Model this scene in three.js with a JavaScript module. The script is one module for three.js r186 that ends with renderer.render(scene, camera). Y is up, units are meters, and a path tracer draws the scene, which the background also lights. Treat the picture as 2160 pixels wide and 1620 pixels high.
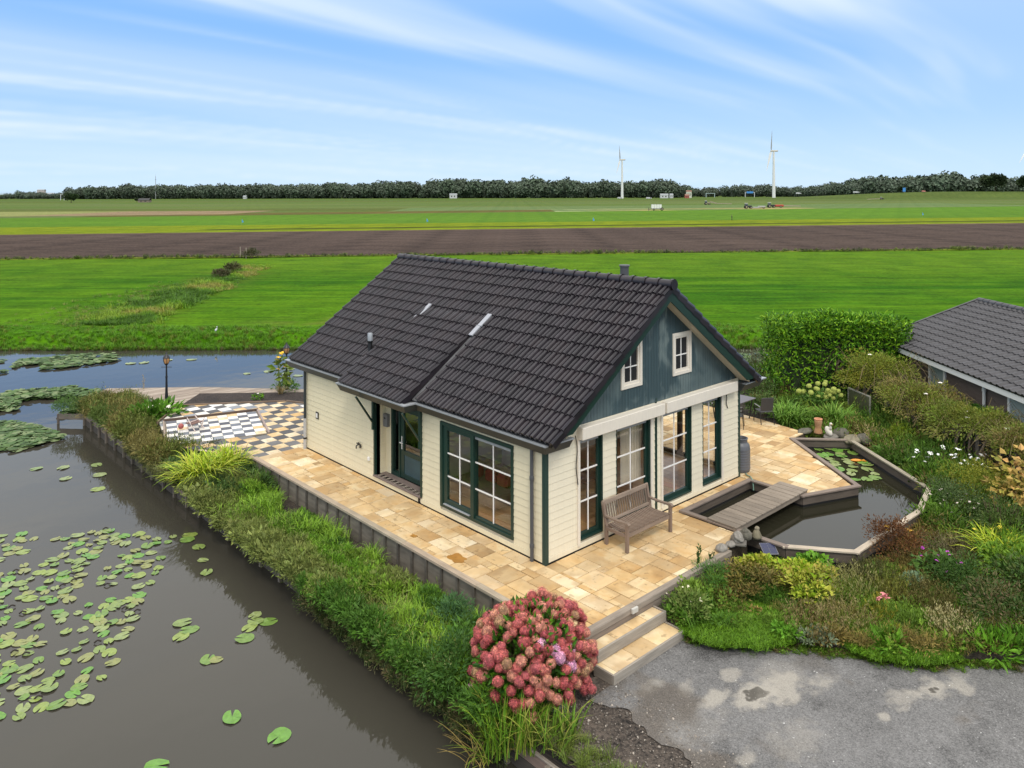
import * as THREE from 'three';
import { mergeGeometries } from 'three/addons/utils/BufferGeometryUtils.js';

// ---------- camera, sky, sun, exposure ----------
const scene = new THREE.Scene();
const YAW = 0.7437;
const camera = new THREE.PerspectiveCamera(52.43, 4 / 3, 0.5, 20000);
camera.rotation.order = 'YXZ';
camera.position.set(-11.86, 8, 11.86);
camera.rotation.set(0, -YAW, -0.0025);
camera.setViewOffset(2160, 1620, 0, 403, 2160, 1620);   // a shift lens keeps the walls upright
const renderer = new THREE.WebGLRenderer();
renderer.toneMapping = THREE.LinearToneMapping;
renderer.toneMappingExposure = 1.06;
renderer.shadowMap.enabled = true;

// seeded random and tileable noise
function rng(a) { return () => { a |= 0; a = a + 0x6D2B79F5 | 0; let t = Math.imul(a ^ a >>> 15, 1 | a); t = t + Math.imul(t ^ t >>> 7, 61 | t) ^ t; return ((t ^ t >>> 14) >>> 0) / 4294967296; }; }
const LAT = new Float32Array(65536); { const r = rng(77); for (let i = 0; i < 65536; i++) LAT[i] = r(); }
const mod = (a, b) => ((a % b) + b) % b;
function vn(x, y, px = 256, py = 256, s = 0) {
  const ix = Math.floor(x), iy = Math.floor(y); let fx = x - ix, fy = y - iy; fx = fx * fx * (3 - 2 * fx); fy = fy * fy * (3 - 2 * fy);
  const x0 = mod(ix, px), x1 = mod(ix + 1, px), y0 = mod(iy, py), y1 = mod(iy + 1, py);
  const h = (a, b) => LAT[(a * 193 + b * 7919 + s * 3571) & 65535];
  return (h(x0, y0) * (1 - fx) + h(x1, y0) * fx) * (1 - fy) + (h(x0, y1) * (1 - fx) + h(x1, y1) * fx) * fy;
}
function fbm(x, y, px, py, o = 4, s = 0) { let a = 0.5, t = 0, n = 0; for (let i = 0; i < o; i++) { t += a * vn(x, y, px, py, s + i * 13); n += a; a *= 0.5; x *= 2; y *= 2; px *= 2; py *= 2; } return t / n; }
const lerp = (a, b, t) => a + (b - a) * t, clamp = (x, a = 0, b = 1) => Math.min(b, Math.max(a, x)), sstep = (x, a, b) => { const t = clamp((x - a) / (b - a)); return t * t * (3 - 2 * t); };
const mix3 = (a, b, t) => [lerp(a[0], b[0], t), lerp(a[1], b[1], t), lerp(a[2], b[2], t)];
const toS = (x) => { x = clamp(x); return x <= 0.0031308 ? x * 12.92 : 1.055 * Math.pow(x, 1 / 2.4) - 0.055; };

// sky: blue with long thin streaks of high cloud, thickening into a veil overhead
{
  const W = 2048, H = 1024, data = new Float32Array(W * H * 4);
  const cy = Math.cos(YAW), sy = Math.sin(YAW), ang = Math.atan(0.80), ca = Math.cos(ang), sa = Math.sin(ang);
  for (let j = 0; j < H; j++) {
    const v = ((j + 0.5) / H - 0.5) * Math.PI, y = Math.sin(v), ch = Math.cos(v);
    for (let i = 0; i < W; i++) {
      const k = (j * W + i) * 4; let c;
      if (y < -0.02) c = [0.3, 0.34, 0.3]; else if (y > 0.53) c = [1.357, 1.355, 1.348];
      else {
        const u = ((i + 0.5) / W - 0.5) * 2 * Math.PI, x = Math.cos(u) * ch, z = Math.sin(u) * ch;
        const a = x * cy + z * sy, f = x * sy - z * cy, q = 1 / (Math.max(y, 0) + 0.045), A = a * q, F = f * q;
        const t = A * ca - F * sa, s = A * sa + F * ca;                       // across and along the streaks
        const w = (fbm(s * 0.16 + 40, t * 0.25 + 11, 256, 256, 3, 5) - 0.5) * 1.6;
        const n1 = fbm(s * 0.1 + 7, (t + w) * 0.62 + 31, 256, 256, 4, 1), n2 = fbm(s * 0.22 + 90, (t + w * 0.6) * 2.3 + 3, 256, 256, 4, 2), n3 = fbm(s * 0.45 + 9, (t + w * 0.4) * 5.2 + 60, 256, 256, 3, 9);
        const e = Math.asin(clamp(y)) * 57.3;
        let cloud = sstep(n1, 0.34, 0.7) * 0.5 + sstep(n2, 0.42, 0.7) * sstep(n3, 0.35, 0.7) * 0.4 + sstep(n2, 0.46, 0.78) * 0.42 + sstep(n3, 0.48, 0.82) * 0.22 * sstep(n1, 0.3, 0.6);
        cloud += 0.46 * (1 - sstep(s, 3.2, 6.5)) * Math.exp(-Math.pow((t + 3.42 - 0.52 * (s - 2.13) + w * 0.25) / 0.55, 2)) * sstep(n2, 0.3, 0.6) * sstep(s, 0.6, 1.8);
        // contrails
        for (const [t0, wd, am] of [[-2.2, 0.05, 0.35], [0.9, 0.035, 0.25], [2.9, 0.06, 0.28], [-4.6, 0.05, 0.3]]) cloud += am * Math.exp(-Math.pow((t + w * 0.06 - t0) / (wd * (1 + 0.8 * n2)), 2)) * sstep(n1 + n2, 0.75, 1.15);
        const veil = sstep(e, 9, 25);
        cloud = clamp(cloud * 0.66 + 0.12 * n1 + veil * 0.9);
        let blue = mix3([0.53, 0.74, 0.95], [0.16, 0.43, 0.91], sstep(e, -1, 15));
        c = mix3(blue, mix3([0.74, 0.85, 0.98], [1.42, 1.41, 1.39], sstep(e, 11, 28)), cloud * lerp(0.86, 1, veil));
        c = mix3(c, [0.60, 0.78, 0.95], 0.6 * (1 - sstep(e, 0, 5.5)));
      }
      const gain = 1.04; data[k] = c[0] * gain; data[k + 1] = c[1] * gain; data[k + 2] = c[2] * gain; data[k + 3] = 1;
    }
  }
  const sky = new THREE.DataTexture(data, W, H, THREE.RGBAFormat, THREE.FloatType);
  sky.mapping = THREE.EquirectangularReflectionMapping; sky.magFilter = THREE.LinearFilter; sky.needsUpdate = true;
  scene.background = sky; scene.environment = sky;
}
const sun = new THREE.DirectionalLight(new THREE.Color(1, 0.95, 0.87), 1.5);
sun.position.set(-38, 95, 62); sun.castShadow = true; sun.shadow.radius = 26;
Object.assign(sun.shadow.camera, { left: -60, right: 60, top: 60, bottom: -60, near: 1, far: 300 });
scene.add(sun);

// ---------- helpers ----------
const used = {};
function numbered(n) { const k = used[n] = (used[n] ?? -1) + 1; return k ? n + '_' + String(k).padStart(3, '0') : n; }
function tag(o, label, category, group, kind) { Object.assign(o.userData, { label, category }); if (group) o.userData.group = group; if (kind) o.userData.kind = kind; return o; }
function thing(name, label, category, p = [0, 0, 0], turn = 0, group) { const o = new THREE.Group(); o.name = numbered(name); o.position.set(...p); o.rotation.y = turn; scene.add(o); return tag(o, label, category, group); }
function part(name, geo, m, parent = scene, kind) { const o = new THREE.Mesh(Array.isArray(geo) ? merge(geo) : geo, m); o.name = parent === scene ? numbered(name) : name; o.castShadow = o.receiveShadow = true; if (kind) o.userData.kind = kind; parent.add(o); return o; }
const struct = (name, geo, m) => part(name, geo, m, scene, 'structure');
function merge(list) {
  list = list.map((g) => { g = g.index ? g.toNonIndexed() : g; if (!g.attributes.uv) g.setAttribute('uv', new THREE.Float32BufferAttribute(new Float32Array(g.attributes.position.count * 2), 2)); return g; });
  if (list.some((g) => g.attributes.color)) for (const g of list) if (!g.attributes.color) g.setAttribute('color', new THREE.Float32BufferAttribute(new Float32Array(g.attributes.position.count * 3).fill(1), 3));
  return mergeGeometries(list);
}
const M4 = () => new THREE.Matrix4();
const place = (g, x = 0, y = 0, z = 0, ry = 0, s = 1, rx = 0, rz = 0) => g.applyMatrix4(M4().compose(new THREE.Vector3(x, y, z), new THREE.Quaternion().setFromEuler(new THREE.Euler(rx, ry, rz, 'YXZ')), new THREE.Vector3().setScalar(s)));
// raw triangles with uv
class Tri {
  constructor() { this.p = []; this.u = []; this.c = []; }
  v(a, uv) { this.p.push(a[0], a[1], a[2]); this.u.push(uv[0], uv[1]); }
  quad(a, b, c, d, ua, ub, uc, ud) { this.v(a, ua); this.v(b, ub); this.v(c, uc); this.v(a, ua); this.v(c, uc); this.v(d, ud); }
  geo() { const g = new THREE.BufferGeometry(); g.setAttribute('position', new THREE.Float32BufferAttribute(this.p, 3)); g.setAttribute('uv', new THREE.Float32BufferAttribute(this.u, 2)); if (this.c.length) g.setAttribute('color', new THREE.Float32BufferAttribute(this.c, 3)); g.computeVertexNormals(); return g; }
}
// convex plan polygon ([x, z] list) from y0 up to y1 with a bevelled top rim; uv in metres, shifted at random so no two look alike
function slab(poly, y0, y1, bev = 0.006, ou = 0, ov = 0, along = 0) {
  const t = new Tri(), n = poly.length; let area = 0;
  for (let i = 0; i < n; i++) { const a = poly[i], b = poly[(i + 1) % n]; area += a[0] * b[1] - b[0] * a[1]; }
  const P = area > 0 ? poly.slice().reverse() : poly;           // counter-clockwise seen from above
  const cx = P.reduce((s, p) => s + p[0], 0) / n, cz = P.reduce((s, p) => s + p[1], 0) / n;
  const I = P.map(([x, z]) => { const d = Math.hypot(x - cx, z - cz) || 1, k = 1 - Math.min(0.4, bev * 1.5 / d); return [cx + (x - cx) * k, cz + (z - cz) * k]; });
  const ca = Math.cos(along), sa = Math.sin(along), uv = (x, z) => [x * ca + z * sa + ou, -x * sa + z * ca + ov];
  for (let i = 1; i < n - 1; i++) { const [a, b, c] = [I[0], I[i], I[i + 1]]; t.v([a[0], y1, a[1]], uv(...a)); t.v([b[0], y1, b[1]], uv(...b)); t.v([c[0], y1, c[1]], uv(...c)); }
  for (let i = 0; i < n; i++) {
    const j = (i + 1) % n, a = P[i], b = P[j], ia = I[i], ib = I[j], ym = y1 - bev, L = Math.hypot(b[0] - a[0], b[1] - a[1]);
    t.quad([ia[0], y1, ia[1]], [a[0], ym, a[1]], [b[0], ym, b[1]], [ib[0], y1, ib[1]], uv(...ia), uv(...a), uv(...b), uv(...ib));
    t.quad([a[0], ym, a[1]], [a[0], y0, a[1]], [b[0], y0, b[1]], [b[0], ym, b[1]], [ou, ov], [ou, ov + ym - y0], [ou + L, ov + ym - y0], [ou + L, ov]);
  }
  return t.geo();
}
const rect = (x0, x1, z0, z1) => [[x0, z0], [x1, z0], [x1, z1], [x0, z1]];
// box with chamfered edges, uv in metres (long side along u)
function box(x0, x1, y0, y1, z0, z1, b = 0.004) {
  const s = [x1 - x0, y1 - y0, z1 - z0], o = [(x0 + x1) / 2, (y0 + y1) / 2, (z0 + z1) / 2]; b = Math.min(b, s[0] * 0.3, s[1] * 0.3, s[2] * 0.3);
  const t = new Tri(), h = s.map((q) => q / 2), long = s.indexOf(Math.max(...s)), ou = mod(x0 * 3.7 + y0 * 1.3 + z0 * 2.9, 5), ov = mod(x1 * 1.1 + z1 * 4.3 + y1, 5);
  const put = (a, b2, c, d, ax) => { const uvs = [a, b2, c, d].map((p) => { let i = [0, 1, 2].filter((k) => k !== ax); if (i[1] === long) i = [i[1], i[0]]; return [p[i[0]] + ou, p[i[1]] + ov]; }); t.quad(...[a, b2, c, d].map((p) => [p[0] + o[0], p[1] + o[1], p[2] + o[2]]), ...uvs); };
  for (let ax = 0; ax < 3; ax++) for (const sg of [-1, 1]) {
    const u = (ax + 1) % 3, v = (ax + 2) % 3, mk = (q, r, e) => { const p = [0, 0, 0]; p[ax] = sg * (h[ax] - e); p[u] = q * (h[u] - (e ? 0 : b)); p[v] = r * (h[v] - b); return p; };
    const c = [mk(-1, -1, 0), mk(1, -1, 0), mk(1, 1, 0), mk(-1, 1, 0)]; sg > 0 ? put(...c, ax) : put(c[3], c[2], c[1], c[0], ax);
  }
  if (b > 0) for (let ax = 0; ax < 3; ax++) { // twelve chamfers
    const u = (ax + 1) % 3, v = (ax + 2) % 3;
    for (const su of [-1, 1]) for (const sv of [-1, 1]) {
      const P = (e, ina) => { const p = [0, 0, 0]; p[ax] = e * (h[ax] - b); p[u] = su * (h[u] - (ina ? b : 0)); p[v] = sv * (h[v] - (ina ? 0 : b)); return p; };
      const c = [P(-1, 0), P(1, 0), P(1, 1), P(-1, 1)]; su * sv > 0 ? put(c[0], c[3], c[2], c[1], u) : put(...c, u);
      }
  }
  return t.geo();
}
const tube = (pts, r, seg = 6, n) => new THREE.TubeGeometry(new THREE.CatmullRomCurve3(pts.map((p) => new THREE.Vector3(...p)), false, 'catmullrom', 0.3), n ?? Math.max(2, (pts.length - 1) * 3), r, seg);
function beam(p, q, w, h, b = 0.004) { // square bar from p to q
  const a = new THREE.Vector3(...p), d = new THREE.Vector3(...q).sub(a), L = d.length(), g = box(0, L, -h / 2, h / 2, -w / 2, w / 2, b);
  const x = d.clone().normalize(), z = Math.abs(x.y) > 0.99 ? new THREE.Vector3(0, 0, 1) : new THREE.Vector3().crossVectors(x, new THREE.Vector3(0, 1, 0)).normalize(), y = new THREE.Vector3().crossVectors(z, x);
  return g.applyMatrix4(M4().makeBasis(x, y, z).setPosition(a));
}
const lathe = (pts, seg = 16) => new THREE.LatheGeometry(pts.map((p) => new THREE.Vector2(...p)), seg);
// sweep a 2-D section ([a, b] list, closed) along +z by len
function sweep(sec, len, flip = false) {
  const t = new Tri(), n = sec.length; let w = 0, ar = 0; for (let i = 0; i < n; i++) { const a = sec[i], b = sec[(i + 1) % n]; ar += a[0] * b[1] - b[0] * a[1]; } if (ar < 0) sec = sec.slice().reverse();
  for (let i = 0; i < n; i++) { const a = sec[i], b = sec[(i + 1) % n], L = Math.hypot(b[0] - a[0], b[1] - a[1]); t.quad([a[0], a[1], 0], [b[0], b[1], 0], [b[0], b[1], len], [a[0], a[1], len], [0, w], [0, w + L], [len, w + L], [len, w]); w += L; }
  for (const z of [0, len]) for (const f of THREE.ShapeUtils.triangulateShape(sec.map((p) => new THREE.Vector2(...p)), [])) { for (const k of z ? f : [...f].reverse()) t.v([sec[k][0], sec[k][1], z], [sec[k][0], sec[k][1]]); }
  return t.geo();
}
function tex(w, h, fn, srgb = true, rep) {
  const d = new Uint8Array(w * h * 4);
  for (let j = 0; j < h; j++) for (let i = 0; i < w; i++) { const c = fn(i / w, j / h), k = (j * w + i) * 4; for (let q = 0; q < 3; q++) { const x = Array.isArray(c) ? c[q] : c; d[k + q] = Math.round(255 * (srgb ? toS(x) : clamp(x))); } d[k + 3] = 255; }
  const t = new THREE.DataTexture(d, w, h); t.wrapS = t.wrapT = THREE.RepeatWrapping; t.magFilter = THREE.LinearFilter; t.minFilter = THREE.LinearMipmapLinearFilter; t.generateMipmaps = true; if (srgb) t.colorSpace = THREE.SRGBColorSpace;
  if (rep) t.repeat.set(...rep); t.needsUpdate = true; return t;
}
const C = (r, g, b) => new THREE.Color().setRGB(r, g, b);
const mat = (c, rough = 0.7, o = {}) => new THREE.MeshStandardMaterial({ color: c ? C(...c) : 0xffffff, roughness: rough, ...o });
const tint = (m, c) => { const n = m.clone(); n.color.setRGB(...c); return n; };

// textures (all repeat; uv are metres, so repeat = 1 / size in metres)
const T = {}, sum3 = (c, k) => [c[0] * k, c[1] * k, c[2] * k];
// potholes of the lane: pale dusty filling, some open and dark in the middle
const HOLES = [[-0.55, 3.95, 0.2, 0, 0.5], [-0.42, 4.45, 0.2, 0, 0.75], [0.12, 4.85, 0.3, 1, 0.85], [0.62, 5.1, 0.34, 0, 0.8], [1.35, 5.55, 0.2, 0, 0.6], [1.9, 6.55, 0.24, 0, 0.5], [2.5, 6.85, 0.3, 1, 0.75], [3.1, 7.1, 0.24, 0, 0.6], [-1.0, 3.55, 0.2, 0, 0.5], [-1.35, 5.6, 0.2, 0, 0.6], [1.2, 6.6, 0.15, 0, 0.7], [0.3, 4.3, 0.15, 0, 0.6], [-0.3, 5.9, 0.4, 0, 0.3], [1.0, 4.9, 0.5, 0, 0.22], [-1.4, 4.6, 0.6, 0, 0.18]];
T.wood = tex(512, 512, (u, v) => { const g = fbm(u * 3, v * 60, 3, 60, 3, 2), k = fbm(u * 8, v * 200, 8, 200, 2, 6), b = fbm(u * 4, v * 8, 4, 8, 3, 4), x = 0.62 + 0.42 * g + 0.22 * (k - 0.5) + 0.3 * (b - 0.5); return [x, x * 0.99, x * 0.97]; }, true, [0.8, 1.6]);
T.woodB = tex(512, 512, (u, v) => 0.6 * fbm(u * 3, v * 60, 3, 60, 3, 2) + 0.4 * fbm(u * 8, v * 200, 8, 200, 2, 6), false, [0.8, 1.6]);
T.stone = tex(1024, 1024, (u, v) => {
  const a = fbm(u * 10, v * 10, 10, 10, 5, 3), b = fbm(u * 26 + a * 2, v * 9, 26, 9, 4, 8), s = sstep(fbm(u * 14 + 3, v * 14, 14, 14, 5, 12), 0.56, 0.76), d = sstep(fbm(u * 40, v * 40, 40, 40, 3, 15), 0.66, 0.86), p = sstep(fbm(u * 9, v * 11 + 5, 9, 11, 4, 19), 0.5, 0.72);
  let c = mix3([1.0, 0.95, 0.84], [0.93, 0.80, 0.60], sstep(a, 0.36, 0.66)); c = mix3(c, [0.84, 0.62, 0.36], s * 0.5); c = mix3(c, [0.95, 0.9, 0.82], p * 0.4); c = mix3(c, [0.5, 0.42, 0.32], d * 0.75); c = mix3(c, [0.62, 0.5, 0.36], sstep(fbm(u * 5 + 2, v * 5 + 8, 5, 5, 5, 27), 0.52, 0.66) * 0.5); const k = 0.84 + 0.3 * b; return [c[0] * k, c[1] * k, c[2] * k];
}, true, [0.25, 0.25]);
T.stoneB = tex(512, 512, (u, v) => fbm(u * 20, v * 20, 20, 20, 5, 21), false, [0.25, 0.25]);
T.grit = tex(1024, 1024, (u, v) => { const a = fbm(u * 6, v * 6, 6, 6, 4, 2), f = vn(u * 512, v * 512, 512, 512, 4), g = vn(u * 300, v * 300, 300, 300, 9), w = sstep(vn(u * 150, v * 150, 150, 150, 3), 0.95, 0.99), d = sstep(fbm(u * 11, v * 11, 11, 11, 4, 31), 0.6, 0.75); let x = 0.72 + 0.34 * (a - 0.5) + 0.42 * (f - 0.5) + 0.3 * (g - 0.5) - 0.22 * d + 1.6 * w; x *= 0.55; return [x, x * 0.985, x * 0.96]; }, true, [0.2, 0.2]);
T.lane = tex(1280, 1280, (u, v) => {
  const x = u * 9 - 3, z = v * 8.1 + 2.9, a = fbm(u * 9, v * 9, 64, 64, 5, 2), f = vn(u * 760, v * 700, 2048, 2048, 4), g = vn(u * 380, v * 350, 2048, 2048, 9), p = fbm(u * 70, v * 60, 256, 256, 3, 17), w = sstep(vn(u * 330, v * 300, 2048, 2048, 3), 0.955, 0.985), dk = sstep(fbm(u * 12 + 3, v * 10, 64, 64, 4, 31), 0.55, 0.72);
  let k = 0.158 + 0.09 * (a - 0.5) + 0.12 * (f - 0.5) + 0.07 * (g - 0.5) - 0.045 * dk + 0.04 * (p - 0.5); let c = [k, k * 0.975, k * 0.95];
  for (const [hx, hz, s, open, am] of HOLES) { if (Math.abs(x - hx) > s * 3.5 || Math.abs(z - hz) > s * 3.5) continue; const dx = (x - hx) * 0.72 + (z - hz) * 0.3, dz = (z - hz) * 1.1 - (x - hx) * 0.2, d = Math.hypot(dx, dz) / s + 2.0 * (fbm(x * 2.6 + hx * 7, z * 3.4, 256, 256, 4, 5) - 0.5) + 0.7 * (p - 0.5); c = mix3(c, [0.38, 0.35, 0.30], am * (1 - sstep(d, 0.45, 1.25)) * (0.72 + 0.5 * f)); if (open) c = mix3(c, [0.07, 0.062, 0.05], (1 - sstep(d, 0.22, 0.42)) * 0.9); }
  const soil = sstep(fbm(x * 1.2 + 50, z * 1.2 + 20, 256, 256, 4, 6) + 0.55 * (1 - sstep(x + (z - 3) * 0.22, -2.0, 0.5)), 0.72, 0.95); c = mix3(c, sum3([0.10, 0.083, 0.066], 0.6 + 0.9 * f), soil * 0.75); return [c[0] + w * 0.5, c[1] + w * 0.5, c[2] + w * 0.48]; }, true);
T.lane.wrapS = T.lane.wrapT = THREE.MirroredRepeatWrapping; T.lane.repeat.set(1 / 9, 1 / 8.1); T.lane.offset.set(3 / 9, -2.9 / 8.1);
T.gritB = tex(512, 512, (u, v) => 0.6 * vn(u * 256, v * 256, 256, 256, 4) + 0.4 * fbm(u * 30, v * 30, 30, 30, 3, 3), false, [0.4, 0.4]);
T.conc = tex(512, 512, (u, v) => { const a = fbm(u * 6, v * 6, 6, 6, 5, 2), s = fbm(u * 30, v * 4, 30, 4, 3, 7), x = 0.65 + 0.5 * (a - 0.5) + 0.5 * (s - 0.5); return [x, x * 0.98, x * 0.94]; }, true, [0.5, 0.5]);
T.mott = tex(512, 512, (u, v) => { const a = fbm(u * 8, v * 8, 8, 8, 5, 44), b = vn(u * 256, v * 256, 256, 256, 8), x = 0.74 + 0.4 * (a - 0.5) + 0.22 * (b - 0.5); return [x, x, x]; }, true, [0.5, 0.5]);
T.soil = tex(1024, 1024, (u, v) => { const a = fbm(u * 8, v * 8, 8, 8, 4, 5), b = fbm(u * 120, v * 120, 120, 120, 3, 9), p = sstep(vn(u * 160, v * 160, 160, 160, 5), 0.93, 0.98); let x = 0.5 + 0.5 * (a - 0.5) + 0.9 * (b - 0.5); return [x + p * 0.5, x * 0.97 + p * 0.5, x * 0.94 + p * 0.46]; }, true, [0.25, 0.25]);
T.paint = tex(512, 512, (u, v) => { const x = 0.93 + 0.1 * (fbm(u * 5, v * 5, 5, 5, 5, 3) - 0.5) + 0.06 * (vn(u * 90, v * 12, 90, 12, 2) - 0.5); return [x, x, x]; }, true, [0.5, 0.5]);
T.stain = tex(1024, 1024, (u, v) => { // blotchy faded stain on the gable boards
  const a = fbm(u * 5, v * 4, 5, 4, 4, 6), w = fbm(u * 9 + a * 3, v * 6 + a * 2, 9, 6, 4, 16), g = fbm(u * 160, v * 6, 160, 6, 2, 3), m = sstep(w, 0.42, 0.62) * (0.5 + 0.8 * sstep(a, 0.35, 0.65));
  const c = mix3([0.74, 0.90, 0.95], [3.0, 2.6, 2.35], m * 0.62), k = (0.9 + 0.3 * (g - 0.5)) * 0.42; return [c[0] * k, c[1] * k, c[2] * k]; }, true, [0.22, 0.22]);
T.water = tex(512, 512, (u, v) => 0.5 * fbm(u * 14, v * 14, 14, 14, 3, 3) + 0.5 * fbm(u * 3, v * 3, 3, 3, 3, 8), false, [0.12, 0.12]);
T.grass = tex(1024, 1024, (u, v) => { const a = fbm(u * 7, v * 7, 7, 7, 4, 5), s = fbm(u * 10, v * 110, 10, 110, 3, 14), f = vn(u * 340, v * 340, 340, 340, 6), b = fbm(u * 90, v * 90, 90, 90, 2, 12); const x = 0.80 + 0.3 * (a - 0.5) + 0.6 * (s - 0.5) + 0.45 * (b - 0.5) + 0.3 * (f - 0.5); return [x * (1 + 0.25 * (a - 0.5)), x, x * 0.62]; }, true, [1 / 22, 1 / 22]);

const M = {
  cream: mat([0.80, 0.715, 0.50], 0.55, { map: T.paint }), creamLit: mat([0.82, 0.755, 0.585], 0.55, { map: T.paint }), white: mat([0.80, 0.735, 0.63], 0.45, { map: T.paint }), plain: mat([0.8, 0.78, 0.74], 0.4),  // second cream: same paint, the gable's sky light put into its colour
  green: mat([0.010, 0.036, 0.027], 0.35), greenSoft: mat([0.016, 0.045, 0.036], 0.5), teal: mat([0.05, 0.105, 0.12], 0.5, { map: T.mott }),
  zinc: mat([0.36, 0.38, 0.40], 0.45, { metalness: 0.25 }), gutter: mat([0.030, 0.038, 0.040], 0.5), pipe: mat([0.075, 0.078, 0.085], 0.5), lead: mat([0.30, 0.31, 0.33], 0.5, { map: T.conc }), leadPale: mat([0.36, 0.37, 0.40], 0.5),
  stain: mat([0.135, 0.2, 0.215], 0.6, { map: T.stain }), black: mat([0.012, 0.012, 0.013], 0.45), floor: mat([0.50, 0.27, 0.12], 0.35, { map: T.wood }), inner: mat([0.6, 0.54, 0.42], 0.85),
  glass: new THREE.MeshPhysicalMaterial({ color: 0xffffff, roughness: 0.02, transmission: 1, thickness: 0, ior: 1.5 }),
  timber: mat([0.36, 0.30, 0.24], 0.85, { map: T.wood, bumpMap: T.woodB, bumpScale: 0.004 }), timberDark: mat([0.20, 0.16, 0.13], 0.8, { map: T.wood, bumpMap: T.woodB, bumpScale: 0.004 }), bench: mat([0.30, 0.225, 0.175], 0.8, { map: T.wood, bumpMap: T.woodB, bumpScale: 0.003 }),
  conc: mat([0.25, 0.22, 0.18], 0.9, { map: T.conc, bumpMap: T.stoneB, bumpScale: 0.004 }), soil: mat([0.13, 0.10, 0.085], 0.95, { map: T.soil, bumpMap: T.gritB, bumpScale: 0.03 }),
  leaf: new THREE.MeshPhysicalMaterial({ roughness: 0.55, specularIntensity: 0.45, vertexColors: true }), petal: mat(null, 0.7, { vertexColors: true }), stem: mat([0.12, 0.09, 0.05], 0.9),
};

// ---------- the setting: water, ground, fields ----------
// the fields lie along the canal, turned against the house: F(across, away) gives a place in them
const FC = Math.cos(YAW), FS = Math.sin(YAW), F = (a, c) => [-11.86 + a * FC + c * FS, 11.86 + a * FS - c * FC];
const flat = (pts, y, s = 1) => { // horizontal polygon, uv = place
  const t = new Tri(); for (const f of THREE.ShapeUtils.triangulateShape(pts.map((p) => new THREE.Vector2(...p)), [])) { const [a, b, c] = f.map((k) => pts[k]), fl = (b[0] - a[0]) * (c[1] - a[1]) - (b[1] - a[1]) * (c[0] - a[0]) > 0; for (const q of fl ? [a, c, b] : [a, b, c]) t.v([q[0], y, q[1]], [q[0] * s, q[1] * s]); }
  return t.geo();
};
// field sheet: a grid between two edge lines (across -> away), coloured patch by patch; uv along and across the field
function sheet(a0, a1, near, far, y, nx, nz, col) {
  const t = new Tri(), pt = (i, j) => { const a = lerp(a0, a1, i / nx), c = lerp(near(a), far(a), j / nz), [x, z] = F(a, c); return { p: [x, typeof y === 'function' ? y(a, c) : y, z], uv: [a, c], c: col(a, c) }; };
  for (let j = 0; j < nz; j++) for (let i = 0; i < nx; i++) { const q = [pt(i, j), pt(i + 1, j), pt(i + 1, j + 1), pt(i, j + 1)]; t.quad(...q.map((k) => k.p), ...q.map((k) => k.uv)); for (const k of [0, 1, 2, 0, 2, 3]) t.c.push(...q[k].c); }
  const g = t.geo(), n = g.attributes.normal; if (typeof y !== 'function') for (let i = 0; i < n.count; i++) n.setXYZ(i, 0, 1, 0); return g;
}
const sum = (c, k) => [c[0] * k, c[1] * k, c[2] * k];
const waterM = new THREE.MeshPhysicalMaterial({ color: C(0.052, 0.048, 0.037), roughness: 0.035, ior: 1.33, bumpMap: T.water, bumpScale: 0.006 });
{
  const w = flat([F(-160, -40), F(160, -40), F(160, 47.5), F(-160, 47.5)], -1.25);
  struct('canal_water', w, waterM);
  struct('canal_bed', flat([F(-170, -50), F(170, -50), F(170, 60), F(-170, 60)], -2.4), M.soil);
}
const grassM = new THREE.MeshPhysicalMaterial({ roughness: 1, specularIntensity: 0.08, vertexColors: true, map: T.grass });
const soilT = T.soil.clone(); soilT.repeat.set(1 / 31, 1 / 9); soilT.needsUpdate = true;
const soilM = new THREE.MeshPhysicalMaterial({ roughness: 1, specularIntensity: 0.1, vertexColors: true, map: soilT });
const line = (aL, cL, aR, cR) => (a) => cL + (a - aL) * (cR - cL) / (aR - aL);
const L0 = (a) => 46.3, L1 = line(-67, 101.5, 77, 115.5), L2 = line(-67, 103.6, 77, 118), L3 = line(-107, 164, 139, 211), L4 = line(-107, 167, 139, 216), L5 = line(-134, 203, 175, 266), L6 = line(-183, 281, 316, 470);
const ditchAt = (c) => -26.6 + (c - 51) * (-29.5 + 26.6) / 33;    // the overgrown ditch runs straight away from the canal
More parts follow.
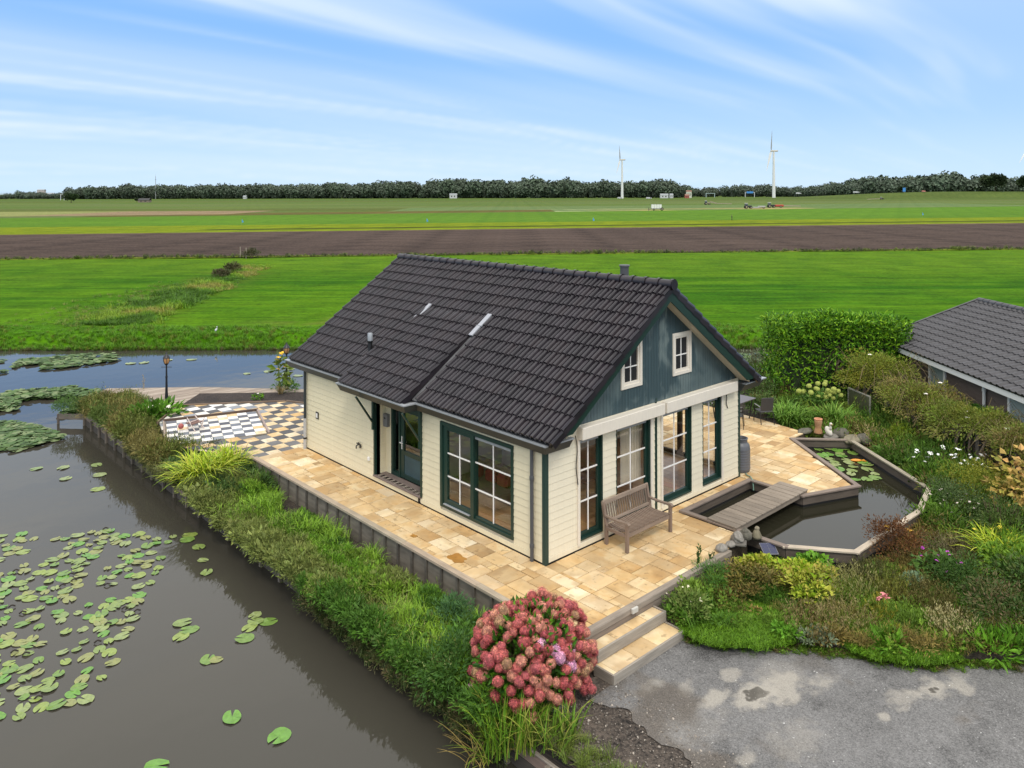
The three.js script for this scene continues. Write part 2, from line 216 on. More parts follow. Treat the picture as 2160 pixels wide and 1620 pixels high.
{
  // far plain: the one sheet that goes on to the horizon
  const G1 = [0.105, 0.165, 0.052], G2 = [0.135, 0.175, 0.085], G3 = [0.11, 0.13, 0.045], G4 = [0.15, 0.2, 0.06];
  struct('far_meadow', sheet(-9000, 9000, () => 60, () => 16000, -0.76, 1, 1, () => [0.1, 0.15, 0.05]), grassM);
  const patch = (a, c) => { const n = fbm(a * 0.004 + 9, c * 0.016 + 3, 256, 256, 3, 8), m = fbm(a * 0.012, c * 0.06 + 30, 256, 256, 3, 9), band = vn(3.1, c * 0.012 + 7, 256, 256, 4); let k = mix3(G1, G2, sstep(n, 0.35, 0.65)); k = mix3(k, G3, sstep(band, 0.5, 0.75) * 0.8); k = mix3(k, G4, sstep(m, 0.58, 0.75) * 0.6); return k; };
  struct('pasture', sheet(-900, 900, (a) => L6(clamp(a, -200, 400)) - 3, () => 900, -0.72, 120, 60, patch), grassM);
  // crops where the machines stand
  struct('crop_field', sheet(-60, 330, (a) => L6(a) + 1, (a) => L6(a) + 140, -0.70, 110, 36, (a, c) => { const n = fbm(a * 0.03, c * 0.05, 256, 256, 4, 3), e = sstep(c - L6(a), 55, 10) * sstep(a, 30, 55) * (1 - sstep(a, 150, 175)), w = sstep(n, 0.5, 0.6) * sstep(c - L6(a), 70, 20) * (1 - sstep(a, 60, 90)) * sstep(a, -10, 10); let k = mix3([0.125, 0.2, 0.1], [0.16, 0.21, 0.12], n); k = mix3(k, [0.36, 0.4, 0.32], w); return mix3(k, [0.42, 0.34, 0.22], e * sstep(n, 0.36, 0.52) * 0.9); }), grassM);
  struct('stubble_field', sheet(-250, -120, (a) => L6(-150) + 26 + (a + 150) * 0.35, (a) => L6(-150) + 95 + (a + 200) * 0.1, -0.69, 40, 14, (a, c) => { const e = sstep(-a, 152 - (c - 300) * 0.12, 158); return mix3([0.45, 0.34, 0.2], [0.42, 0.46, 0.16], sstep(-a, 185, 200)); }), soilM);
  struct('brown_field', sheet(-165, 20, (a) => L6(a) + 3, (a) => L6(a) + 46, -0.695, 60, 10, (a, c) => { const n = fbm(a * 0.05, c * 0.07, 256, 256, 3, 5); return mix3([0.10, 0.105, 0.04], [0.17, 0.13, 0.06], n); }), grassM);
  struct('young_crop_field', sheet(-320, 520, L5, L6, -0.68, 90, 20, (a, c) => sum([0.115, 0.235, 0.03], 0.92 + 0.25 * (fbm(a * 0.02, c * 0.05, 256, 256, 3, 2) - 0.5))), grassM);
  struct('yellow_grass_field', sheet(-260, 330, L4, L5, -0.66, 160, 14, (a, c) => { const n = fbm(a * 0.25, c * 0.25, 256, 256, 3, 2); const t = (c - L4(a)) / (L5(a) - L4(a)); return Math.abs(t - 0.32) < 0.08 && a > -75 ? sum([0.055, 0.07, 0.012], 0.7 + 0.8 * n) : sum([0.185, 0.24, 0.014], 0.78 + 0.45 * n); }), grassM);
  struct('field_track', sheet(-220, 290, L3, L4, -0.65, 60, 1, (a) => sum([0.26, 0.2, 0.12], 0.9 + 0.3 * (vn(a * 0.3, 2) - 0.5))), soilM);
  struct('ploughed_field', sheet(-220, 290, L2, L3, -0.66, 120, 40, (a, c) => { const n = fbm(a * 0.02 + 4, c * 0.1, 256, 256, 4, 3); return sum(mix3([0.125, 0.09, 0.075], [0.165, 0.12, 0.098], n), 0.82 + 0.2 * n); }), soilM);
  struct('ditch_strip', sheet(-150, 190, L1, L2, (a, c) => -0.62 + 0.14 * fbm(a * 0.4, c, 256, 256, 2, 1), 170, 3, (a, c) => { const n = fbm(a * 0.3, c * 0.6, 256, 256, 3, 7); return mix3([0.04, 0.05, 0.015], [0.16, 0.21, 0.03], sstep(n, 0.35, 0.6)); }), grassM);
  // the meadow across the canal, with a slight swell and an old ditch
  const ht = (a, c) => { const d = Math.abs(a - ditchAt(c)); return -0.60 + 0.16 * (fbm(a * 0.05, c * 0.08, 256, 256, 3, 3) - 0.5) - 0.10 * Math.exp(-d * d / 3.2) * sstep(c, 48, 53) * (1 - sstep(c, 80, 88)) - 0.62 * Math.pow(1 - sstep(c, 46.3, 49.3), 1.5); };
  struct('meadow', sheet(-110, 150, L0, L1, ht, 320, 110, (a, c) => {
    const n = fbm(a * 0.035 + 5, c * 0.09, 256, 256, 4, 6), s = fbm(a * 0.05 + 2, c * 0.9, 256, 256, 3, 4), b = fbm(a * 0.5, c * 0.6, 256, 256, 3, 9), d = Math.abs(a - ditchAt(c) - 2 * (b - 0.5));
    let k = mix3([0.042, 0.15, 0.004], [0.10, 0.235, 0.008], clamp(sstep(n, 0.3, 0.7) * 0.55 + sstep(s, 0.38, 0.64) * 0.65));
    k = mix3(k, [0.13, 0.25, 0.016], sstep(c + 22 * (n - 0.5), 66, 96) * 0.75);
    k = mix3(k, [0.10, 0.27, 0.010], (1 - sstep(c, 48, 52)) * 0.7);
    const inD = sstep(c, 50, 55) * (1 - sstep(c, 82, 92));
    k = mix3(k, mix3([0.16, 0.2, 0.04], [0.06, 0.14, 0.015], sstep(b, 0.4, 0.6)), inD * (1 - sstep(d, 1.2, 5.5)) * 0.55);
    const bare = Math.exp(-(Math.pow((a + 12.5) / 4, 2) + Math.pow((c - 52.6) / 1.4, 2))); k = mix3(k, [0.17, 0.19, 0.06], clamp(bare * 1.2) * sstep(b, 0.3, 0.55) * 0.9);
    return sum(k, 0.80 + 0.3 * (b - 0.5));
  }), grassM);
  // raised motorway embankment in front of the right-hand woods
  struct('embankment', sheet(330, 1400, () => 1050, () => 1150, (a, c) => -0.7 + 9.0 * sstep(a, 330, 640) * sstep(c, 1050, 1120), 40, 10, (a, c) => sum([0.11, 0.155, 0.06], 0.9 + 0.3 * (vn(a * 0.02, c * 0.05) - 0.5))), grassM);
}
// our bank of the canal: garden soil a hand below the terrace, falling a little to the lane
const LAND = [[-3.28, 30], [-3.28, -22.8], [-2.0, -24.4], [4.5, -17.8], [12, -14], [24, -7.4], [32, -4], [60, 14], [60, 50], [-3.28, 50]];
{
  const t = new Tri();
  struct('garden_soil', [flat(LAND, -0.62, 1), ...LAND.map((p, i) => { const q = LAND[(i + 1) % LAND.length], s = new Tri(); s.quad([p[0], -0.62, p[1]], [q[0], -0.62, q[1]], [q[0], -2.3, q[1]], [p[0], -2.3, p[1]], [0, 0], [3, 0], [3, 2], [0, 2]); return s.geo(); })], mat([0.10, 0.078, 0.058], 0.95, { map: T.soil, bumpMap: T.gritB, bumpScale: 0.03 }));
  // higher bed between pond, fence and lane
  const bed = (pts, y0, y1, name, c) => { const g = slab(pts, y0, y1, 0.05); struct(name, g, mat(c, 0.95, { map: T.soil, bumpMap: T.gritB, bumpScale: 0.03 })); };
  const E = [[0.75, 3.05], [1.35, 3.75], [2.1, 4.75], [2.75, 5.75], [3.3, 6.55], [4.4, 7.6], [6.5, 9.6]];
  const bedP = [[0.7, 2.45], [4.4, 2.45], [4.4, 3.15], [5.3, 4.45], [8.9, 4.55], [10.7, 4.1], [13.4, 0.8], [13.25, -3.4], [14, -10], [20, -6], [20, 2], [14, 8], [6.5, 9.6], ...E.slice().reverse()];
  struct('garden_bed', [flat(bedP, -0.40), ...bedP.map((p, i) => { const q = bedP[(i + 1) % bedP.length], s = new Tri(); s.quad([p[0], -0.40, p[1]], [q[0], -0.40, q[1]], [q[0] , -0.62, q[1]], [p[0], -0.62, p[1]], [0, 0], [1, 0], [1, 0.2], [0, 0.2]); return s.geo(); })], mat([0.085, 0.068, 0.048], 0.95, { map: T.soil, bumpMap: T.gritB, bumpScale: 0.03 }));
  // the asphalt lane, its edge nibbled by the planting
  const edge = []; for (let i = 0; i < E.length - 1; i++) for (let k = 0; k < 8; k++) { const x = lerp(E[i][0], E[i + 1][0], k / 8), z = lerp(E[i][1], E[i + 1][1], k / 8), n = (vn(i * 8 + k, 3.3) - 0.5) * 0.14; edge.push([x + n, z - n * 0.4]); }
  const ragged = []; for (let i = 0; i <= 40; i++) { const f = i / 40, x = lerp(-2.05, -1.5, Math.sin(f * 2.6)) - 1.3 * f * f, z = lerp(3.12, 7.0, f), n = fbm(i * 0.35 + 3, 8.8, 256, 256, 3, 3) - 0.5; ragged.push([x + n * 0.7, z + n * 0.15]); }
  struct('asphalt_lane', flat([[-2.0, 3.05], [0.7, 3.0], ...edge, [6.5, 9.6], [40, 43], [-3, 43], ...ragged.slice().reverse()], -0.55), mat([1, 1, 1], 0.92, { map: T.lane, bumpMap: T.gritB, bumpScale: 0.012 }));
  struct('gravel_patch', flat([[-0.8, 3.05], [-0.8, 7], [-2.5, 12], [-3.24, 12], [-3.24, 1.6], [-2.3, 2.2]], -0.565), mat([0.17, 0.14, 0.115], 0.95, { map: T.soil, bumpMap: T.gritB, bumpScale: 0.03 }));
}

// ---------- the bungalow: x runs along the gable front (0 to 7.7), z back along the side (0 to -10.6) ----------
const TAN = 0.711, roofY = (x) => 2.70 + (Math.min(x, 8.0 - x) + 0.22) * TAN;   // top of the battens
const house = thing('bungalow', 'cream boarded bungalow with dark tiled roof and blue boarded gable', 'bungalow');
const SID = [[0, 0], [-0.026, 0.006], [-0.024, 0.012], [-0.013, 0.157], [0, 0.157]];
// rows of lap boards, cut by openings [lo, hi, y0, y1]
function boards(parent, m, lo, hi, ops, y0, y1, put) {
  for (let r = 0; y0 + r * 0.157 < y1 - 0.02; r++) {
    const y = y0 + r * 0.157, mid = y + 0.08; let segs = [[lo, hi]];
    for (const [a, b, c, d] of ops) if (mid > c && mid < d) segs = segs.flatMap(([s, e]) => b <= s || a >= e ? [[s, e]] : [[s, a], [b, e]].filter(([p, q]) => q - p > 0.015));
    const h = Math.min(0.157, y1 - y), sec = SID.map(([a, b]) => [a, Math.min(b, h)]);
    for (const [s, e] of segs) part('siding_board', put(sweep(sec, e - s), s, y), m, parent);
  }
}
{
  // --- shell: walls with thickness and openings
  const LW = [[-3.66, -0.98, 0.22, 2.33], [-6.64, -4.5, 0.2, 2.6]], GW = [[1.07, 1.85, 0.2, 2.48], [2.34, 3.63, 0.2, 2.48], [4.13, 5.38, 0.2, 2.48], [5.9, 6.77, 0.2, 2.48]], RW = [[-3.3, -0.6, 0.15, 2.25], [-8.2, -6.4, 0.9, 2.1]];
  const shell = (ops, lo, hi, top, mk) => { const cuts = [lo, ...ops.flatMap((o) => [o[0], o[1]]).sort((a, b) => a - b), hi], g = []; for (let i = 0; i < cuts.length - 1; i++) { const a = cuts[i], b = cuts[i + 1], o = ops.find((q) => q[0] <= a + 1e-6 && q[1] >= b - 1e-6); if (b - a < 1e-4) continue; if (!o) g.push(mk(a, b, 0, top)); else { g.push(mk(a, b, 0, o[2])); if (o[3] < top) g.push(mk(a, b, o[3], top)); } } return g; };
  const wl = part('wall', shell(LW, -10.6, -0.16, 2.6, (a, b, y0, y1) => box(0.002, 0.14, y0, y1, a, b, 0)), M.inner, house);
  const wg = part('wall', shell(GW, 0.002, 7.698, 2.79, (a, b, y0, y1) => box(a, b, y0, y1, -0.14, -0.002, 0)), M.inner, house);
  const wr = part('wall', shell(RW, -10.6, -0.16, 2.6, (a, b, y0, y1) => box(7.56, 7.698, y0, y1, a, b, 0)), M.creamLit, house);
  const wb = part('wall', box(0.16, 7.54, 0, 2.6, -10.6, -10.46, 0), M.creamLit, house);
  boards(wl, M.cream, -10.6, -0.07, [[-3.66, -0.98, 0.22, 2.33], [-6.72, -4.44, 0.17, 2.6]], 0.14, 2.5, (g, s, y) => place(g, 0, y, s));
  boards(wg, M.creamLit, 0.07, 7.64, [[0.98, 1.85, 0.14, 2.6], [2.34, 3.70, 0.14, 2.6], [3.82, 3.92, 0, 3], [4.05, 5.38, 0.14, 2.6], [5.9, 6.86, 0.14, 2.6]], 0.14, 2.79, (g, s, y) => { g.rotateY(Math.PI / 2); return place(g, s, y, 0); });
  // plinth boards and corner trims
  part('plinth_board', [box(-0.03, -0.0, 0.03, 0.14, -10.6, -4.6), box(-0.03, 0, 0.03, 0.14, -4.5, -0.07)], M.cream, house);
  part('plinth_board', box(0.07, 7.64, 0.03, 0.14, 0, 0.03), M.creamLit, house);
  part('footing', [box(-0.012, 0.05, -0.05, 0.03, -10.6, 0), box(0.05, 7.7, -0.05, 0.03, -0.05, 0.012)], M.black, house);
  part('corner_trim', [box(-0.034, 0.07, 0.0, 2.46, 0.0, 0.034), box(-0.034, 0, 0.0, 2.46, -0.07, 0.0)], M.greenSoft, house);
  part('corner_trim', [box(7.64, 7.734, 0, 2.55, 0, 0.034), box(7.70, 7.734, 0, 2.55, -0.08, 0)], M.greenSoft, house);
  part('centre_strip', [box(3.83, 3.91, 0.0, 2.5, 0.0, 0.03), box(3.85, 3.89, 2.5, 2.9, 0.0, 0.035)], M.green, house);

  // --- gable windows: green frames set back, white bars, roller guides
  for (const [x0, x1, y0, y1] of GW) {
    const w = part('window', [box(x0, x0 + 0.06, y0, y1, -0.12, -0.05), box(x1 - 0.09, x1, y0, y1, -0.12, -0.05), box(x0 + 0.06, x1 - 0.09, y0, y0 + 0.12, -0.12, -0.05), box(x0 + 0.06, x1 - 0.09, y1 - 0.06, y1, -0.12, -0.05), box(x1 - 0.03, x1 + 0.004, y0, y1, -0.05, 0.03), box(x0 - 0.004, x0 + 0.02, y0, y1, -0.05, 0.03), box(x0 + 0.02, x1 - 0.03, y0 - 0.01, y0 + 0.03, -0.05, 0.032)], M.green, house);
    const a = x0 + 0.06, b = x1 - 0.09, c = y0 + 0.12, d = y1 - 0.06, m = (a + b) / 2;
    part('pane', box(a, b, c, d, -0.088, -0.086, 0), M.glass, w);
    part('glazing_bar', box(m - 0.018, m + 0.018, c, d, -0.078, -0.062), M.plain, w);
    for (const f of [1 / 3, 2 / 3]) part('glazing_bar', box(a, b, c + (d - c) * f - 0.018, c + (d - c) * f + 0.018, -0.079, -0.061), M.plain, w);
    part('blind_rail', box(a, b, d - 0.07, d, -0.06, -0.03), M.zinc, w);
  }
  for (const [a, b] of [[0.985, 1.06], [3.635, 3.70], [4.055, 4.125], [6.78, 6.85]]) part('shutter_guide', box(a, b, 0.1, 2.52, 0.0, 0.055), M.white, house);
  part('shutter_box', box(0.98, 4.02, 2.50, 2.775, 0.0, 0.2, 0.012), M.white, house);
  part('shutter_box', box(4.1, 7.36, 2.50, 2.775, 0.0, 0.2, 0.012), M.white, house);
  part('cable', tube([[7.0, 2.5, 0.04], [7.02, 2.35, 0.05], [7.0, 2.2, 0.05], [7.08, 2.05, 0.04]], 0.012), M.black, house);
  part('cable', tube([[0.9, 2.6, 0.05], [0.95, 2.3, 0.06], [0.92, 1.9, 0.05], [0.97, 1.5, 0.06]], 0.01), M.black, house);

  // --- blue gable boards, two white windows in it
  const GWIN = [[2.5, 3.29, 3.33, 4.41], [4.55, 5.35, 3.33, 4.41]];
  const gw = part('gable_wall', sweep([[0.32, 2.79], [7.66, 2.79], [7.66, 3.0], [4.0, roofY(4.0) - 0.06], [0.28, 2.83]], 0.1).translate(0, 0, -0.105), M.black, house);
  const under = (x) => roofY(x) - 0.33;
  for (let x = 0.2; x < 7.62; x += 0.112) {
    const a = x, b = Math.min(x + 0.106, 7.66), ta = under(a), tb = under(b); if (ta < 2.83 || tb < 2.83) continue;
    const mk = (lo, A, B) => part('cladding_board', slab(a < 4.0 && b > 4.0 ? [[a, -lo], [b, -lo], [b, -B], [4.0, -(A === ta ? under(4.0) : A)], [a, -A]] : [[a, -lo], [b, -lo], [b, -B], [a, -A]], 0, 0.028, 0.005).rotateX(Math.PI / 2), M.stain, gw);
    const win = GWIN.find((q) => b > q[0] + 0.05 && a < q[1] - 0.05);
    if (!win) mk(2.80, ta, tb); else { mk(2.80, win[2] + 0.03, win[2] + 0.03); if (Math.min(ta, tb) > win[3]) mk(win[3] - 0.03, ta, tb); }
  }
  for (const [x0, x1, y0, y1] of GWIN) {
    const fr = (a, b, c, d, w, z0, z1) => [box(a, a + w, c, d, z0, z1), box(b - w, b, c, d, z0, z1), box(a + w, b - w, c, c + w, z0, z1), box(a + w, b - w, d - w, d, z0, z1)];
    const w = part('window', [...fr(x0, x1, y0, y1, 0.085, -0.03, 0.06)], M.white, house);
    part('sash', fr(x0 + 0.085, x1 - 0.085, y0 + 0.085, y1 - 0.085, 0.06, -0.035, 0.035), M.white, w);
    const a = x0 + 0.145, b = x1 - 0.145, c = y0 + 0.145, d = y1 - 0.145, m = (a + b) / 2;
    part('pane', box(a, b, c, d, -0.012, -0.010, 0), M.glass, w);
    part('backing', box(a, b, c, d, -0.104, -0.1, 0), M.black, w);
    part('glazing_bar', box(m - 0.015, m + 0.015, c, d, -0.006, 0.012), M.plain, w);
    part('glazing_bar', box(a, b, (c + d) / 2 - 0.06, (c + d) / 2 - 0.03, -0.007, 0.013), M.plain, w);
    part('blind', box(a, b, d - 0.13, d, -0.03, -0.02, 0), M.plain, w);
  }

  // --- side window: fixed light and slider in heavy green frames
  {
    const y0 = 0.22, y1 = 2.33, w = part('window', [box(-0.05, 0.1, y0, y1, -3.66, -3.56), box(-0.05, 0.1, y0, y1, -1.05, -0.98), box(-0.05, 0.1, y1 - 0.08, y1, -3.56, -1.05), box(-0.05, 0.1, y0, y0 + 0.08, -3.56, -1.05), box(-0.06, 0.1, y0 + 0.08, y1 - 0.08, -2.46, -2.34),
      box(-0.02, 0.06, y0 + 0.08, y1 - 0.08, -3.56, -3.40), box(-0.02, 0.06, y0 + 0.08, y0 + 0.22, -3.40, -2.46), box(-0.02, 0.06, y1 - 0.18, y1 - 0.08, -3.40, -2.46), box(-0.02, 0.06, y0 + 0.08, y0 + 0.14, -2.34, -1.05)], M.green, house);
    const lights = [[-3.40, -2.46, y0 + 0.22, y1 - 0.18], [-2.34, -1.05, y0 + 0.14, y1 - 0.08]];
    for (const [a, b, c, d] of lights) {
      part('pane', box(0.018, 0.02, c, d, a, b, 0), M.glass, w); const m = (a + b) / 2;
      part('glazing_bar', box(-0.004, 0.012, c, d, m - 0.018, m + 0.018), M.plain, w);
      for (const f of [1 / 3, 2 / 3]) part('glazing_bar', box(-0.005, 0.013, c + (d - c) * f - 0.018, c + (d - c) * f + 0.018, a, b), M.plain, w);
    }
    part('blind_rail', box(-0.01, 0.015, y1 - 0.16, y1 - 0.08, -2.34, -1.05), M.zinc, w);
    part('sill', box(-0.075, -0.02, y0 + 0.085, y0 + 0.11, -3.5, -2.5), M.zinc, w);
  }

  // --- porch: recess with door, sidelight, letter box, brown sill
  {
    const X = 0.36;
    part('porch_wall', [box(0.0, X, 0.2, 2.6, -6.70, -6.64, 0), box(0.0, X + 0.1, 0.2, 2.6, -4.5, -4.44, 0), box(X, X + 0.1, 0.2, 2.6, -6.64, -6.40, 0), box(0, X + 0.1, 2.56, 2.6, -6.64, -4.5, 0), box(X, X + 0.1, 2.26, 2.56, -6.40, -4.5, 0)], M.cream, house);
    for (let k = 0; k < 15; k++) part('siding_board', place(sweep(SID, 0.24), X, 0.2 + k * 0.157, -6.64), M.cream, house);
    part('doorstep', box(-0.07, X, 0.155, 0.2, -6.7, -4.5, 0.008), tint(M.timberDark, [0.22, 0.17, 0.15]), house);
    part('downspout', box(-0.045, -0.005, 0.0, 0.15, -4.6, -4.56), M.black, house);
    for (const z of [-6.67, -4.47]) part('porch_trim', box(-0.04, 0.03, 0.19, 2.5, z - 0.035, z + 0.035), M.green, house);
    const df = part('door_frame', [box(X - 0.02, X + 0.09, 0.2, 2.26, -6.40, -6.30), box(X - 0.02, X + 0.09, 0.2, 2.26, -6.04, -5.96), box(X - 0.02, X + 0.09, 0.2, 2.26, -4.6, -4.5), box(X - 0.02, X + 0.09, 2.18, 2.26, -6.30, -4.6), box(X - 0.02, X + 0.09, 0.2, 0.3, -6.30, -6.04)], M.green, house);
    part('sidelight', box(X + 0.03, X + 0.032, 0.3, 2.18, -6.30, -6.04, 0), M.glass, df);
    const dr = part('door', [box(X, X + 0.06, 0.22, 2.18, -5.96, -5.80), box(X, X + 0.06, 0.22, 2.18, -4.78, -4.6), box(X, X + 0.06, 2.04, 2.18, -5.80, -4.78), box(X, X + 0.06, 0.86, 0.98, -5.80, -4.78), box(X, X + 0.06, 0.22, 0.34, -5.80, -4.78)], M.green, house);
    part('pane', box(X + 0.028, X + 0.03, 0.98, 2.04, -5.80, -4.78, 0), M.glass, dr);
    part('door_panel', box(X + 0.015, X + 0.04, 0.34, 0.86, -5.80, -4.78), M.teal, dr);
    part('handle', [box(X - 0.02, X, 1.0, 1.36, -5.9, -5.87), box(X - 0.05, X - 0.02, 1.16, 1.19, -5.96, -5.82)], M.plain, dr);
    for (const y of [0.45, 1.22, 1.9]) part('hinge', [box(X - 0.03, X, y, y + 0.12, -4.68, -4.62), box(X - 0.035, X, y + 0.05, y + 0.1, -4.74, -4.68)], M.plain, dr);
    const mb = part('letter_box', box(X - 0.14, X - 0.026, 1.5, 1.85, -6.62, -6.44, 0.01), tint(M.pipe, [0.2, 0.2, 0.2]), house);
    part('slot', box(X - 0.145, X - 0.14, 1.72, 1.76, -6.57, -6.49, 0), M.black, mb);
  }
  // small fittings on the side wall
  part('vent_grille', [box(-0.04, -0.02, 1.06, 1.27, -9.97, -9.80), box(-0.046, -0.04, 1.08, 1.25, -9.95, -9.82, 0)], M.black, house);
  part('vent_plate', box(-0.05, -0.046, 1.095, 1.235, -9.935, -9.835, 0), M.plain, house);
  part('garden_tap', [tube([[-0.02, 0.85, -7.42], [-0.1, 0.86, -7.42], [-0.15, 0.83, -7.42], [-0.15, 0.76, -7.42]], 0.018), box(-0.13, -0.05, 0.89, 0.915, -7.46, -7.38), box(-0.08, -0.03, 0.77, 0.87, -7.38, -7.34)], tint(M.pipe, [0.05, 0.045, 0.04]), house);
  part('socket_box', box(-0.07, -0.015, 0.52, 0.62, -6.98, -6.88, 0.01), M.plain, house);

  // --- roof: every tile its own shape; the 300 nearest as parts, the rest joined
  const TP = [[0, 0.0], [0.012, 0.04], [0.036, 0.080], [0.07, 0.088], [0.10, 0.066], [0.122, 0.012], [0.134, 0.0], [0.148, 0.0], [0.162, 0.03], [0.19, 0.060], [0.222, 0.064], [0.252, 0.048], [0.27, 0.008], [0.284, 0.0], [0.3, 0.0]];
  function tileGeo(len, verge = 0) {
    const t = new Tri(), ext = verge > 0 ? [...TP, [0.305, 0.045], [0.335, 0.055], [0.36, 0.01]] : TP;
    for (let i = 0; i < ext.length - 1; i++) {
      const [a, p] = ext[i], [b, q] = ext[i + 1], L = 0.045, z0 = -0.03, z1 = len;
      t.quad([a, p, z0], [a, p + L, z1], [b, q + L, z1], [b, q, z0], [a, 0], [a, len], [b, len], [b, 0]);
      t.quad([a, p + L, z1], [a, p + L - 0.042, z1 + 0.003], [b, q + L - 0.042, z1 + 0.003], [b, q + L, z1], [a, 0], [a, 0.03], [b, 0.03], [b, 0]);
    }
    if (verge) { const x = verge > 0 ? 0.36 : 0.0; t.quad([x, 0.0, -0.03], [x, -0.12, -0.03], [x, -0.09, len], [x, 0.036, len], [0, 0], [0, 0.1], [len, 0.1], [len, 0]); }
    return t.geo();
  }
  const tileMs = [[0.021, 0.016, 0.023], [0.029, 0.022, 0.030], [0.014, 0.010, 0.016], [0.027, 0.019, 0.025]].map((c) => mat(c, 0.40, { map: T.mott }));
  const geos = { std: tileGeo(0.394), vp: tileGeo(0.394, 1), vn: tileGeo(0.394, -1), can: tileGeo(0.375), canp: tileGeo(0.375, 1) };
  const rr = rng(11), tiles = [];
  const slope = (x0, y0, ang, sgn) => ({ Y: new THREE.Vector3(-sgn * Math.sin(ang), Math.cos(ang), 0), Z: new THREE.Vector3(-sgn * Math.cos(ang), -Math.sin(ang), 0), X: new THREE.Vector3(0, 0, sgn), x0, y0 });
  function addTile(S, d, z, g) { const m = M4().makeBasis(S.X, S.Y, S.Z), w = (rr() - 0.5) * 0.012; m.setPosition(S.x0 - S.Z.x * d, S.y0 - S.Z.y * d + w, z + (rr() - 0.5) * 0.006); tiles.push({ g, m, z, x: S.x0 - S.Z.x * d, k: Math.floor(rr() * 4) }); }
  const ang = Math.atan(TAN), A = slope(-0.22, 2.70, ang, 1), B = slope(8.22, 2.70, ang, -1), angC = Math.atan(0.645), Cn = slope(-0.585, 2.66, angC, 1);
  for (let r = 1; r <= 13; r++) for (let c = 0; c < 39; c++) {
    const z = -11.30 + c * 0.3, d = r * 0.397, x = -0.22 + d * Math.cos(ang);
    if (!(x < 2.28 && z + 0.15 > -7.66 && z + 0.15 < -4.4)) addTile(A, d, z, geos[c === 38 ? 'vp' : c === 0 ? 'vn' : 'std']);
    addTile(B, d, z + 0.3, geos[c === 38 ? 'vn' : 'std']);
  }
  for (let r = 1; r <= 9; r++) for (let c = 0; c < 10; c++) addTile(Cn, r * 0.374, -7.64 + c * 0.3, geos[c === 9 ? 'canp' : 'can']);
  const eye = camera.position; for (const t of tiles) { const p = new THREE.Vector3().setFromMatrixPosition(t.m); t.d = p.distanceTo(eye) + (t.m.elements[8] > 0 ? 100 : 0); }
  tiles.sort((a, b) => a.d - b.d);
  const roof = part('roof', [beamSlab(A), beamSlab(B, true)], M.black, house);
  function beamSlab(S, right) { // the boarded deck under the tiles, 12 cm thick
    const X = (d) => S.x0 - S.Z.x * d, Yy = (d) => S.y0 - S.Z.y * d, end = 5.16, o = 0.005, sec = [[X(0.02), Yy(0.02) - o], [X(end), Yy(end) - o], [X(end), Yy(end) - 0.13], [X(0.06), Yy(0.06) - 0.11]];
    return sweep(sec, 11.62).translate(0, 0, -11.27);
  }
  const restG = [[], [], [], []];
  tiles.forEach((t, i) => { if (i < 300) { const o = part('roof_tile', t.g, tileMs[t.k], roof); o.applyMatrix4(t.m); } else restG[t.k].push(t.g.clone().applyMatrix4(t.m)); });
  restG.forEach((g, k) => part('roof_tiles', g, tileMs[k], roof, 'stuff'));
  // ridge tiles
  for (let k = 0; k < 29; k++) {
    const L = 0.405, z = -11.28 + k * L, arc = (r, l, z0) => { const g = new THREE.CylinderGeometry(r, r, l, 12, 1, true, -Math.PI * 0.62, Math.PI * 1.24); g.rotateX(-Math.PI / 2); return g.translate(0, 0, z0); };
    part('ridge_tile', [arc(0.122, L + 0.03, L / 2), arc(0.146, 0.075, L - 0.02)].map((g) => g.translate(4.0, 5.735, z)), tileMs[k % 4], roof);
  }
  part('ridge_end', new THREE.CylinderGeometry(0.133, 0.133, 0.05, 16).rotateX(Math.PI / 2).translate(4.0, 5.735, 0.475), tileMs[2], roof);
  // bargeboards and soffit
  const bb = (sg) => { const q = [[0.0, 2.80], [4.0, 5.65], [4.0, 5.32], [0.46, 2.80]].map(([x, y]) => [sg > 0 ? x : 8.0 - x, y]); return sweep(q, 0.035).translate(0, 0, 0.35); };
  part('bargeboard', bb(1), M.green, house); part('bargeboard', bb(-1), M.green, house);
  const sof = (sg) => sweep([[0.3, roofY(0.3) - 0.325], [3.99, roofY(3.99) - 0.325], [3.99, roofY(3.99) - 0.34], [0.3, roofY(0.3) - 0.34]].map(([x, y]) => [sg > 0 ? x : 8.0 - x, y]), 0.345).translate(0, 0, 0.003);
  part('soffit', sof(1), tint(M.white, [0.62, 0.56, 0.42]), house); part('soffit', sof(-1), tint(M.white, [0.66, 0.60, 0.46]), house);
  // canopy over the porch: deck, cheek, flashings, brackets
  const cs = sweep([[-0.56, 2.655], [2.2, 4.43], [2.2, 4.32], [-0.5, 2.575]], 2.98).translate(0, 0, -7.62);
  part('canopy_deck', cs, M.black, house);
  part('canopy_cheek', sweep([[-0.56, 2.70], [2.2, 4.48], [2.2, 4.37], [-0.2, 2.62], [-0.5, 2.56]], 0.03).translate(0, 0, -4.64), M.black, house);
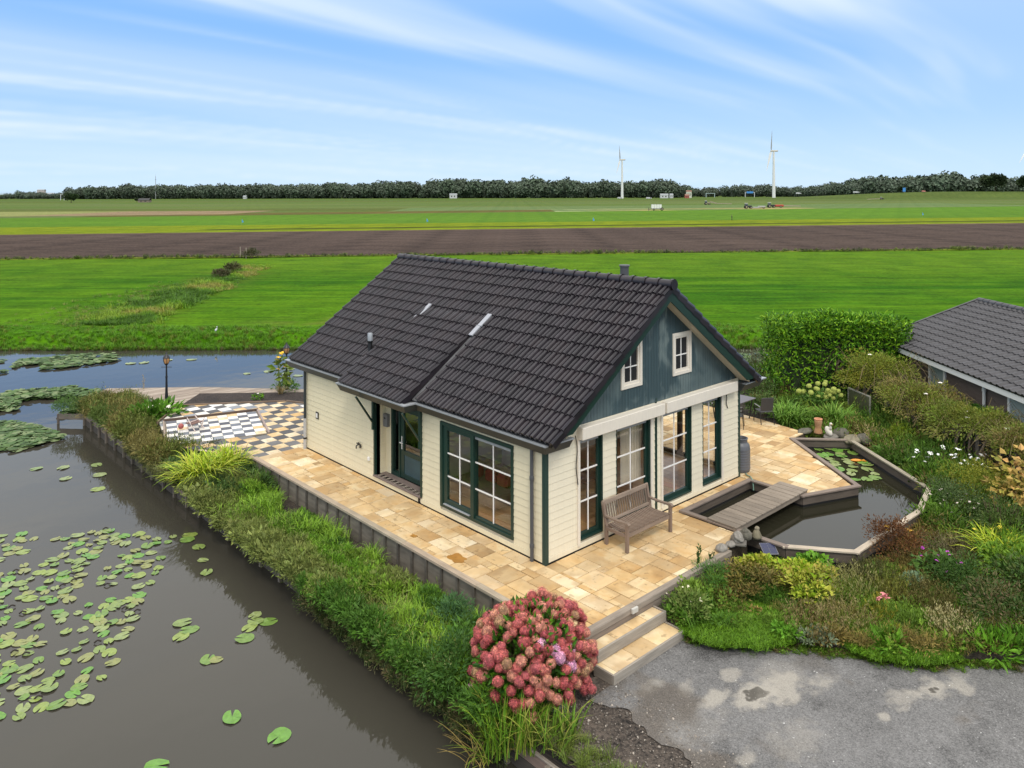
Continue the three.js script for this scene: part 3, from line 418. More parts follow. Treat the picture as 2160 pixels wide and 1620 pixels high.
  const onRoof = (d0, d1, z0, z1, lift) => { const g = new Tri(), P = (d, z) => [-0.22 + d * Math.cos(ang) - lift * Math.sin(ang), 2.70 + d * Math.sin(ang) + lift * Math.cos(ang), z]; g.quad(P(d0, z0), P(d0, z1), P(d1, z1), P(d1, z0), [0, 0], [z1 - z0, 0], [z1 - z0, d1 - d0], [0, d1 - d0]); const top = g.geo(), h = new Tri(), Q = (d, z) => { const p = P(d, z); return [p[0] + 0.04 * Math.sin(ang), p[1] - 0.04 * Math.cos(ang), p[2]]; }; for (const [a, b] of [[[d0, z0], [d0, z1]], [[d0, z1], [d1, z1]], [[d1, z0], [d0, z0]]]) h.quad(P(...a), P(...b), Q(...b), Q(...a), [0, 0], [1, 0], [1, 0.1], [0, 0.1]); return merge([top, h.geo()]); };
  part('flashing', [onRoof(2.72, 3.2, -4.55, -4.39, 0.12), onRoof(2.35, 2.74, -4.58, -4.42, 0.11)], M.leadPale, house);
  part('flashing', [onRoof(2.72, 3.2, -7.30, -7.16, 0.12), onRoof(2.35, 2.74, -7.40, -7.26, 0.11)], M.leadPale, house);
  part('valley_lead', onRoof(0.0, 2.6, -4.60, -4.38, 0.012), tint(M.lead, [0.2, 0.205, 0.22]), house);  // lead tinted darker: shadow along the canopy put into its colour
  part('valley_lead', [onRoof(0.25, 1.9, -7.64, -7.46, 0.09), onRoof(0.4, 1.1, -7.95, -7.6, 0.075)], tint(M.lead, [0.12, 0.105, 0.115]), house);
  for (const z of [-6.67, -4.47]) { part('bracket_post', box(-0.1, -0.04, 1.45, 2.45, z - 0.04, z + 0.04), M.green, house); part('bracket', beam([-0.06, 1.62, z], [-0.62, 2.46, z], 0.05, 0.05), M.green, house); }
  // flue pipes
  part('flue_pipe', [lathe([[0.001, 0.6], [0.075, 0.6], [0.075, 0.36], [0.062, 0.36]], 14).translate(0.62, 3.28, -7.9)], M.zinc, house);
  part('flue_collar', [lathe([[0.062, 0.36], [0.062, 0.0], [0.12, -0.06]], 14).translate(0.62, 3.28, -7.9), lathe([[0.088, 0.38], [0.088, 0.33], [0.06, 0.33]], 14).translate(0.62, 3.28, -7.9)], M.black, house);
  part('chimney_pipe', [lathe([[0.15, 0], [0.15, 0.12], [0.115, 0.14], [0.115, 0.32], [0.135, 0.33], [0.135, 0.38], [0.115, 0.39], [0.115, 0.8], [0.14, 0.82], [0.14, 0.86], [0.001, 0.86]], 16).translate(4.4, 5.22, -1.4)], M.pipe, house);
  // gutters: a boxed section carried round the corners, mitred
  function gutter(path, ends) {
    const outs = path.map((p, i) => { const n = (a, b) => { const d = Math.hypot(b[0] - a[0], b[1] - a[1]); return [-(b[1] - a[1]) / d, (b[0] - a[0]) / d]; }; const a = i ? n(path[i - 1], p) : null, b = i < path.length - 1 ? n(p, path[i + 1]) : null; if (!a) return b; if (!b) return a; const k = 1 + a[0] * b[0] + a[1] * b[1]; return [(a[0] + b[0]) / k, (a[1] + b[1]) / k]; });
    const run = (sec) => { const t = new Tri(), n = sec.length; for (let i = 0; i < path.length - 1; i++) { const L = Math.hypot(path[i + 1][0] - path[i][0], path[i + 1][1] - path[i][1]); for (let k = 0; k < n; k++) { const q = (j, s) => [path[j][0] + outs[j][0] * sec[s][0], sec[s][1], path[j][1] + outs[j][1] * sec[s][0]], e = (k + 1) % n; t.quad(q(i, k), q(i, e), q(i + 1, e), q(i + 1, k), [0, k * 0.1], [0, k * 0.1 + 0.1], [L, k * 0.1 + 0.1], [L, k * 0.1]); } }
      for (const j of [0, path.length - 1]) for (let k = 1; k < n - 1; k++) for (const s of [0, k, k + 1]) t.v([path[j][0] + outs[j][0] * sec[s][0], sec[s][1], path[j][1] + outs[j][1] * sec[s][0]], [sec[s][0], sec[s][1]]); return t.geo(); };
    const g = part('gutter', run([[0.0, 2.43], [0.13, 2.43], [0.255, 2.64], [0.0, 2.64]]), M.gutter, house);
    part('gutter_lip', run([[0.17, 2.642], [0.285, 2.642], [0.285, 2.672], [0.17, 2.672]]), M.zinc, g);
    part('gutter_back', run([[0.0, 2.642], [0.17, 2.642], [0.17, 2.65], [0.0, 2.65]]), M.lead, g);
  }
  gutter([[0, -11.55], [0, -7.5]]);
  gutter([[-0.37, -7.7], [-0.37, -4.64], [-0.001, -4.64], [-0.001, 0], [0.62, 0]]);
  gutter([[7.62, 0], [8.44, 0], [8.44, -11.55]]);
  part('eave_soffit', box(7.70, 8.44, 2.46, 2.48, -11.2, -0.02, 0), M.greenSoft, house); part('eave_soffit', box(-0.0, 0.02, 2.44, 2.6, -10.6, -0.02, 0), M.greenSoft, house);
  // downpipes
  const dp = (x, z, y0, y1, m, n = 'downpipe') => { const g = part(n, [new THREE.CylinderGeometry(0.042, 0.042, y1 - y0, 12).translate(x, (y0 + y1) / 2, z)], m, house); return g; };
  const d1 = dp(-0.085, -0.33, 0, 2.45, M.pipe); part('pipe_collar', [1.75, 0.28].map((y) => lathe([[0.042, 0], [0.052, 0.01], [0.052, 0.09], [0.042, 0.1]], 12).translate(-0.085, y, -0.33)), M.pipe, d1);
  const d2 = dp(-0.085, -10.56, 0.95, 2.45, M.gutter); part('pipe_sleeve', new THREE.CylinderGeometry(0.05, 0.05, 0.95, 12).translate(-0.085, 0.475, -10.56), tint(M.plain, [0.45, 0.45, 0.45]), d2); part('pipe_collar', lathe([[0.05, 0], [0.058, 0.01], [0.058, 0.05], [0.05, 0.06]], 12).translate(-0.085, 0.3, -10.56), M.black, d2);

  // --- inside: floor, ceiling, partition, openings towards the far terrace
  const fl = part('floor', box(0.14, 7.56, 0.02, 0.1, -10.46, -0.14, 0), M.black, house);
  for (let k = 0; k < 30; k++) part('floor_board', box(0.15 + k * 0.247, 0.15 + k * 0.247 + 0.243, 0.1, 0.12, -4.4, -0.15, 0.003), tint(M.floor, [0.48 + 0.08 * rr(), 0.26 + 0.05 * rr(), 0.12]), fl);
  part('ceiling', box(0.14, 7.56, 2.6, 2.66, -10.46, -0.14, 0), M.inner, house);
  part('partition', box(0.47, 7.56, 0.1, 2.6, -4.46, -4.4, 0), M.inner, house);
  part('patio_door', [box(7.58, 7.68, 0.15, 2.25, -3.3, -3.2), box(7.58, 7.68, 0.15, 2.25, -2.0, -1.86), box(7.58, 7.68, 0.15, 2.25, -0.7, -0.6), box(7.58, 7.68, 2.15, 2.25, -3.2, -0.7), box(7.58, 7.68, 0.15, 0.25, -3.2, -0.7)], tint(M.timberDark, [0.1, 0.06, 0.04]), house);
  part('curtain', (() => { const t = new Tri(), N = 28; for (let i = 0; i < N; i++) { const f = (k) => [2.9 + k / N * 0.75, -0.32 + 0.045 * Math.sin(k * 1.6)], [a, z] = f(i), [b, w] = f(i + 1); t.quad([a, 2.4, z], [a, 0.9, z], [b, 0.9, w], [b, 2.4, w], [0, 0], [0, 1], [1, 1], [1, 0]); } return t.geo(); })(), mat([0.62, 0.55, 0.42], 0.9), house);
}
// furniture behind the glass
{
  const wood = tint(M.floor, [0.26, 0.125, 0.055]), seat = mat([0.30, 0.22, 0.15], 0.9, { map: T.mott }), red = mat([0.22, 0.028, 0.022], 0.9);
  const tb = thing('dining_table', 'brown wooden table behind the large side window', 'table', [2.3, 0.12, -1.6]);
  part('tabletop', box(-0.9, 0.9, 0.71, 0.75, -0.5, 0.5), wood, tb); for (const [x, z] of [[-0.8, -0.4], [0.8, -0.4], [-0.8, 0.4], [0.8, 0.4]]) part('leg', box(x - 0.04, x + 0.04, 0, 0.71, z - 0.04, z + 0.04), wood, tb);
  const so = thing('sofa', 'dark brown sofa with red cushions seen through the side window', 'sofa', [1.2, 0.12, -3.4]);
  part('base', box(-0.45, 0.5, 0.08, 0.42, -0.9, 0.9, 0.04), seat, so); part('backrest', box(0.28, 0.5, 0.42, 0.85, -0.9, 0.9, 0.05), seat, so); for (const z of [-0.5, 0.1, 0.55]) part('cushion', box(0.05, 0.27, 0.43, 0.75, z - 0.2, z + 0.2, 0.06), red, so);
  const cb = thing('kitchen_cabinet', 'white kitchen cabinet standing behind the second tall window', 'cabinet', [3.4, 0.12, -3.9]);
  part('carcass', box(-0.9, 0.9, 0, 0.88, -0.3, 0.3), M.plain, cb); part('worktop', box(-0.92, 0.92, 0.88, 0.92, -0.32, 0.33), wood, cb); for (const x of [-0.88, -0.28, 0.3]) part('cabinet_door', box(x, x + 0.57, 0.1, 0.86, 0.3, 0.32), M.plain, cb);
  const st = thing('armchair', 'brown wooden armchair behind the first tall window', 'chair', [1.5, 0.12, -1.0], 0.5);
  part('seat', box(-0.3, 0.3, 0.36, 0.46, -0.3, 0.3, 0.03), red, st); part('backrest', box(-0.3, 0.3, 0.5, 1.0, -0.33, -0.27, 0.02), wood, st); for (const [x, z] of [[-0.27, -0.27], [0.27, -0.27], [-0.27, 0.27], [0.27, 0.27]]) part('leg', box(x - 0.03, x + 0.03, 0, 0.4, z - 0.03, z + 0.03), wood, st);
}

// ---------- terrace, steps, walls ----------
// clip a convex polygon by a convex region (both [x, z] lists)
function clip(poly, reg) {
  let ar = 0; reg.forEach((p, i) => { const q = reg[(i + 1) % reg.length]; ar += p[0] * q[1] - q[0] * p[1]; }); const R = ar > 0 ? reg : reg.slice().reverse(); let out = poly;
  for (let i = 0; i < R.length && out.length; i++) { const a = R[i], b = R[(i + 1) % R.length], sd = (p) => (b[0] - a[0]) * (p[1] - a[1]) - (b[1] - a[1]) * (p[0] - a[0]), n = []; for (let k = 0; k < out.length; k++) { const p = out[k], q = out[(k + 1) % out.length], s = sd(p), u = sd(q); if (s >= 0) n.push(p); if (s * u < 0) { const t = s / (s - u); n.push([lerp(p[0], q[0], t), lerp(p[1], q[1], t)]); } } out = n; }
  return out;
}
const areaOf = (p) => { let a = 0; p.forEach((q, i) => { const r = p[(i + 1) % p.length]; a += q[0] * r[1] - r[0] * q[1]; }); return Math.abs(a) / 2; };
const inPoly = (x, z, p) => { let c = false; for (let i = 0, j = p.length - 1; i < p.length; j = i++) if ((p[i][1] > z) !== (p[j][1] > z) && x < (p[j][0] - p[i][0]) * (z - p[i][1]) / (p[j][1] - p[i][1]) + p[i][0]) c = !c; return c; };
const stoneMs = [[0.69, 0.555, 0.36], [0.64, 0.49, 0.29], [0.75, 0.64, 0.46], [0.60, 0.44, 0.245], [0.70, 0.58, 0.41], [0.82, 0.75, 0.61], [0.50, 0.37, 0.215], [0.66, 0.52, 0.33]].map((c) => mat(c, 0.8, { map: T.stone, bumpMap: T.stoneB, bumpScale: 0.01 }));
{
  const R = rng(21), regs = [rect(-1.52, -0.035, -10.78, 2.22), rect(-0.035, 4.40, 0.035, 2.22), rect(4.40, 7.68, 0.035, 0.33), [[7.735, -9], [13.3, -9], [13.3, -3.3], [12.92, -0.66], [11.85, -0.642], [7.735, -0.642]], [[7.735, -0.638], [11.85, -0.638], [9.30, 2.53], [7.69, 1.88]]];
  const patio = struct('patio', regs.map((g) => slab(g, -0.6, -0.028, 0.002)), mat([0.12, 0.095, 0.06], 0.95, { map: T.soil }));
  // random-sized flags on a 20 cm grid
  const U = 0.205, x0 = -1.6, z0 = -9.4 - 1.64, NX = 74, NZ = 66, occ = new Uint8Array(NX * NZ), flags = [];
  const sizes = [[2, 3], [3, 2], [3, 3], [2, 2], [3, 4], [4, 3], [2, 1], [1, 2], [1, 1], [3, 2], [2, 3], [3, 3]];
  for (let j = 0; j < NZ; j++) for (let i = 0; i < NX; i++) {
    if (occ[j * NX + i]) continue; const fit = ([w, h]) => { if (i + w > NX || j + h > NZ) return false; for (let b = 0; b < h; b++) for (let a = 0; a < w; a++) if (occ[(j + b) * NX + i + a]) return false; return true; };
    let s; for (let k = 0; k < 12; k++) { const q = sizes[Math.floor(R() * sizes.length)]; if (fit(q) && (q[0] * q[1] > 2 || k > 7)) { s = q; break; } } s ??= [1, 1];
    for (let b = 0; b < s[1]; b++) for (let a = 0; a < s[0]; a++) occ[(j + b) * NX + i + a] = 1;
    const x = x0 + i * U, z = z0 + j * U, g = 0.005 + R() * 0.006, q = rect(x + g, x + s[0] * U - g, z + g, z + s[1] * U - g).map(([a, b]) => [a + (R() - 0.5) * 0.008, b + (R() - 0.5) * 0.008]);
    for (const reg of regs) { const c = clip(q, reg); if (c.length > 2 && areaOf(c) > 0.008) flags.push({ c, d: Math.hypot(x - camera.position.x, z - camera.position.z) - Math.sqrt(areaOf(c)) * 8 }); }
  }
  flags.sort((a, b) => a.d - b.d); const rest = stoneMs.map(() => []);
  flags.forEach((f, i) => { const k = Math.floor(R() * R() * 0.999 * stoneMs.length * 1.25) % stoneMs.length, g = slab(f.c, -0.03, (R() - 0.5) * 0.007, 0.006, R() * 9, R() * 9, R() < 0.5 ? 0 : Math.PI / 2); if (i < 300) part('flagstone', g, stoneMs[k], patio); else rest[k].push(g); });
  rest.forEach((g, k) => g.length && part('flagstones', g, stoneMs[k], patio, 'stuff'));
  // wet rusty puddle stains lie on single flags: thin films of water
  const wet = new THREE.MeshStandardMaterial({ color: C(0.47, 0.26, 0.065), roughness: 0.3, map: T.stone });
  for (const [x, z, s] of [[-1.2, -1.55, 0.19], [-1.25, -3.1, 0.08]]) {
    const ring = Array.from({ length: 20 }, (_, q) => { const a = q / 20 * 6.283, d = s * (0.55 + 0.75 * vn(q * 0.7 + x * 9, z * 5 + 3)); return [x + Math.cos(a) * d, z + Math.sin(a) * d * 1.25]; });
    part('wet_stain', flat(ring, 0.0065), wet, patio);
  }
}
{ // concrete plank wall with posts below the terrace edge
  const w = thing('retaining_wall', 'grey concrete plank wall with timber coping below the stone terrace', 'retaining wall', [-1.6, 0, 0]);
  const R = rng(4);
  for (let k = 0; k < 24; k++) { const z = -10.78 + k * 0.545; part('wall_panel', box(-0.03 + R() * 0.01, 0.02, -0.85, -0.045, z + 0.03, z + 0.535), M.conc, w); part('post', box(-0.07, 0.0, -0.9, -0.05, z - 0.03, z + 0.03), tint(M.conc, [0.14, 0.125, 0.105]), w); }
  for (let k = 0; k < 5; k++) part('coping_board', box(-0.075, 0.075, -0.045, 0.012 + R() * 0.004, -10.85 + k * 2.63, -10.85 + k * 2.63 + 2.62), tint(M.timber, [0.44 + 0.05 * R(), 0.37, 0.275]), w);
  part('end_panel', box(-0.03, 0.05, -0.5, 0.0, -10.9, -10.84), tint(M.timberDark, [0.1, 0.1, 0.09]), w);
  const e = thing('timber_edging', 'weathered sleeper edging along the front of the stone terrace', 'edging', [0, 0, 2.3]);
  for (const [a, b] of [[-1.68, 0.1], [0.105, 1.9], [1.905, 3.5]]) { part('sleeper', box(a, b, -0.1, 0.015, -0.075, 0.075, 0.01), tint(M.timber, [0.33, 0.28, 0.23]), e); part('face_board', box(a, b, -0.27, -0.11, -0.05, 0.055, 0.008), tint(M.timber, [0.27, 0.22, 0.18]), e); part('lower_board', box(a, b, -0.6, -0.28, -0.06, 0.04, 0.008), M.timberDark, e); }
  const l = thing('step_light', 'small pale box fixed to the sleeper edge above the steps', 'light', [0.02, -0.03, 2.38]); part('housing', box(-0.085, 0.085, -0.05, 0.05, 0, 0.05, 0.008), tint(M.plain, [0.55, 0.53, 0.48]), l); part('bracket', box(-0.06, 0.06, -0.06, -0.05, 0.0, 0.03), M.timberDark, l);
}
{ // two steps: timber frames filled with flags
  const s = thing('garden_steps', 'two sandstone steps framed in grey timber beside the hydrangea', 'steps', [0, 0, 0]), R = rng(8);
  for (const [x0, x1, z0, z1, y] of [[-1.34, 0.68, 2.36, 2.66, -0.2], [-1.42, 0.68, 2.62, 3.09, -0.4]]) {
    part('riser_board', box(x0, x1, y - 0.19, y + 0.015, z1 - 0.045, z1, 0.006), tint(M.timber, [0.37, 0.33, 0.28]), s);
    for (const x of [x0, x1 - 0.045]) part('side_board', box(x, x + 0.045, y - 0.19, y + 0.013, z0, z1 - 0.046, 0.006), tint(M.timber, [0.33, 0.285, 0.235]), s);
    part('step_core', box(x0 + 0.046, x1 - 0.046, y - 0.3, y - 0.03, z0, z1 - 0.046), M.soil, s);
    const cut = y > -0.3 ? [0, 0.28, 0.52, 0.75, 1] : [0, 0.05, 0.36, 0.64, 1]; for (let k = 0; k < 4; k++) { const a = lerp(x0 + 0.05, x1 - 0.05, cut[k]), b = lerp(x0 + 0.05, x1 - 0.05, cut[k + 1]); part('flagstone', slab(rect(a + 0.004, b - 0.004, z0 + 0.004, z1 - 0.05), y - 0.03, y, 0.006, R() * 9, R() * 9), stoneMs[[2, 4, 0, 2][k]], s); }
  }
}
// ---------- chequered terrace, deck, soil bed beyond the house ----------
{
  const R = rng(31), reg = [[-1.5, -10.95], [4.2, -10.95], [3.2, -14.5], [2.25, -16.5], [-1.0, -18.75], [-2.35, -17.0], [-3.0, -14.3]], ins = [[-2.15, -16.92], [0.78, -16.0], [-0.15, -13.2], [-3.05, -14.12]];
  const base = struct('chequered_terrace', [slab(reg, -0.7, -0.135, 0.002)], mat([0.2, 0.17, 0.13], 0.95, { map: T.soil }));
  const pale = [[0.72, 0.60, 0.42], [0.68, 0.52, 0.30], [0.74, 0.66, 0.51], [0.70, 0.57, 0.38], [0.74, 0.69, 0.60]].map((c) => mat(c, 0.8, { map: T.stone, bumpMap: T.stoneB, bumpScale: 0.006 })), dark = [[0.08, 0.08, 0.088], [0.12, 0.115, 0.115], [0.2, 0.19, 0.185], [0.1, 0.096, 0.096]].map((c) => mat(c, 0.65, { map: T.mott }));
  const white = [[0.78, 0.76, 0.71], [0.74, 0.70, 0.62], [0.8, 0.78, 0.75]].map((c) => mat(c, 0.65, { map: T.paint })), grey = [[0.20, 0.215, 0.25], [0.13, 0.135, 0.16], [0.30, 0.32, 0.35], [0.1, 0.1, 0.12]].map((c) => mat(c, 0.55, { map: T.mott }));
  const pick = (a) => a[Math.floor(R() * a.length)];
  const all = []; const S = 0.42;
  for (let j = 0; j < 20; j++) for (let i = 0; i < 18; i++) { const x = -3.1 + i * S, z = -19 + j * S; const c = clip(rect(x + 0.005, x + S - 0.005, z + 0.005, z + S - 0.005), reg); if (c.length < 3 || areaOf(c) < 0.01 || x > 3.2 || inPoly(x + S / 2, z + S / 2, ins)) continue; const far = sstep(-z, 14.5, 18.5) * 0.6; part('floor_tile', slab(c, -0.14, -0.12 + (R() - 0.5) * 0.006, 0.005, R() * 9, R() * 9), (i + j) % 2 ? (R() < far ? pick(white) : pick(pale)) : (R() < far * 0.7 ? grey[2] : pick(dark)), base); }
  const inset = thing('tiled_inset', 'raised square of white and blue-grey tiles in the chequered terrace', 'tiled square', [-2.15, -0.108, -16.92], -Math.atan2(0.92, 2.93));
  part('bed', box(-0.06, 3.13, -0.1, -0.012, -0.06, 2.98, 0), mat([0.2, 0.17, 0.13], 0.95), inset);
  for (let i = 0; i < 9; i++) for (let j = 0; j < 9; j++) part('floor_tile', slab(rect(i * 0.34 + 0.004, i * 0.34 + 0.336, j * 0.324 + 0.004, j * 0.324 + 0.32), -0.013, (R() - 0.5) * 0.004, 0.004, R() * 9, R() * 9), (i + j) % 2 ? pick(white) : R() < 0.16 ? pick(pale) : pick(grey), inset);
  part('back_board', box(-0.1, 3.16, -0.06, 0.06, -0.16, -0.07), tint(M.timberDark, [0.12, 0.08, 0.06]), inset); part('side_board', box(3.1, 3.16, -0.06, 0.05, -0.06, 2.98), tint(M.timber, [0.42, 0.33, 0.3]), inset); part('side_board', box(-0.1, -0.05, -0.06, 0.03, -0.06, 2.98), tint(M.timber, [0.4, 0.32, 0.26]), inset);
  const te = thing('terrace_edging', 'brown board edging between chequered tiles and dark soil bed', 'edging');
  for (const [p, q] of [[[-1.05, -0.14, -18.83], [2.25, -0.14, -16.6]], [[2.27, -0.14, -16.58], [3.3, -0.14, -14.5]], [[-1.05, -0.14, -18.83], [-2.4, -0.14, -17.05]], [[-1.55, -0.13, -10.98], [-0.02, -0.13, -10.72]]]) part('board', beam(p, q, 0.05, 0.12), tint(M.timber, [0.24, 0.17, 0.12]), te);
  // soil bed
  struct('soil_bed', slab([[0.42, -20.6], [4.3, -17.3], [4.6, -14.6], [3.32, -14.5], [2.28, -16.65], [-1.0, -18.9], [-0.9, -19.2]].filter((_, i) => i !== 3), -0.8, -0.24, 0.02), mat([0.085, 0.062, 0.05], 0.95, { map: T.soil, bumpMap: T.gritB, bumpScale: 0.04 }));
  // deck
  const dk = thing('wooden_jetty', 'weathered grey plank jetty along the canal behind the soil bed', 'jetty', [0, -0.34, 0]);
  const dm = [[0.42, 0.345, 0.28], [0.36, 0.29, 0.235], [0.47, 0.40, 0.33], [0.31, 0.25, 0.2]].map((c) => tint(M.timber, c)), regs = [[[-3.4, -22.75], [-2.0, -24.5], [1.0, -22.0], [0.40, -20.6], [-0.92, -19.1], [-1.7, -19.4]], [[1.0, -22.0], [4.7, -17.9], [4.35, -17.25], [0.40, -20.6]]];
  for (const g of regs) for (let k = 0; k < 52; k++) { const z = -24.6 + k * 0.145; const c = clip(rect(-4, 5, z + 0.004, z + 0.141), g); if (c.length > 2 && areaOf(c) > 0.01) part('plank', slab(c, -0.03, (R() - 0.5) * 0.006, 0.005, R() * 9, z), pick(dm), dk); }
  for (const [p, q] of [[[-3.42, -0.1, -22.78], [-2.02, -0.1, -24.55]], [[-2.0, -0.1, -24.56], [1.0, -0.1, -22.08]], [[1.0, -0.1, -22.08], [4.75, -0.1, -17.95]]]) part('fascia_board', beam(p, q, 0.05, 0.18), tint(M.timber, [0.25, 0.21, 0.17]), dk);
  for (const [x, z] of [[-3.3, -22.8], [-2, -24.4], [-0.5, -23.2], [1, -22], [2.8, -20], [4.6, -18]]) part('post', box(x - 0.06, x + 0.06, -1.6, -0.05, z - 0.06, z + 0.06), M.timberDark, dk);
}
{ // board bank along the canal
  const b = thing('bank_revetment', 'low grey timber boarding with stakes along the canal bank', 'revetment', [-3.3, 0, 0]), R = rng(14);
  for (let k = 0; k < 14; k++) { const z = -22.8 + k * 2.45; part('board', box(-0.02, 0.03, -1.02, -0.82 + R() * 0.02, z, z + 2.43, 0.006), tint(M.timber, [0.26 + 0.06 * R(), 0.22, 0.18]), b); part('lower_board', box(-0.015, 0.03, -1.5, -1.03, z, z + 2.44, 0.004), tint(M.timberDark, [0.1, 0.085, 0.07]), b); part('capping', box(-0.035, 0.05, -0.82, -0.785, z + 0.004, z + 2.436, 0.008), tint(M.timber, [0.36, 0.31, 0.26]), b); }
  for (let k = 0; k < 34; k++) { const z = -22.6 + k + (R() - 0.5) * 0.15; part('stake', box(-0.1, -0.022, -1.7, -0.86 + R() * 0.05, z - 0.04, z + 0.04, 0.006), tint(M.timber, [0.22, 0.185, 0.15]), b); }
  const d = thing('bank_end_board', 'short low board at the far corner of the planted bank', 'board'); part('board', beam([-3.3, -0.95, -22.8], [-4.05, -0.95, -23.6], 0.05, 0.22), tint(M.timber, [0.25, 0.21, 0.17]), d); part('stake', box(-4.1, -4.02, -1.6, -0.85, -23.7, -23.6), M.timberDark, d);
}
// ---------- pond ----------
{
  const P = [[4.47, 0.38], [7.63, 0.38], [7.61, 1.93], [9.37, 2.62], [11.87, -0.58], [13.12, 0.76], [10.55, 4.02], [8.8, 4.4], [5.42, 4.3], [4.53, 3.1], [4.5, 2.4]];
  struct('pond_water', flat(P, -0.27), new THREE.MeshPhysicalMaterial({ color: C(0.022, 0.021, 0.013), roughness: 0.03, ior: 1.33, bumpMap: T.water, bumpScale: 0.002 }));
  const e = thing('pond_edging', 'weathered timber edging around the angular garden pond', 'pond edging'), R = rng(6);
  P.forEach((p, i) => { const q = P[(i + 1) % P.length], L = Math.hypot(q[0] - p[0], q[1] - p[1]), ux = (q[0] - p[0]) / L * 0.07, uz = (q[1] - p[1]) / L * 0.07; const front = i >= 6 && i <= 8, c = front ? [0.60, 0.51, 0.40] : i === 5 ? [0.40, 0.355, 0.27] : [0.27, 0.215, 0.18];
    const A = [p[0] - ux, 0.02 + i * 0.0015, p[1] - uz], B = [q[0] + ux, 0.02 + i * 0.0015, q[1] + uz];
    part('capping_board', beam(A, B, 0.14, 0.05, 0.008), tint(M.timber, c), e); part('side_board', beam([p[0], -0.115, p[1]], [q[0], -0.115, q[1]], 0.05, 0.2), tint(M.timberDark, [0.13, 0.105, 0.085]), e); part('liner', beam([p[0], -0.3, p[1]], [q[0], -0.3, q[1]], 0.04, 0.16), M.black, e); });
  const br = thing('plank_footbridge', 'small plank footbridge over the narrow arm of the pond', 'footbridge', [4.42, 0.05, 1.12]);
  for (let k = 0; k < 15; k++) part('plank', box(k * 0.236 + 0.010, k * 0.236 + 0.226, 0.02, 0.055 + R() * 0.004, 0, 0.8, 0.008), tint(M.timber, sum([0.30, 0.25, 0.2], 0.85 + 0.3 * R())), br);
  for (const z of [0.03, 0.71]) part('beam', box(0.0, 3.54, -0.1, 0.019, z, z + 0.06), tint(M.timber, [0.3, 0.25, 0.2]), br);
}
// ---------- bench ----------
{
  const b = thing('garden_bench', 'weathered wooden slatted bench in front of the gable windows', 'bench', [2.53, 0, 0.5]), m = M.bench, m2 = tint(M.bench, [0.27, 0.195, 0.15]), m3 = tint(M.bench, [0.36, 0.28, 0.22]);
  const seatY = (z) => 0.43 + 0.05 * Math.pow((z - 0.02) / 0.3, 2) * (z > 0 ? 0.6 : 0.9) - 0.03;
  for (const x of [-0.8, 0.8]) {
    part('front_leg', box(x - 0.035, x + 0.035, 0, 0.62, 0.3, 0.37), m2, b);
    part('back_leg', [box(x - 0.035, x + 0.035, 0, 0.44, -0.3, -0.23), beam([x, 0.42, -0.265], [x, 0.93, -0.37], 0.07, 0.065)], m2, b);
    part('armrest', sweep([[0.40, 0.60], [0.41, 0.635], [0.36, 0.665], [0.25, 0.66], [0.0, 0.645], [-0.3, 0.66], [-0.3, 0.625], [0.0, 0.61], [0.25, 0.62]].map(([a, c]) => [a, c]), 0.075).rotateY(-Math.PI / 2).translate(x + 0.0375, 0, 0), m, b);
    part('side_rail', box(x - 0.025, x + 0.025, 0.33, 0.4, -0.23, 0.3), m2, b);
  }
  part('front_rail', box(-0.765, 0.765, 0.32, 0.41, 0.3, 0.34), m, b); part('back_rail', box(-0.765, 0.765, 0.33, 0.41, -0.27, -0.23), m, b);
  part('top_rail', beam([-0.84, 0.91, -0.365], [0.84, 0.91, -0.365], 0.04, 0.1), m3, b); part('lower_back_rail', beam([-0.765, 0.5, -0.28], [0.765, 0.5, -0.28], 0.035, 0.07), m3, b);
  for (let k = 0; k < 19; k++) { const x = -0.72 + k * 0.08; part('back_slat', beam([x, 0.52, -0.283], [x, 0.87, -0.357], 0.012, 0.045), m3, b); }
  for (let k = 0; k < 24; k++) { const x = -0.745 + k * 0.0648, sec = []; for (let i = 0; i <= 6; i++) { const z = -0.25 + i * 0.1; sec.push([z, seatY(z) + 0.022]); } for (let i = 6; i >= 0; i--) { const z = -0.25 + i * 0.1; sec.push([z, seatY(z)]); } part('seat_slat', sweep(sec, 0.04).rotateY(-Math.PI / 2).translate(x + 0.02, 0, 0), k % 3 ? m : m2, b); }
}
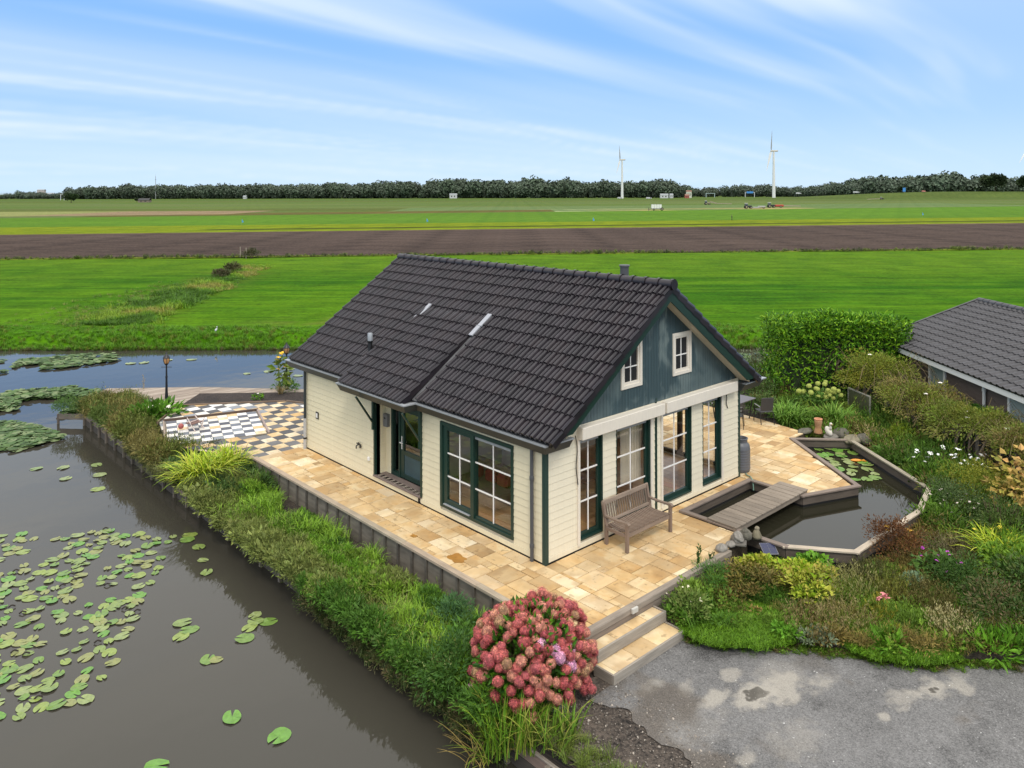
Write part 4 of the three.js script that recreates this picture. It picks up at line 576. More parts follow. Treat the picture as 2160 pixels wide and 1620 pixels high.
// ---------- things standing about ----------
{
  const bl = thing('water_barrel', 'tall grey plastic water barrel at the right house corner', 'barrel', [8.16, 0, -0.22]), pts = [[0.0, 0], [0.24, 0], [0.262, 0.03]]; for (let k = 0; k < 8; k++) { const y = 0.08 + k * 0.075; pts.push([0.268, y], [0.275, y + 0.02], [0.275, y + 0.045], [0.268, y + 0.06]); } pts.push([0.262, 0.72], [0.24, 0.78], [0.2, 0.815], [0.195, 0.84]);
  const grey = mat([0.115, 0.12, 0.135], 0.45); part('drum', lathe(pts, 28), grey, bl); part('neck', lathe([[0.195, 0.84], [0.195, 0.92], [0.21, 0.925], [0.21, 0.945], [0.18, 0.945], [0.18, 0.86], [0.0, 0.855]], 28), tint(grey, [0.1, 0.105, 0.12]), bl);
  const h = thing('garden_hose', 'pale green hose lying from the barrel to the pond', 'hose'); part('hose_pipe', tube([[7.98, 0.03, 0.06], [7.9, 0.03, 0.14], [7.86, 0.03, 0.25], [7.72, 0.06, 0.38], [7.6, 0.02, 0.5], [7.55, -0.2, 0.55]], 0.017), mat([0.2, 0.35, 0.27], 0.5), h);
  // garden table and chairs behind the house
  const tb = thing('patio_table', 'dark metal patio table partly hidden behind the house', 'table', [12.55, 0, -3.2]); part('tabletop', box(-0.6, 0.6, 0.70, 0.735, -0.6, 0.6, 0.01), mat([0.12, 0.11, 0.12], 0.5), tb); for (const [x, z] of [[-0.5, -0.5], [0.5, -0.5], [-0.5, 0.5], [0.5, 0.5]]) part('leg', beam([x * 0.85, 0, z * 0.85], [x, 0.7, z], 0.035, 0.035), M.black, tb);
  const mk = (label, p, t) => { const c = thing('patio_chair', label, 'chair', p, t), m = mat([0.05, 0.048, 0.05], 0.6); part('seat', box(-0.23, 0.23, 0.41, 0.435, -0.23, 0.23), m, c); part('backrest', sweep([[-0.22, 0.46], [-0.3, 0.92], [-0.275, 0.925], [-0.195, 0.46]], 0.44).rotateY(-Math.PI / 2).translate(0.22, 0, 0), m, c); for (const x of [-0.24, 0.24]) { part('leg', beam([x, 0, 0.26], [x, 0.62, 0.2], 0.024, 0.024), M.black, c); part('leg', beam([x, 0, -0.3], [x, 0.44, -0.2], 0.024, 0.024), M.black, c); part('arm', beam([x, 0.62, 0.2], [x, 0.6, -0.23], 0.04, 0.02), tint(M.zinc, [0.2, 0.2, 0.2]), c); } return c; };
  mk('dark mesh patio chair to the right of the metal table', [12.92, 0, -2.18], 2.55); mk('dark patio chair mostly hidden by the house wall', [11.75, 0, -2.55], 0.5);
  // pot, goose, stones by the pond
  const pot = thing('stone_pot', 'hourglass shaped terracotta pot standing behind the pond', 'pot', [13.15, -0.02, -0.33]); part('body', lathe([[0, 0], [0.135, 0], [0.14, 0.05], [0.105, 0.16], [0.09, 0.22], [0.115, 0.33], [0.13, 0.42], [0.12, 0.47], [0.09, 0.465]], 18), mat([0.55, 0.36, 0.24], 0.85, { map: T.stone }), pot); part('rim', lathe([[0.12, 0.47], [0.135, 0.475], [0.135, 0.5], [0.1, 0.505], [0.09, 0.46]], 18), mat([0.6, 0.27, 0.15], 0.85), pot);
  const go = thing('goose_figure', 'white goose figure standing at the back edge of the pond', 'garden figure', [13.02, 0.03, 0.08], -0.6), gm = mat([0.66, 0.62, 0.54], 0.7), gd = new THREE.SphereGeometry(1, 18, 14).scale(0.095, 0.12, 0.19).rotateX(0.55).translate(0, 0.15, 0); part('body', [gd, tube([[0, 0.2, 0.08], [0, 0.28, 0.13], [0, 0.35, 0.11], [0, 0.41, 0.13]], 0.034, 10, 12), new THREE.SphereGeometry(0.046, 14, 10).scale(1, 1, 1.2).translate(0, 0.425, 0.14)], gm, go); part('bill', new THREE.ConeGeometry(0.02, 0.07, 8).rotateX(Math.PI / 2 + 0.2).translate(0, 0.415, 0.215), mat([0.5, 0.25, 0.06], 0.6), go); for (const x of [-0.03, 0.03]) part('foot', box(x - 0.02, x + 0.02, 0, 0.06, -0.02, 0.05), mat([0.35, 0.28, 0.2], 0.8), go);
}
// boulder geometry: a squashed ball with noise
function rock(sx, sy, sz, seed, det = 3) { const g = new THREE.IcosahedronGeometry(1, det), p = g.attributes.position; for (let i = 0; i < p.count; i++) { const x = p.getX(i), y = p.getY(i), z = p.getZ(i), k = 0.78 + 0.34 * fbm(x * 1.3 + seed + 20, (y + z * 1.7) * 1.3 + seed * 3 + 20, 256, 256, 3, 2); p.setXYZ(i, x * k * sx, Math.max(y * k, -0.55) * sy, z * k * sz); } g.computeVertexNormals(); return g.translate(0, sy * 0.5, 0); }
{
  const sm = mat([0.25, 0.235, 0.21], 0.9, { map: T.conc, bumpMap: T.stoneB, bumpScale: 0.01 }), sd = tint(sm, [0.17, 0.16, 0.13]), sl = tint(sm, [0.34, 0.32, 0.29]);
  const st = (label, x, y, z, a, b, c, m, s, t = 0) => tag(part('boulder', rock(a, b, c, s), m), label, 'stone').position.set(x, y, z) && 0;
  st('rounded grey stone lying on the sleeper corner of the terrace', 3.36, 0.0, 2.2, 0.16, 0.1, 0.13, sl, 1); st('flat grey stone between the rounded stone and the stone swan', 3.72, 0.0, 2.2, 0.15, 0.07, 0.11, sl, 2);
  st('mossy stone behind the goose figure', 13.55, -0.1, 0.25, 0.3, 0.22, 0.25, sd, 5); st('flat stone slab under the goose figure', 13.15, -0.06, 0.1, 0.32, 0.09, 0.22, sm, 6); st('flat pale stone at the back corner of the pond', 13.35, -0.08, 0.75, 0.42, 0.14, 0.3, tint(sm, [0.3, 0.27, 0.19]), 7); st('low dark stone left of the terracotta pot', 13.05, -0.06, -0.75, 0.4, 0.09, 0.2, sd, 8); st('grey stone on the right rim of the pond corner', 13.55, -0.1, 1.0, 0.3, 0.2, 0.25, sd, 9);
  st('flat grey paving stone under the right side of the hydrangea', -2.5, -0.6, 2.75, 0.3, 0.1, 0.16, sm, 10);
  const sw = thing('stone_swan', 'pale stone ornament curled like a resting bird', 'garden figure', [3.98, 0.03, 2.22], 0.5); part('body', rock(0.2, 0.15, 0.14, 12), sl, sw); part('tail', tube([[0.02, 0.06, 0.12], [-0.14, 0.07, 0.1], [-0.2, 0.16, -0.02], [-0.08, 0.2, -0.06]], 0.03, 8, 14), sl, sw); part('plinth', box(-0.22, 0.24, -0.03, 0.03, -0.16, 0.2, 0.02), sm, sw);
  const fr = thing('stone_frog', 'dark mossy stone ornament between pale figure and pond', 'garden figure', [4.22, 0.03, 2.28]); part('body', rock(0.16, 0.16, 0.15, 15), sd, fr); part('head', rock(0.08, 0.08, 0.08, 16).translate(-0.03, 0.15, 0.02), sd, fr);
  const fi = thing('stone_figure', 'small upright stone figure beside the solar panel', 'garden figure', [4.44, 0.03, 2.44]); part('body', lathe([[0, 0], [0.12, 0], [0.115, 0.06], [0.08, 0.14], [0.05, 0.2], [0, 0.21]], 14), tint(sm, [0.28, 0.25, 0.17]), fi); part('head', rock(0.06, 0.06, 0.06, 18).translate(0.01, 0.19, 0), tint(sm, [0.32, 0.28, 0.2]), fi);
  const so = thing('solar_panel', 'small dark blue solar panel leaning beside the pond', 'solar panel', [4.3, -0.05, 2.82], -0.7); so.rotation.order = 'YXZ'; so.rotation.x = 0.35; part('frame', box(-0.17, 0.17, 0, 0.02, -0.17, 0.17), tint(M.zinc, [0.2, 0.2, 0.22]), so); for (const [i, j] of [[0, 0], [1, 0], [0, 1], [1, 1]]) part('cell', box(-0.155 + i * 0.158, -0.005 + i * 0.158, 0.021, 0.024, -0.155 + j * 0.158, -0.005 + j * 0.158, 0), mat([0.03, 0.035, 0.085], 0.2), so); part('stake', beam([0, 0, 0], [0, -0.35, 0], 0.03, 0.03), M.black, so);
}
// lamp posts
{
  const mk = (label, p, s) => {
    const l = thing('garden_lamp', label, 'lamp post', p), k = mat([0.012, 0.013, 0.018], 0.4);
    part('base', lathe([[0.0, 0], [0.085, 0], [0.08, 0.12], [0.06, 0.35], [0.052, 0.5]], 14), k, l); part('pole', lathe([[0.05, 0.5], [0.036, 1.05], [0.05, 1.07], [0.05, 1.1], [0.034, 1.12], [0.028, s - 0.5]], 12), k, l); part('crossbar', beam([-0.21, s - 0.56, -0.0], [0.21, s - 0.56, 0.0], 0.022, 0.022), k, l); l.rotation.y = -YAW;
    const b = s - 0.5, la = part('lantern', [lathe([[0.028, b], [0.07, b + 0.06], [0.085, b + 0.085]], 12), ...[0, 1, 2, 3, 4, 5].map((q) => { const a = q * Math.PI / 3; return tube([[Math.cos(a) * 0.085, b + 0.08, Math.sin(a) * 0.085], [Math.cos(a) * 0.125, b + 0.2, Math.sin(a) * 0.125], [Math.cos(a) * 0.12, b + 0.3, Math.sin(a) * 0.12]], 0.008, 5); })], k, l);
    part('cap', lathe([[0.14, b + 0.3], [0.13, b + 0.33], [0.07, b + 0.42], [0.03, b + 0.45], [0.03, b + 0.5], [0.0, b + 0.54]], 14), k, la);
    part('amber_glass', lathe([[0.07, b + 0.085], [0.115, b + 0.2], [0.11, b + 0.3]], 14), new THREE.MeshPhysicalMaterial({ color: C(0.85, 0.52, 0.25), roughness: 0.5, transmission: 0.6, thickness: 0 }), la); part('bulb', new THREE.SphereGeometry(0.045, 12, 10).translate(0, b + 0.2, 0), M.plain, la);
  };
  mk('black lamp post with amber glass lantern beside the jetty', [-1.05, -0.32, -20.1], 2.03); mk('black lamp post half hidden by the left roof edge', [3.55, -0.32, -19.1], 1.95);
}
// fence with mesh along the right side, bird box, leaning board
{
  const f = thing('wire_fence', 'dark wire mesh fence with grey posts behind the shrubs', 'fence'), A = [23.2, -7.2], B = [11.9, 6.7], N = 11, pm = tint(M.timber, [0.2, 0.175, 0.15]);
  for (let k = 0; k <= N; k++) { const x = lerp(A[0], B[0], k / N), z = lerp(A[1], B[1], k / N); part('post', box(x - 0.05, x + 0.05, -0.7, 1.15 + 0.1 * vn(k * 1.7, 2), z - 0.05, z + 0.05), pm, f); }
  const wm = mat([0.035, 0.05, 0.055], 0.5); const wires = []; for (let q = 0; q < 9; q++) wires.push(beam([A[0], -0.45 + q * 0.17, A[1]], [B[0], -0.45 + q * 0.17, B[1]], 0.012, 0.016, 0)); for (let q = 0; q < 160; q++) { const x = lerp(A[0], B[0], q / 160), z = lerp(A[1], B[1], q / 160); wires.push(beam([x, -0.45, z], [x, 0.95, z], 0.008, 0.008, 0)); } part('wire_mesh', wires, wm, f, 'stuff');
  const bb = thing('bird_box', 'small brown bird box on a post among the fence shrubs', 'bird box', [18.1, -0.3, -1.9], -0.8); part('post', box(-0.04, 0.04, 0, 1.25, -0.04, 0.04), pm, bb); part('box', [box(-0.16, 0.16, 1.25, 1.58, -0.14, 0.14)], tint(M.timber, [0.17, 0.125, 0.08]), bb); part('roof', [beam([0, 1.74, -0.17], [0, 1.74, 0.17], 0.01, 0.01), sweep([[-0.23, 1.54], [0, 1.73], [0.23, 1.54], [0.23, 1.57], [0, 1.77], [-0.23, 1.57]], 0.38).translate(0, 0, -0.19)], tint(M.timber, [0.2, 0.16, 0.11]), bb); part('entrance', new THREE.CylinderGeometry(0.03, 0.03, 0.01, 12).rotateX(Math.PI / 2).translate(0, 1.44, 0.145), M.black, bb);
  const pn = thing('leaning_panel', 'greenish panel in a thin frame standing at the fence', 'panel', [16.2, -0.35, -0.3], 0.99); part('sheet', box(-0.62, 0.62, 0.1, 1.15, -0.01, 0.01), mat([0.14, 0.15, 0.09], 0.35, { map: T.conc }), pn); part('frame', [box(-0.66, -0.62, 0, 1.2, -0.025, 0.025), box(0.62, 0.66, 0, 1.2, -0.025, 0.025), box(-0.62, 0.62, 1.15, 1.2, -0.025, 0.025)], tint(M.timber, [0.36, 0.35, 0.3]), pn);
}
// odds and ends on the chequered terrace
{
  const w = thing('overturned_garden_chair', 'overturned folding chair with pale legs on the tiled square', 'chair', [-1.75, -0.1, -15.3], 0.4), p = mat([0.6, 0.5, 0.45], 0.6); part('seat', box(-0.2, 0.22, 0.22, 0.25, -0.2, 0.15), mat([0.18, 0.1, 0.08], 0.8), w); for (const q of [[[-0.2, 0, 0.25], [-0.18, 0.42, -0.15]], [[0.22, 0, 0.22], [0.2, 0.42, -0.2]], [[-0.2, 0.05, -0.2], [0.24, 0.3, 0.2]], [[0.2, 0.02, 0.1], [0.42, 0.3, 0.02]]]) part('leg', beam(...q, 0.03, 0.03), p, w); part('cross_bar', beam([-0.2, 0.28, -0.02], [0.22, 0.28, -0.02], 0.025, 0.025), p, w);
  const rb = thing('red_ball', 'small red ball lying by the overturned chair', 'ball', [-2.15, 0.05, -15.45]); part('shell', new THREE.SphereGeometry(0.095, 18, 14).translate(0, 0, 0), mat([0.36, 0.09, 0.08], 0.6), rb); part('cap', new THREE.SphereGeometry(0.03, 10, 8).translate(0, 0.09, 0), mat([0.6, 0.4, 0.36], 0.6), rb);
}
// neighbour's bungalow at the right edge: its side runs away along the field direction
{
  const [nx, nz] = F(15.4, 31.4), n = thing('neighbour_house', 'brown neighbouring bungalow with grey tiled roof and white fascia', 'house', [nx, -0.62, nz], -YAW);   // local x = right, z = towards the viewer
  const brown = mat([0.135, 0.105, 0.095], 0.7, { map: T.wood }), wht = mat([0.74, 0.75, 0.74], 0.45), H = 2.42, R = rng(17);
  const w = part('wall', [box(0.02, 7.0, 0, H, -0.1, 18, 0)], tint(brown, [0.09, 0.07, 0.065]), n);
  const wins = [[2.6, 3.7], [7.2, 9.6]]; for (let r = 0; r < 15; r++) { let segs = [[-0.1, 18]]; for (const [a, b] of wins) segs = segs.flatMap(([s, e]) => b <= s || a >= e ? [[s, e]] : [[s, a], [b, e]]); for (const [s, e] of segs) part('siding_board', place(sweep([[0, 0], [-0.02, 0.006], [-0.008, 0.16], [0, 0.16]], e - s), 0.02, r * 0.161, s), brown, w); }
  for (const [a, b] of wins) { const f = part('window', [box(-0.05, 0.03, 0.1, H, a, a + 0.11), box(-0.05, 0.03, 0.1, H, b - 0.11, b), box(-0.05, 0.03, 0.1, 0.2, a + 0.11, b - 0.11), box(-0.05, 0.03, H - 0.08, H, a + 0.11, b - 0.11)], wht, n); part('pane', box(-0.012, -0.008, 0.2, H - 0.08, a + 0.11, b - 0.11, 0), mat([0.30, 0.36, 0.37], 0.12), f); }
  part('fascia', box(-0.42, -0.36, H - 0.02, H + 0.2, -0.55, 18), wht, n); part('soffit', box(-0.36, 0.02, H, H + 0.02, -0.5, 18), wht, n); part('corner_board', box(-0.03, 0.06, 0, H, -0.16, -0.04), wht, n);
  part('downpipe', new THREE.CylinderGeometry(0.05, 0.05, H, 12).translate(-0.07, H / 2, 6.05), wht, n); part('pipe_joint', lathe([[0.05, 0], [0.065, 0.01], [0.065, 0.12], [0.05, 0.13]], 12).translate(-0.07, H - 0.3, 6.05), wht, n);
  const ang = Math.atan2(1.55, 4.16), ex = -0.46, ey = H + 0.2, P = [[0, 0.004], [0.05, 0.04], [0.1, 0.045], [0.15, 0.006], [0.2, 0.0], [0.3, 0.004]];
  const tl = (len) => { const t = new Tri(); for (let i = 0; i < 5; i++) { const [a, p] = P[i], [b, q] = P[i + 1], L = 0.035; t.quad([a, p, -0.02], [a, p + L, len], [b, q + L, len], [b, q, -0.02], [a, 0], [a, len], [b, len], [b, 0]); t.quad([a, p + L, len], [a, p, len + 0.003], [b, q, len + 0.003], [b, q + L, len], [a, 0], [a, 0.03], [b, 0.03], [b, 0]); } return t.geo(); };
  const ro = part('roof', [sweep([[ex, ey], [3.7, ey + 1.55], [7.86, ey], [7.86, ey - 0.02], [3.7, ey + 1.43], [ex, ey - 0.02]], 18.5).translate(0, 0, -0.5)], M.black, n), ms = [[0.075, 0.072, 0.078], [0.066, 0.063, 0.068], [0.083, 0.08, 0.087]].map((c) => mat(c, 0.5, { map: T.mott })), geo = tl(0.35), rest = [[], [], []]; let cnt = 0;
  const Y = new THREE.Vector3(-Math.sin(ang), Math.cos(ang), 0), Z = new THREE.Vector3(-Math.cos(ang), -Math.sin(ang), 0), X = new THREE.Vector3(0, 0, 1);
  for (let c = 0; c < 56; c++) for (let r = 1; r <= 13; r++) { const m = M4().makeBasis(X, Y, Z).setPosition(ex - Z.x * r * 0.35, ey - Z.y * r * 0.35 + 0.005, -0.5 + c * 0.3), k = Math.floor(R() * 3); if (c < 23 && cnt++ < 299) part('roof_tile', geo, ms[k], ro).applyMatrix4(m); else rest[k].push(geo.clone().applyMatrix4(m)); }
  rest.forEach((g, k) => part('roof_tiles', g, ms[k], ro, 'stuff'));
  part('verge_trim', beam([ex, ey + 0.03, -0.5], [3.7, ey + 1.60, -0.5], 0.1, 0.12), ms[1], ro); for (let k = 0; k < 30; k++) part('ridge_tile', new THREE.CylinderGeometry(0.12, 0.13, 0.41, 10, 1, true, -Math.PI / 2, Math.PI).rotateX(-Math.PI / 2).translate(3.7, ey + 1.56, -0.3 + k * 0.4), ms[k % 3], ro);
}
// ---------- lily pads ----------
function padGeo(r, seed, lift = 0.012) { const t = new Tri(), n = 16, R = rng(seed), wob = R() * 9, rim = []; for (let i = 0; i <= n; i++) { const a = 0.22 + i / n * (6.283 - 0.44), d = r * (0.93 + 0.12 * vn(i * 0.5 + wob, seed)); rim.push([Math.cos(a) * d, lift * (vn(i * 0.7 + wob, 4 + seed) - 0.2), Math.sin(a) * d * 0.86]); } for (let i = 0; i < n; i++) { t.v([r * 0.05, 0.004, 0], [0, 0]); t.v(rim[i + 1], [rim[i + 1][0], rim[i + 1][2]]); t.v(rim[i], [rim[i][0], rim[i][2]]); } return t.geo(); }
const padMs = [[0.25, 0.34, 0.085], [0.31, 0.38, 0.13], [0.19, 0.32, 0.055], [0.30, 0.39, 0.08], [0.31, 0.33, 0.10], [0.16, 0.36, 0.045]].map((c) => mat(c, 0.36, { map: T.mott })), padGs = [1, 2, 3, 4, 5].map((k) => padGeo(1, k, 0.03));
const pad = (parent, x, z, r, k, R, y = 0) => { const o = part('lily_pad', padGs[Math.floor(R() * 5)], padMs[k ?? Math.floor(R() * 6)], parent); o.position.set(x, 0.006 + y + R() * 0.012, z); o.scale.set(r, 1, r); o.rotation.y = R() * 6.28; return o; };
{
  const R = rng(41), poly = [[-6.4, -12.6], [-4.35, -9.8], [-5.6, -7.5], [-6.55, -6.0], [-7.2, -4.8], [-7.75, -3.9], [-8.85, -3.95], [-10.3, -5.4], [-9.5, -14]], g = thing('water_lily', 'large loose raft of green lily pads filling the near canal on the left', 'water lily', [0, -1.25, 0]); let n = 0, got = [];
  for (let k = 0; k < 5000 && n < 298; k++) { const x = -10.4 + R() * 6.3, z = -14 + R() * 10.3; if (!inPoly(x, z, poly)) continue; const d = fbm(x * 0.9 + 60, z * 0.9 + 60, 256, 256, 3, 4); if (d < 0.34 + 0.2 * R()) continue; if (got.filter((q) => Math.hypot(q[0] - x, q[1] - z) < 0.2).length > 0) continue; got.push([x, z]); pad(g, x, z, 0.10 + R() * 0.08, R() < 0.12 ? 4 : undefined, R, R() < 0.15 ? -0.002 : 0); n++; }
  const dead = mat([0.03, 0.022, 0.015], 0.8); for (let k = 0; k < 26; k++) { const q = got[Math.floor(R() * got.length)]; part('dead_leaf', tube([[0, 0.01, 0], [0.06, 0.05, 0.02], [0.13, 0.02, 0.05]], 0.016, 5), dead, g).position.set(q[0] + R() * 0.3, 0.01, q[1] + R() * 0.3); }
  const small = (label, list) => { const t = thing('water_lily', label, 'water lily', [list[0][0], -1.25, list[0][1]]); for (const [x, z, r, k] of list) pad(t, x - list[0][0], z - list[0][1], r, k, R); };
  small('three lily pads in a short row left of the planted bank', [[-5.73, -5.32, 0.2, 0], [-5.72, -4.95, 0.2, 2], [-5.95, -4.8, 0.18, 3]]); small('cluster of four lily pads near the overhanging grass', [[-4.34, -4.1, 0.19, 2], [-4.55, -4.3, 0.18, 0], [-4.75, -4.15, 0.18, 3], [-4.45, -4.55, 0.16, 1]]); small('single lily pad left of the dark bank reflection', [[-5.0, -3.84, 0.2, 2]]); small('lily pad with a withered yellow leaf beside it', [[-5.85, -3.62, 0.17, 2], [-5.72, -3.5, 0.13, 4]]); small('single heart shaped lily pad in the lower open water', [[-6.2, -1.62, 0.19, 5]]); small('single bright lily pad nearest the picture bottom centre', [[-5.81, -0.61, 0.22, 5]]); small('lily pad cut by the lower picture edge', [[-7.58, -1.3, 0.2, 5]]);
  small('pair of lily pads below the yellow daylily', [[-4.17, -9.34, 0.2, 2], [-4.0, -9.6, 0.2, 3], [-4.1, -8.7, 0.19, 0]]); small('two lily pads off the far end of the timber bank', [[-4.5, -16.2, 0.22, 1], [-4.3, -17.3, 0.2, 0], [-5.2, -17.8, 0.22, 1], [-5.9, -18.3, 0.2, 0], [-5.4, -16.6, 0.2, 1], [-4.9, -14.9, 0.22, 3]]);
  small('few small lily pads drifting below the daylily bank', [[-4.48, -7.2, 0.17, 0], [-4.3, -7.9, 0.15, 1], [-5.0, -10.6, 0.18, 3], [-5.6, -11.4, 0.17, 0]]);
  small('scattered lily pads on the bright water behind the jetty', [[6.2, -26.5, 0.25, 1], [6.7, -25.4, 0.25, 1], [5.2, -26.8, 0.2, 1], [7.3, -26.2, 0.25, 1], [6.9, -24.6, 0.25, 1], [1.6, -33.5, 0.3, 1], [2.2, -33.2, 0.3, 1], [3.4, -33, 0.25, 1], [8.1, -27.0, 0.25, 1], [4.4, -32.2, 0.3, 1]]);
  // dense mats of standing pads far out: nobody could count these leaves
  const mat1 = (name, label, poly, cnt, rise) => { const P = poly.map((p) => [p[0], p[1]]), xs = P.map((p) => p[0]), zs = P.map((p) => p[1]), gs = [[], [], [], []]; let k = 0; for (let q = 0; q < cnt * 30 && k < cnt; q++) { const x = lerp(Math.min(...xs), Math.max(...xs), R()), z = lerp(Math.min(...zs), Math.max(...zs), R()); if (!inPoly(x, z, P)) continue; if (fbm(x * 0.7 + 9, z * 0.7 + 70, 256, 256, 3, 7) < 0.4) continue; const s = 0.10 + R() * 0.10; gs[Math.floor(R() * 4)].push(place(padGs[Math.floor(R() * 5)].clone().scale(s, s, s), x, -1.22 + R() * rise, z, R() * 6.3, 1, (R() - 0.5) * rise * 3.4, (R() - 0.5) * rise * 3.4)); k++; }
    const o = thing(name, label, 'water lily'); gs.forEach((g, i) => g.length && part('lily_pads', g, [[0.075, 0.14, 0.03], [0.15, 0.20, 0.08], [0.04, 0.085, 0.014], [0.055, 0.115, 0.02]].map((c) => mat(c, 0.7))[i], o, 'stuff')); };
  mat1('lily_mat', 'long raft of standing lily leaves near the far canal bank', [[-2.6, -38.6], [1.7, -37.2], [1.4, -34.6], [-1.6, -34.6], [-4.2, -35.6]], 900, 0.1); mat1('lily_mat', 'dense mat of dark lily leaves touching the jetty corner', [[-4.6, -30.6], [-2.2, -29.6], [-1.2, -27.4], [-2.05, -24.8], [-3.6, -24.8], [-4.6, -26.2], [-6.6, -28.2]], 1500, 0.15); mat1('lily_mat', 'mat of lily leaves at the left picture edge', [[-6.9, -26], [-5.2, -25.0], [-4.6, -22.8], [-4.35, -21.3], [-6.0, -20.8], [-7.4, -22.5]], 700, 0.09); mat1('lily_mat', 'small raft of lily leaves left of the long far raft', [[-6, -40.5], [-3.2, -39.5], [-3.5, -38.4], [-6, -39.2]], 120, 0.08); mat1('lily_mat', 'pale lily leaves on the water right of the gable', [[26, -13], [31, -9], [28, -7.5], [24, -10]], 600, 0.12);
  // pond lilies and the orange fish
  const pl = thing('pond_lily', 'lily pads in the back corner of the garden pond', 'water lily', [12.2, -0.27, 0.9]); for (const [x, z] of [[12.59, -0.05], [12.66, 0.21], [12.66, 0.52], [13.0, 0.6], [12.82, 0.98], [11.85, 0.45], [11.53, 0.97], [12.0, 1.12], [11.03, 1.34], [11.54, 1.54], [12.16, 1.56], [10.9, 1.76], [12.06, 1.75], [11.4, 2.23], [10.55, 2.05], [10.8, 2.25], [11.1, 2.37], [12.24, 0.86], [11.65, 1.92], [12.3, 0.1], [12.1, 0.5], [11.7, 0.75], [11.8, 1.3], [12.4, 0.75], [11.3, 1.1], [11.2, 1.65]]) pad(pl, x - 12.2, z - 0.9, 0.15 + R() * 0.06, [0, 2, 1, 5][Math.floor(R() * 4)], R);
  const fg = thing('orange_fish_float', 'orange fish shaped float among the pond lily pads', 'pond float', [12.1, -0.25, 1.38], -0.8), fm = mat([0.75, 0.3, 0.03], 0.5); part('body', new THREE.SphereGeometry(1, 16, 10).scale(0.17, 0.04, 0.07).translate(0, 0.02, 0), fm, fg); part('tail', sweep([[0.15, 0], [0.28, 0.09], [0.25, 0], [0.28, -0.09]], 0.02).rotateX(Math.PI / 2).translate(0, 0.03, 0), fm, fg);
}

// ---------- plants ----------
const GREENS = { mid: [[0.06, 0.15, 0.012], [0.085, 0.19, 0.016], [0.045, 0.11, 0.012]], lime: [[0.28, 0.37, 0.02], [0.34, 0.38, 0.03], [0.19, 0.33, 0.015]], dark: [[0.03, 0.075, 0.012], [0.045, 0.10, 0.015], [0.06, 0.12, 0.02]], olive: [[0.19, 0.21, 0.035], [0.24, 0.23, 0.055], [0.13, 0.18, 0.025]], brown: [[0.19, 0.135, 0.05], [0.13, 0.105, 0.035], [0.25, 0.18, 0.07]], bronze: [[0.13, 0.05, 0.018], [0.19, 0.085, 0.025], [0.09, 0.04, 0.016]], gold: [[0.26, 0.24, 0.025], [0.2, 0.2, 0.02], [0.14, 0.17, 0.02]], tan: [[0.36, 0.28, 0.13], [0.28, 0.21, 0.09], [0.42, 0.34, 0.17]], grey: [[0.16, 0.2, 0.11], [0.12, 0.16, 0.08], [0.2, 0.24, 0.14]], fresh: [[0.10, 0.25, 0.012], [0.14, 0.30, 0.02], [0.075, 0.19, 0.012]] };
const pickC = (R, cols) => { const a = cols[Math.floor(R() * cols.length)], k = 0.75 + 0.5 * R(); return [a[0] * k, a[1] * k, a[2] * k]; };
const V = (x, y, z) => new THREE.Vector3(x, y, z);
// leaf: two triangles folded along the middle
function leaf(t, p, dir, side, L, W, c, fold = 0.3) { const up = V(0, 0, 0).crossVectors(side, dir).normalize().multiplyScalar(W * fold), m = p.clone().addScaledVector(dir, L * 0.45), a = m.clone().addScaledVector(side, W * 0.5).add(up), b = m.clone().addScaledVector(side, -W * 0.5).add(up), e = p.clone().addScaledVector(dir, L); const q = (v) => [v.x, v.y, v.z]; t.v(q(p), [0, 0]); t.v(q(a), [1, 0]); t.v(q(e), [1, 1]); t.v(q(p), [0, 0]); t.v(q(e), [1, 1]); t.v(q(b), [0, 1]); for (let i = 0; i < 6; i++) t.c.push(...c); }
function rndDir(R) { const y = R() * 2 - 1, a = R() * 6.283, r = Math.sqrt(1 - y * y); return V(r * Math.cos(a), y, r * Math.sin(a)); }
// crown of clumps inside an ellipsoid standing on the ground
function crown(R, { rx, ry, rz, n, len, wid, cols, clumps = 16, cs = 0.34, up = 0.35, flat: fl = 0 }) {
  const t = new Tri(), cl = []; for (let i = 0; i < clumps; i++) { const d = rndDir(R); if (d.y < -0.35) d.y *= -0.6; const k = 0.45 + 0.42 * R(); cl.push({ p: V(d.x * rx * k, ry * 0.98 + d.y * ry * k, d.z * rz * k), s: cs * (0.7 + 0.6 * R()), c: pickC(R, cols) }); }
  for (let i = 0; i < n; i++) {
    const c = cl[Math.floor(R() * clumps)], o = rndDir(R), k = Math.pow(R(), 0.45); const p = V(c.p.x + o.x * c.s * rx * 1.25 * k, c.p.y + o.y * c.s * ry * 1.25 * k, c.p.z + o.z * c.s * rz * 1.25 * k); if (p.y < 0.02) p.y = 0.02 + R() * 0.15 * ry;
    const d = o.clone().multiplyScalar(0.7).add(V(p.x / rx, (p.y - ry) / ry + up, p.z / rz).multiplyScalar(0.5)).add(rndDir(R).multiplyScalar(0.6)); if (fl) d.y *= 1 - fl; d.normalize(); const s = V(0, 0, 0).crossVectors(d, rndDir(R)).normalize(); if (fl) { s.y *= 1 - fl; s.normalize(); }
    const own = pickC(R, cols), col = mix3(own, c.c, 0.55), z = 0.65 + 0.7 * R(); leaf(t, p, d, s, len * z, wid * z, col);
  }
  return t.geo();
}
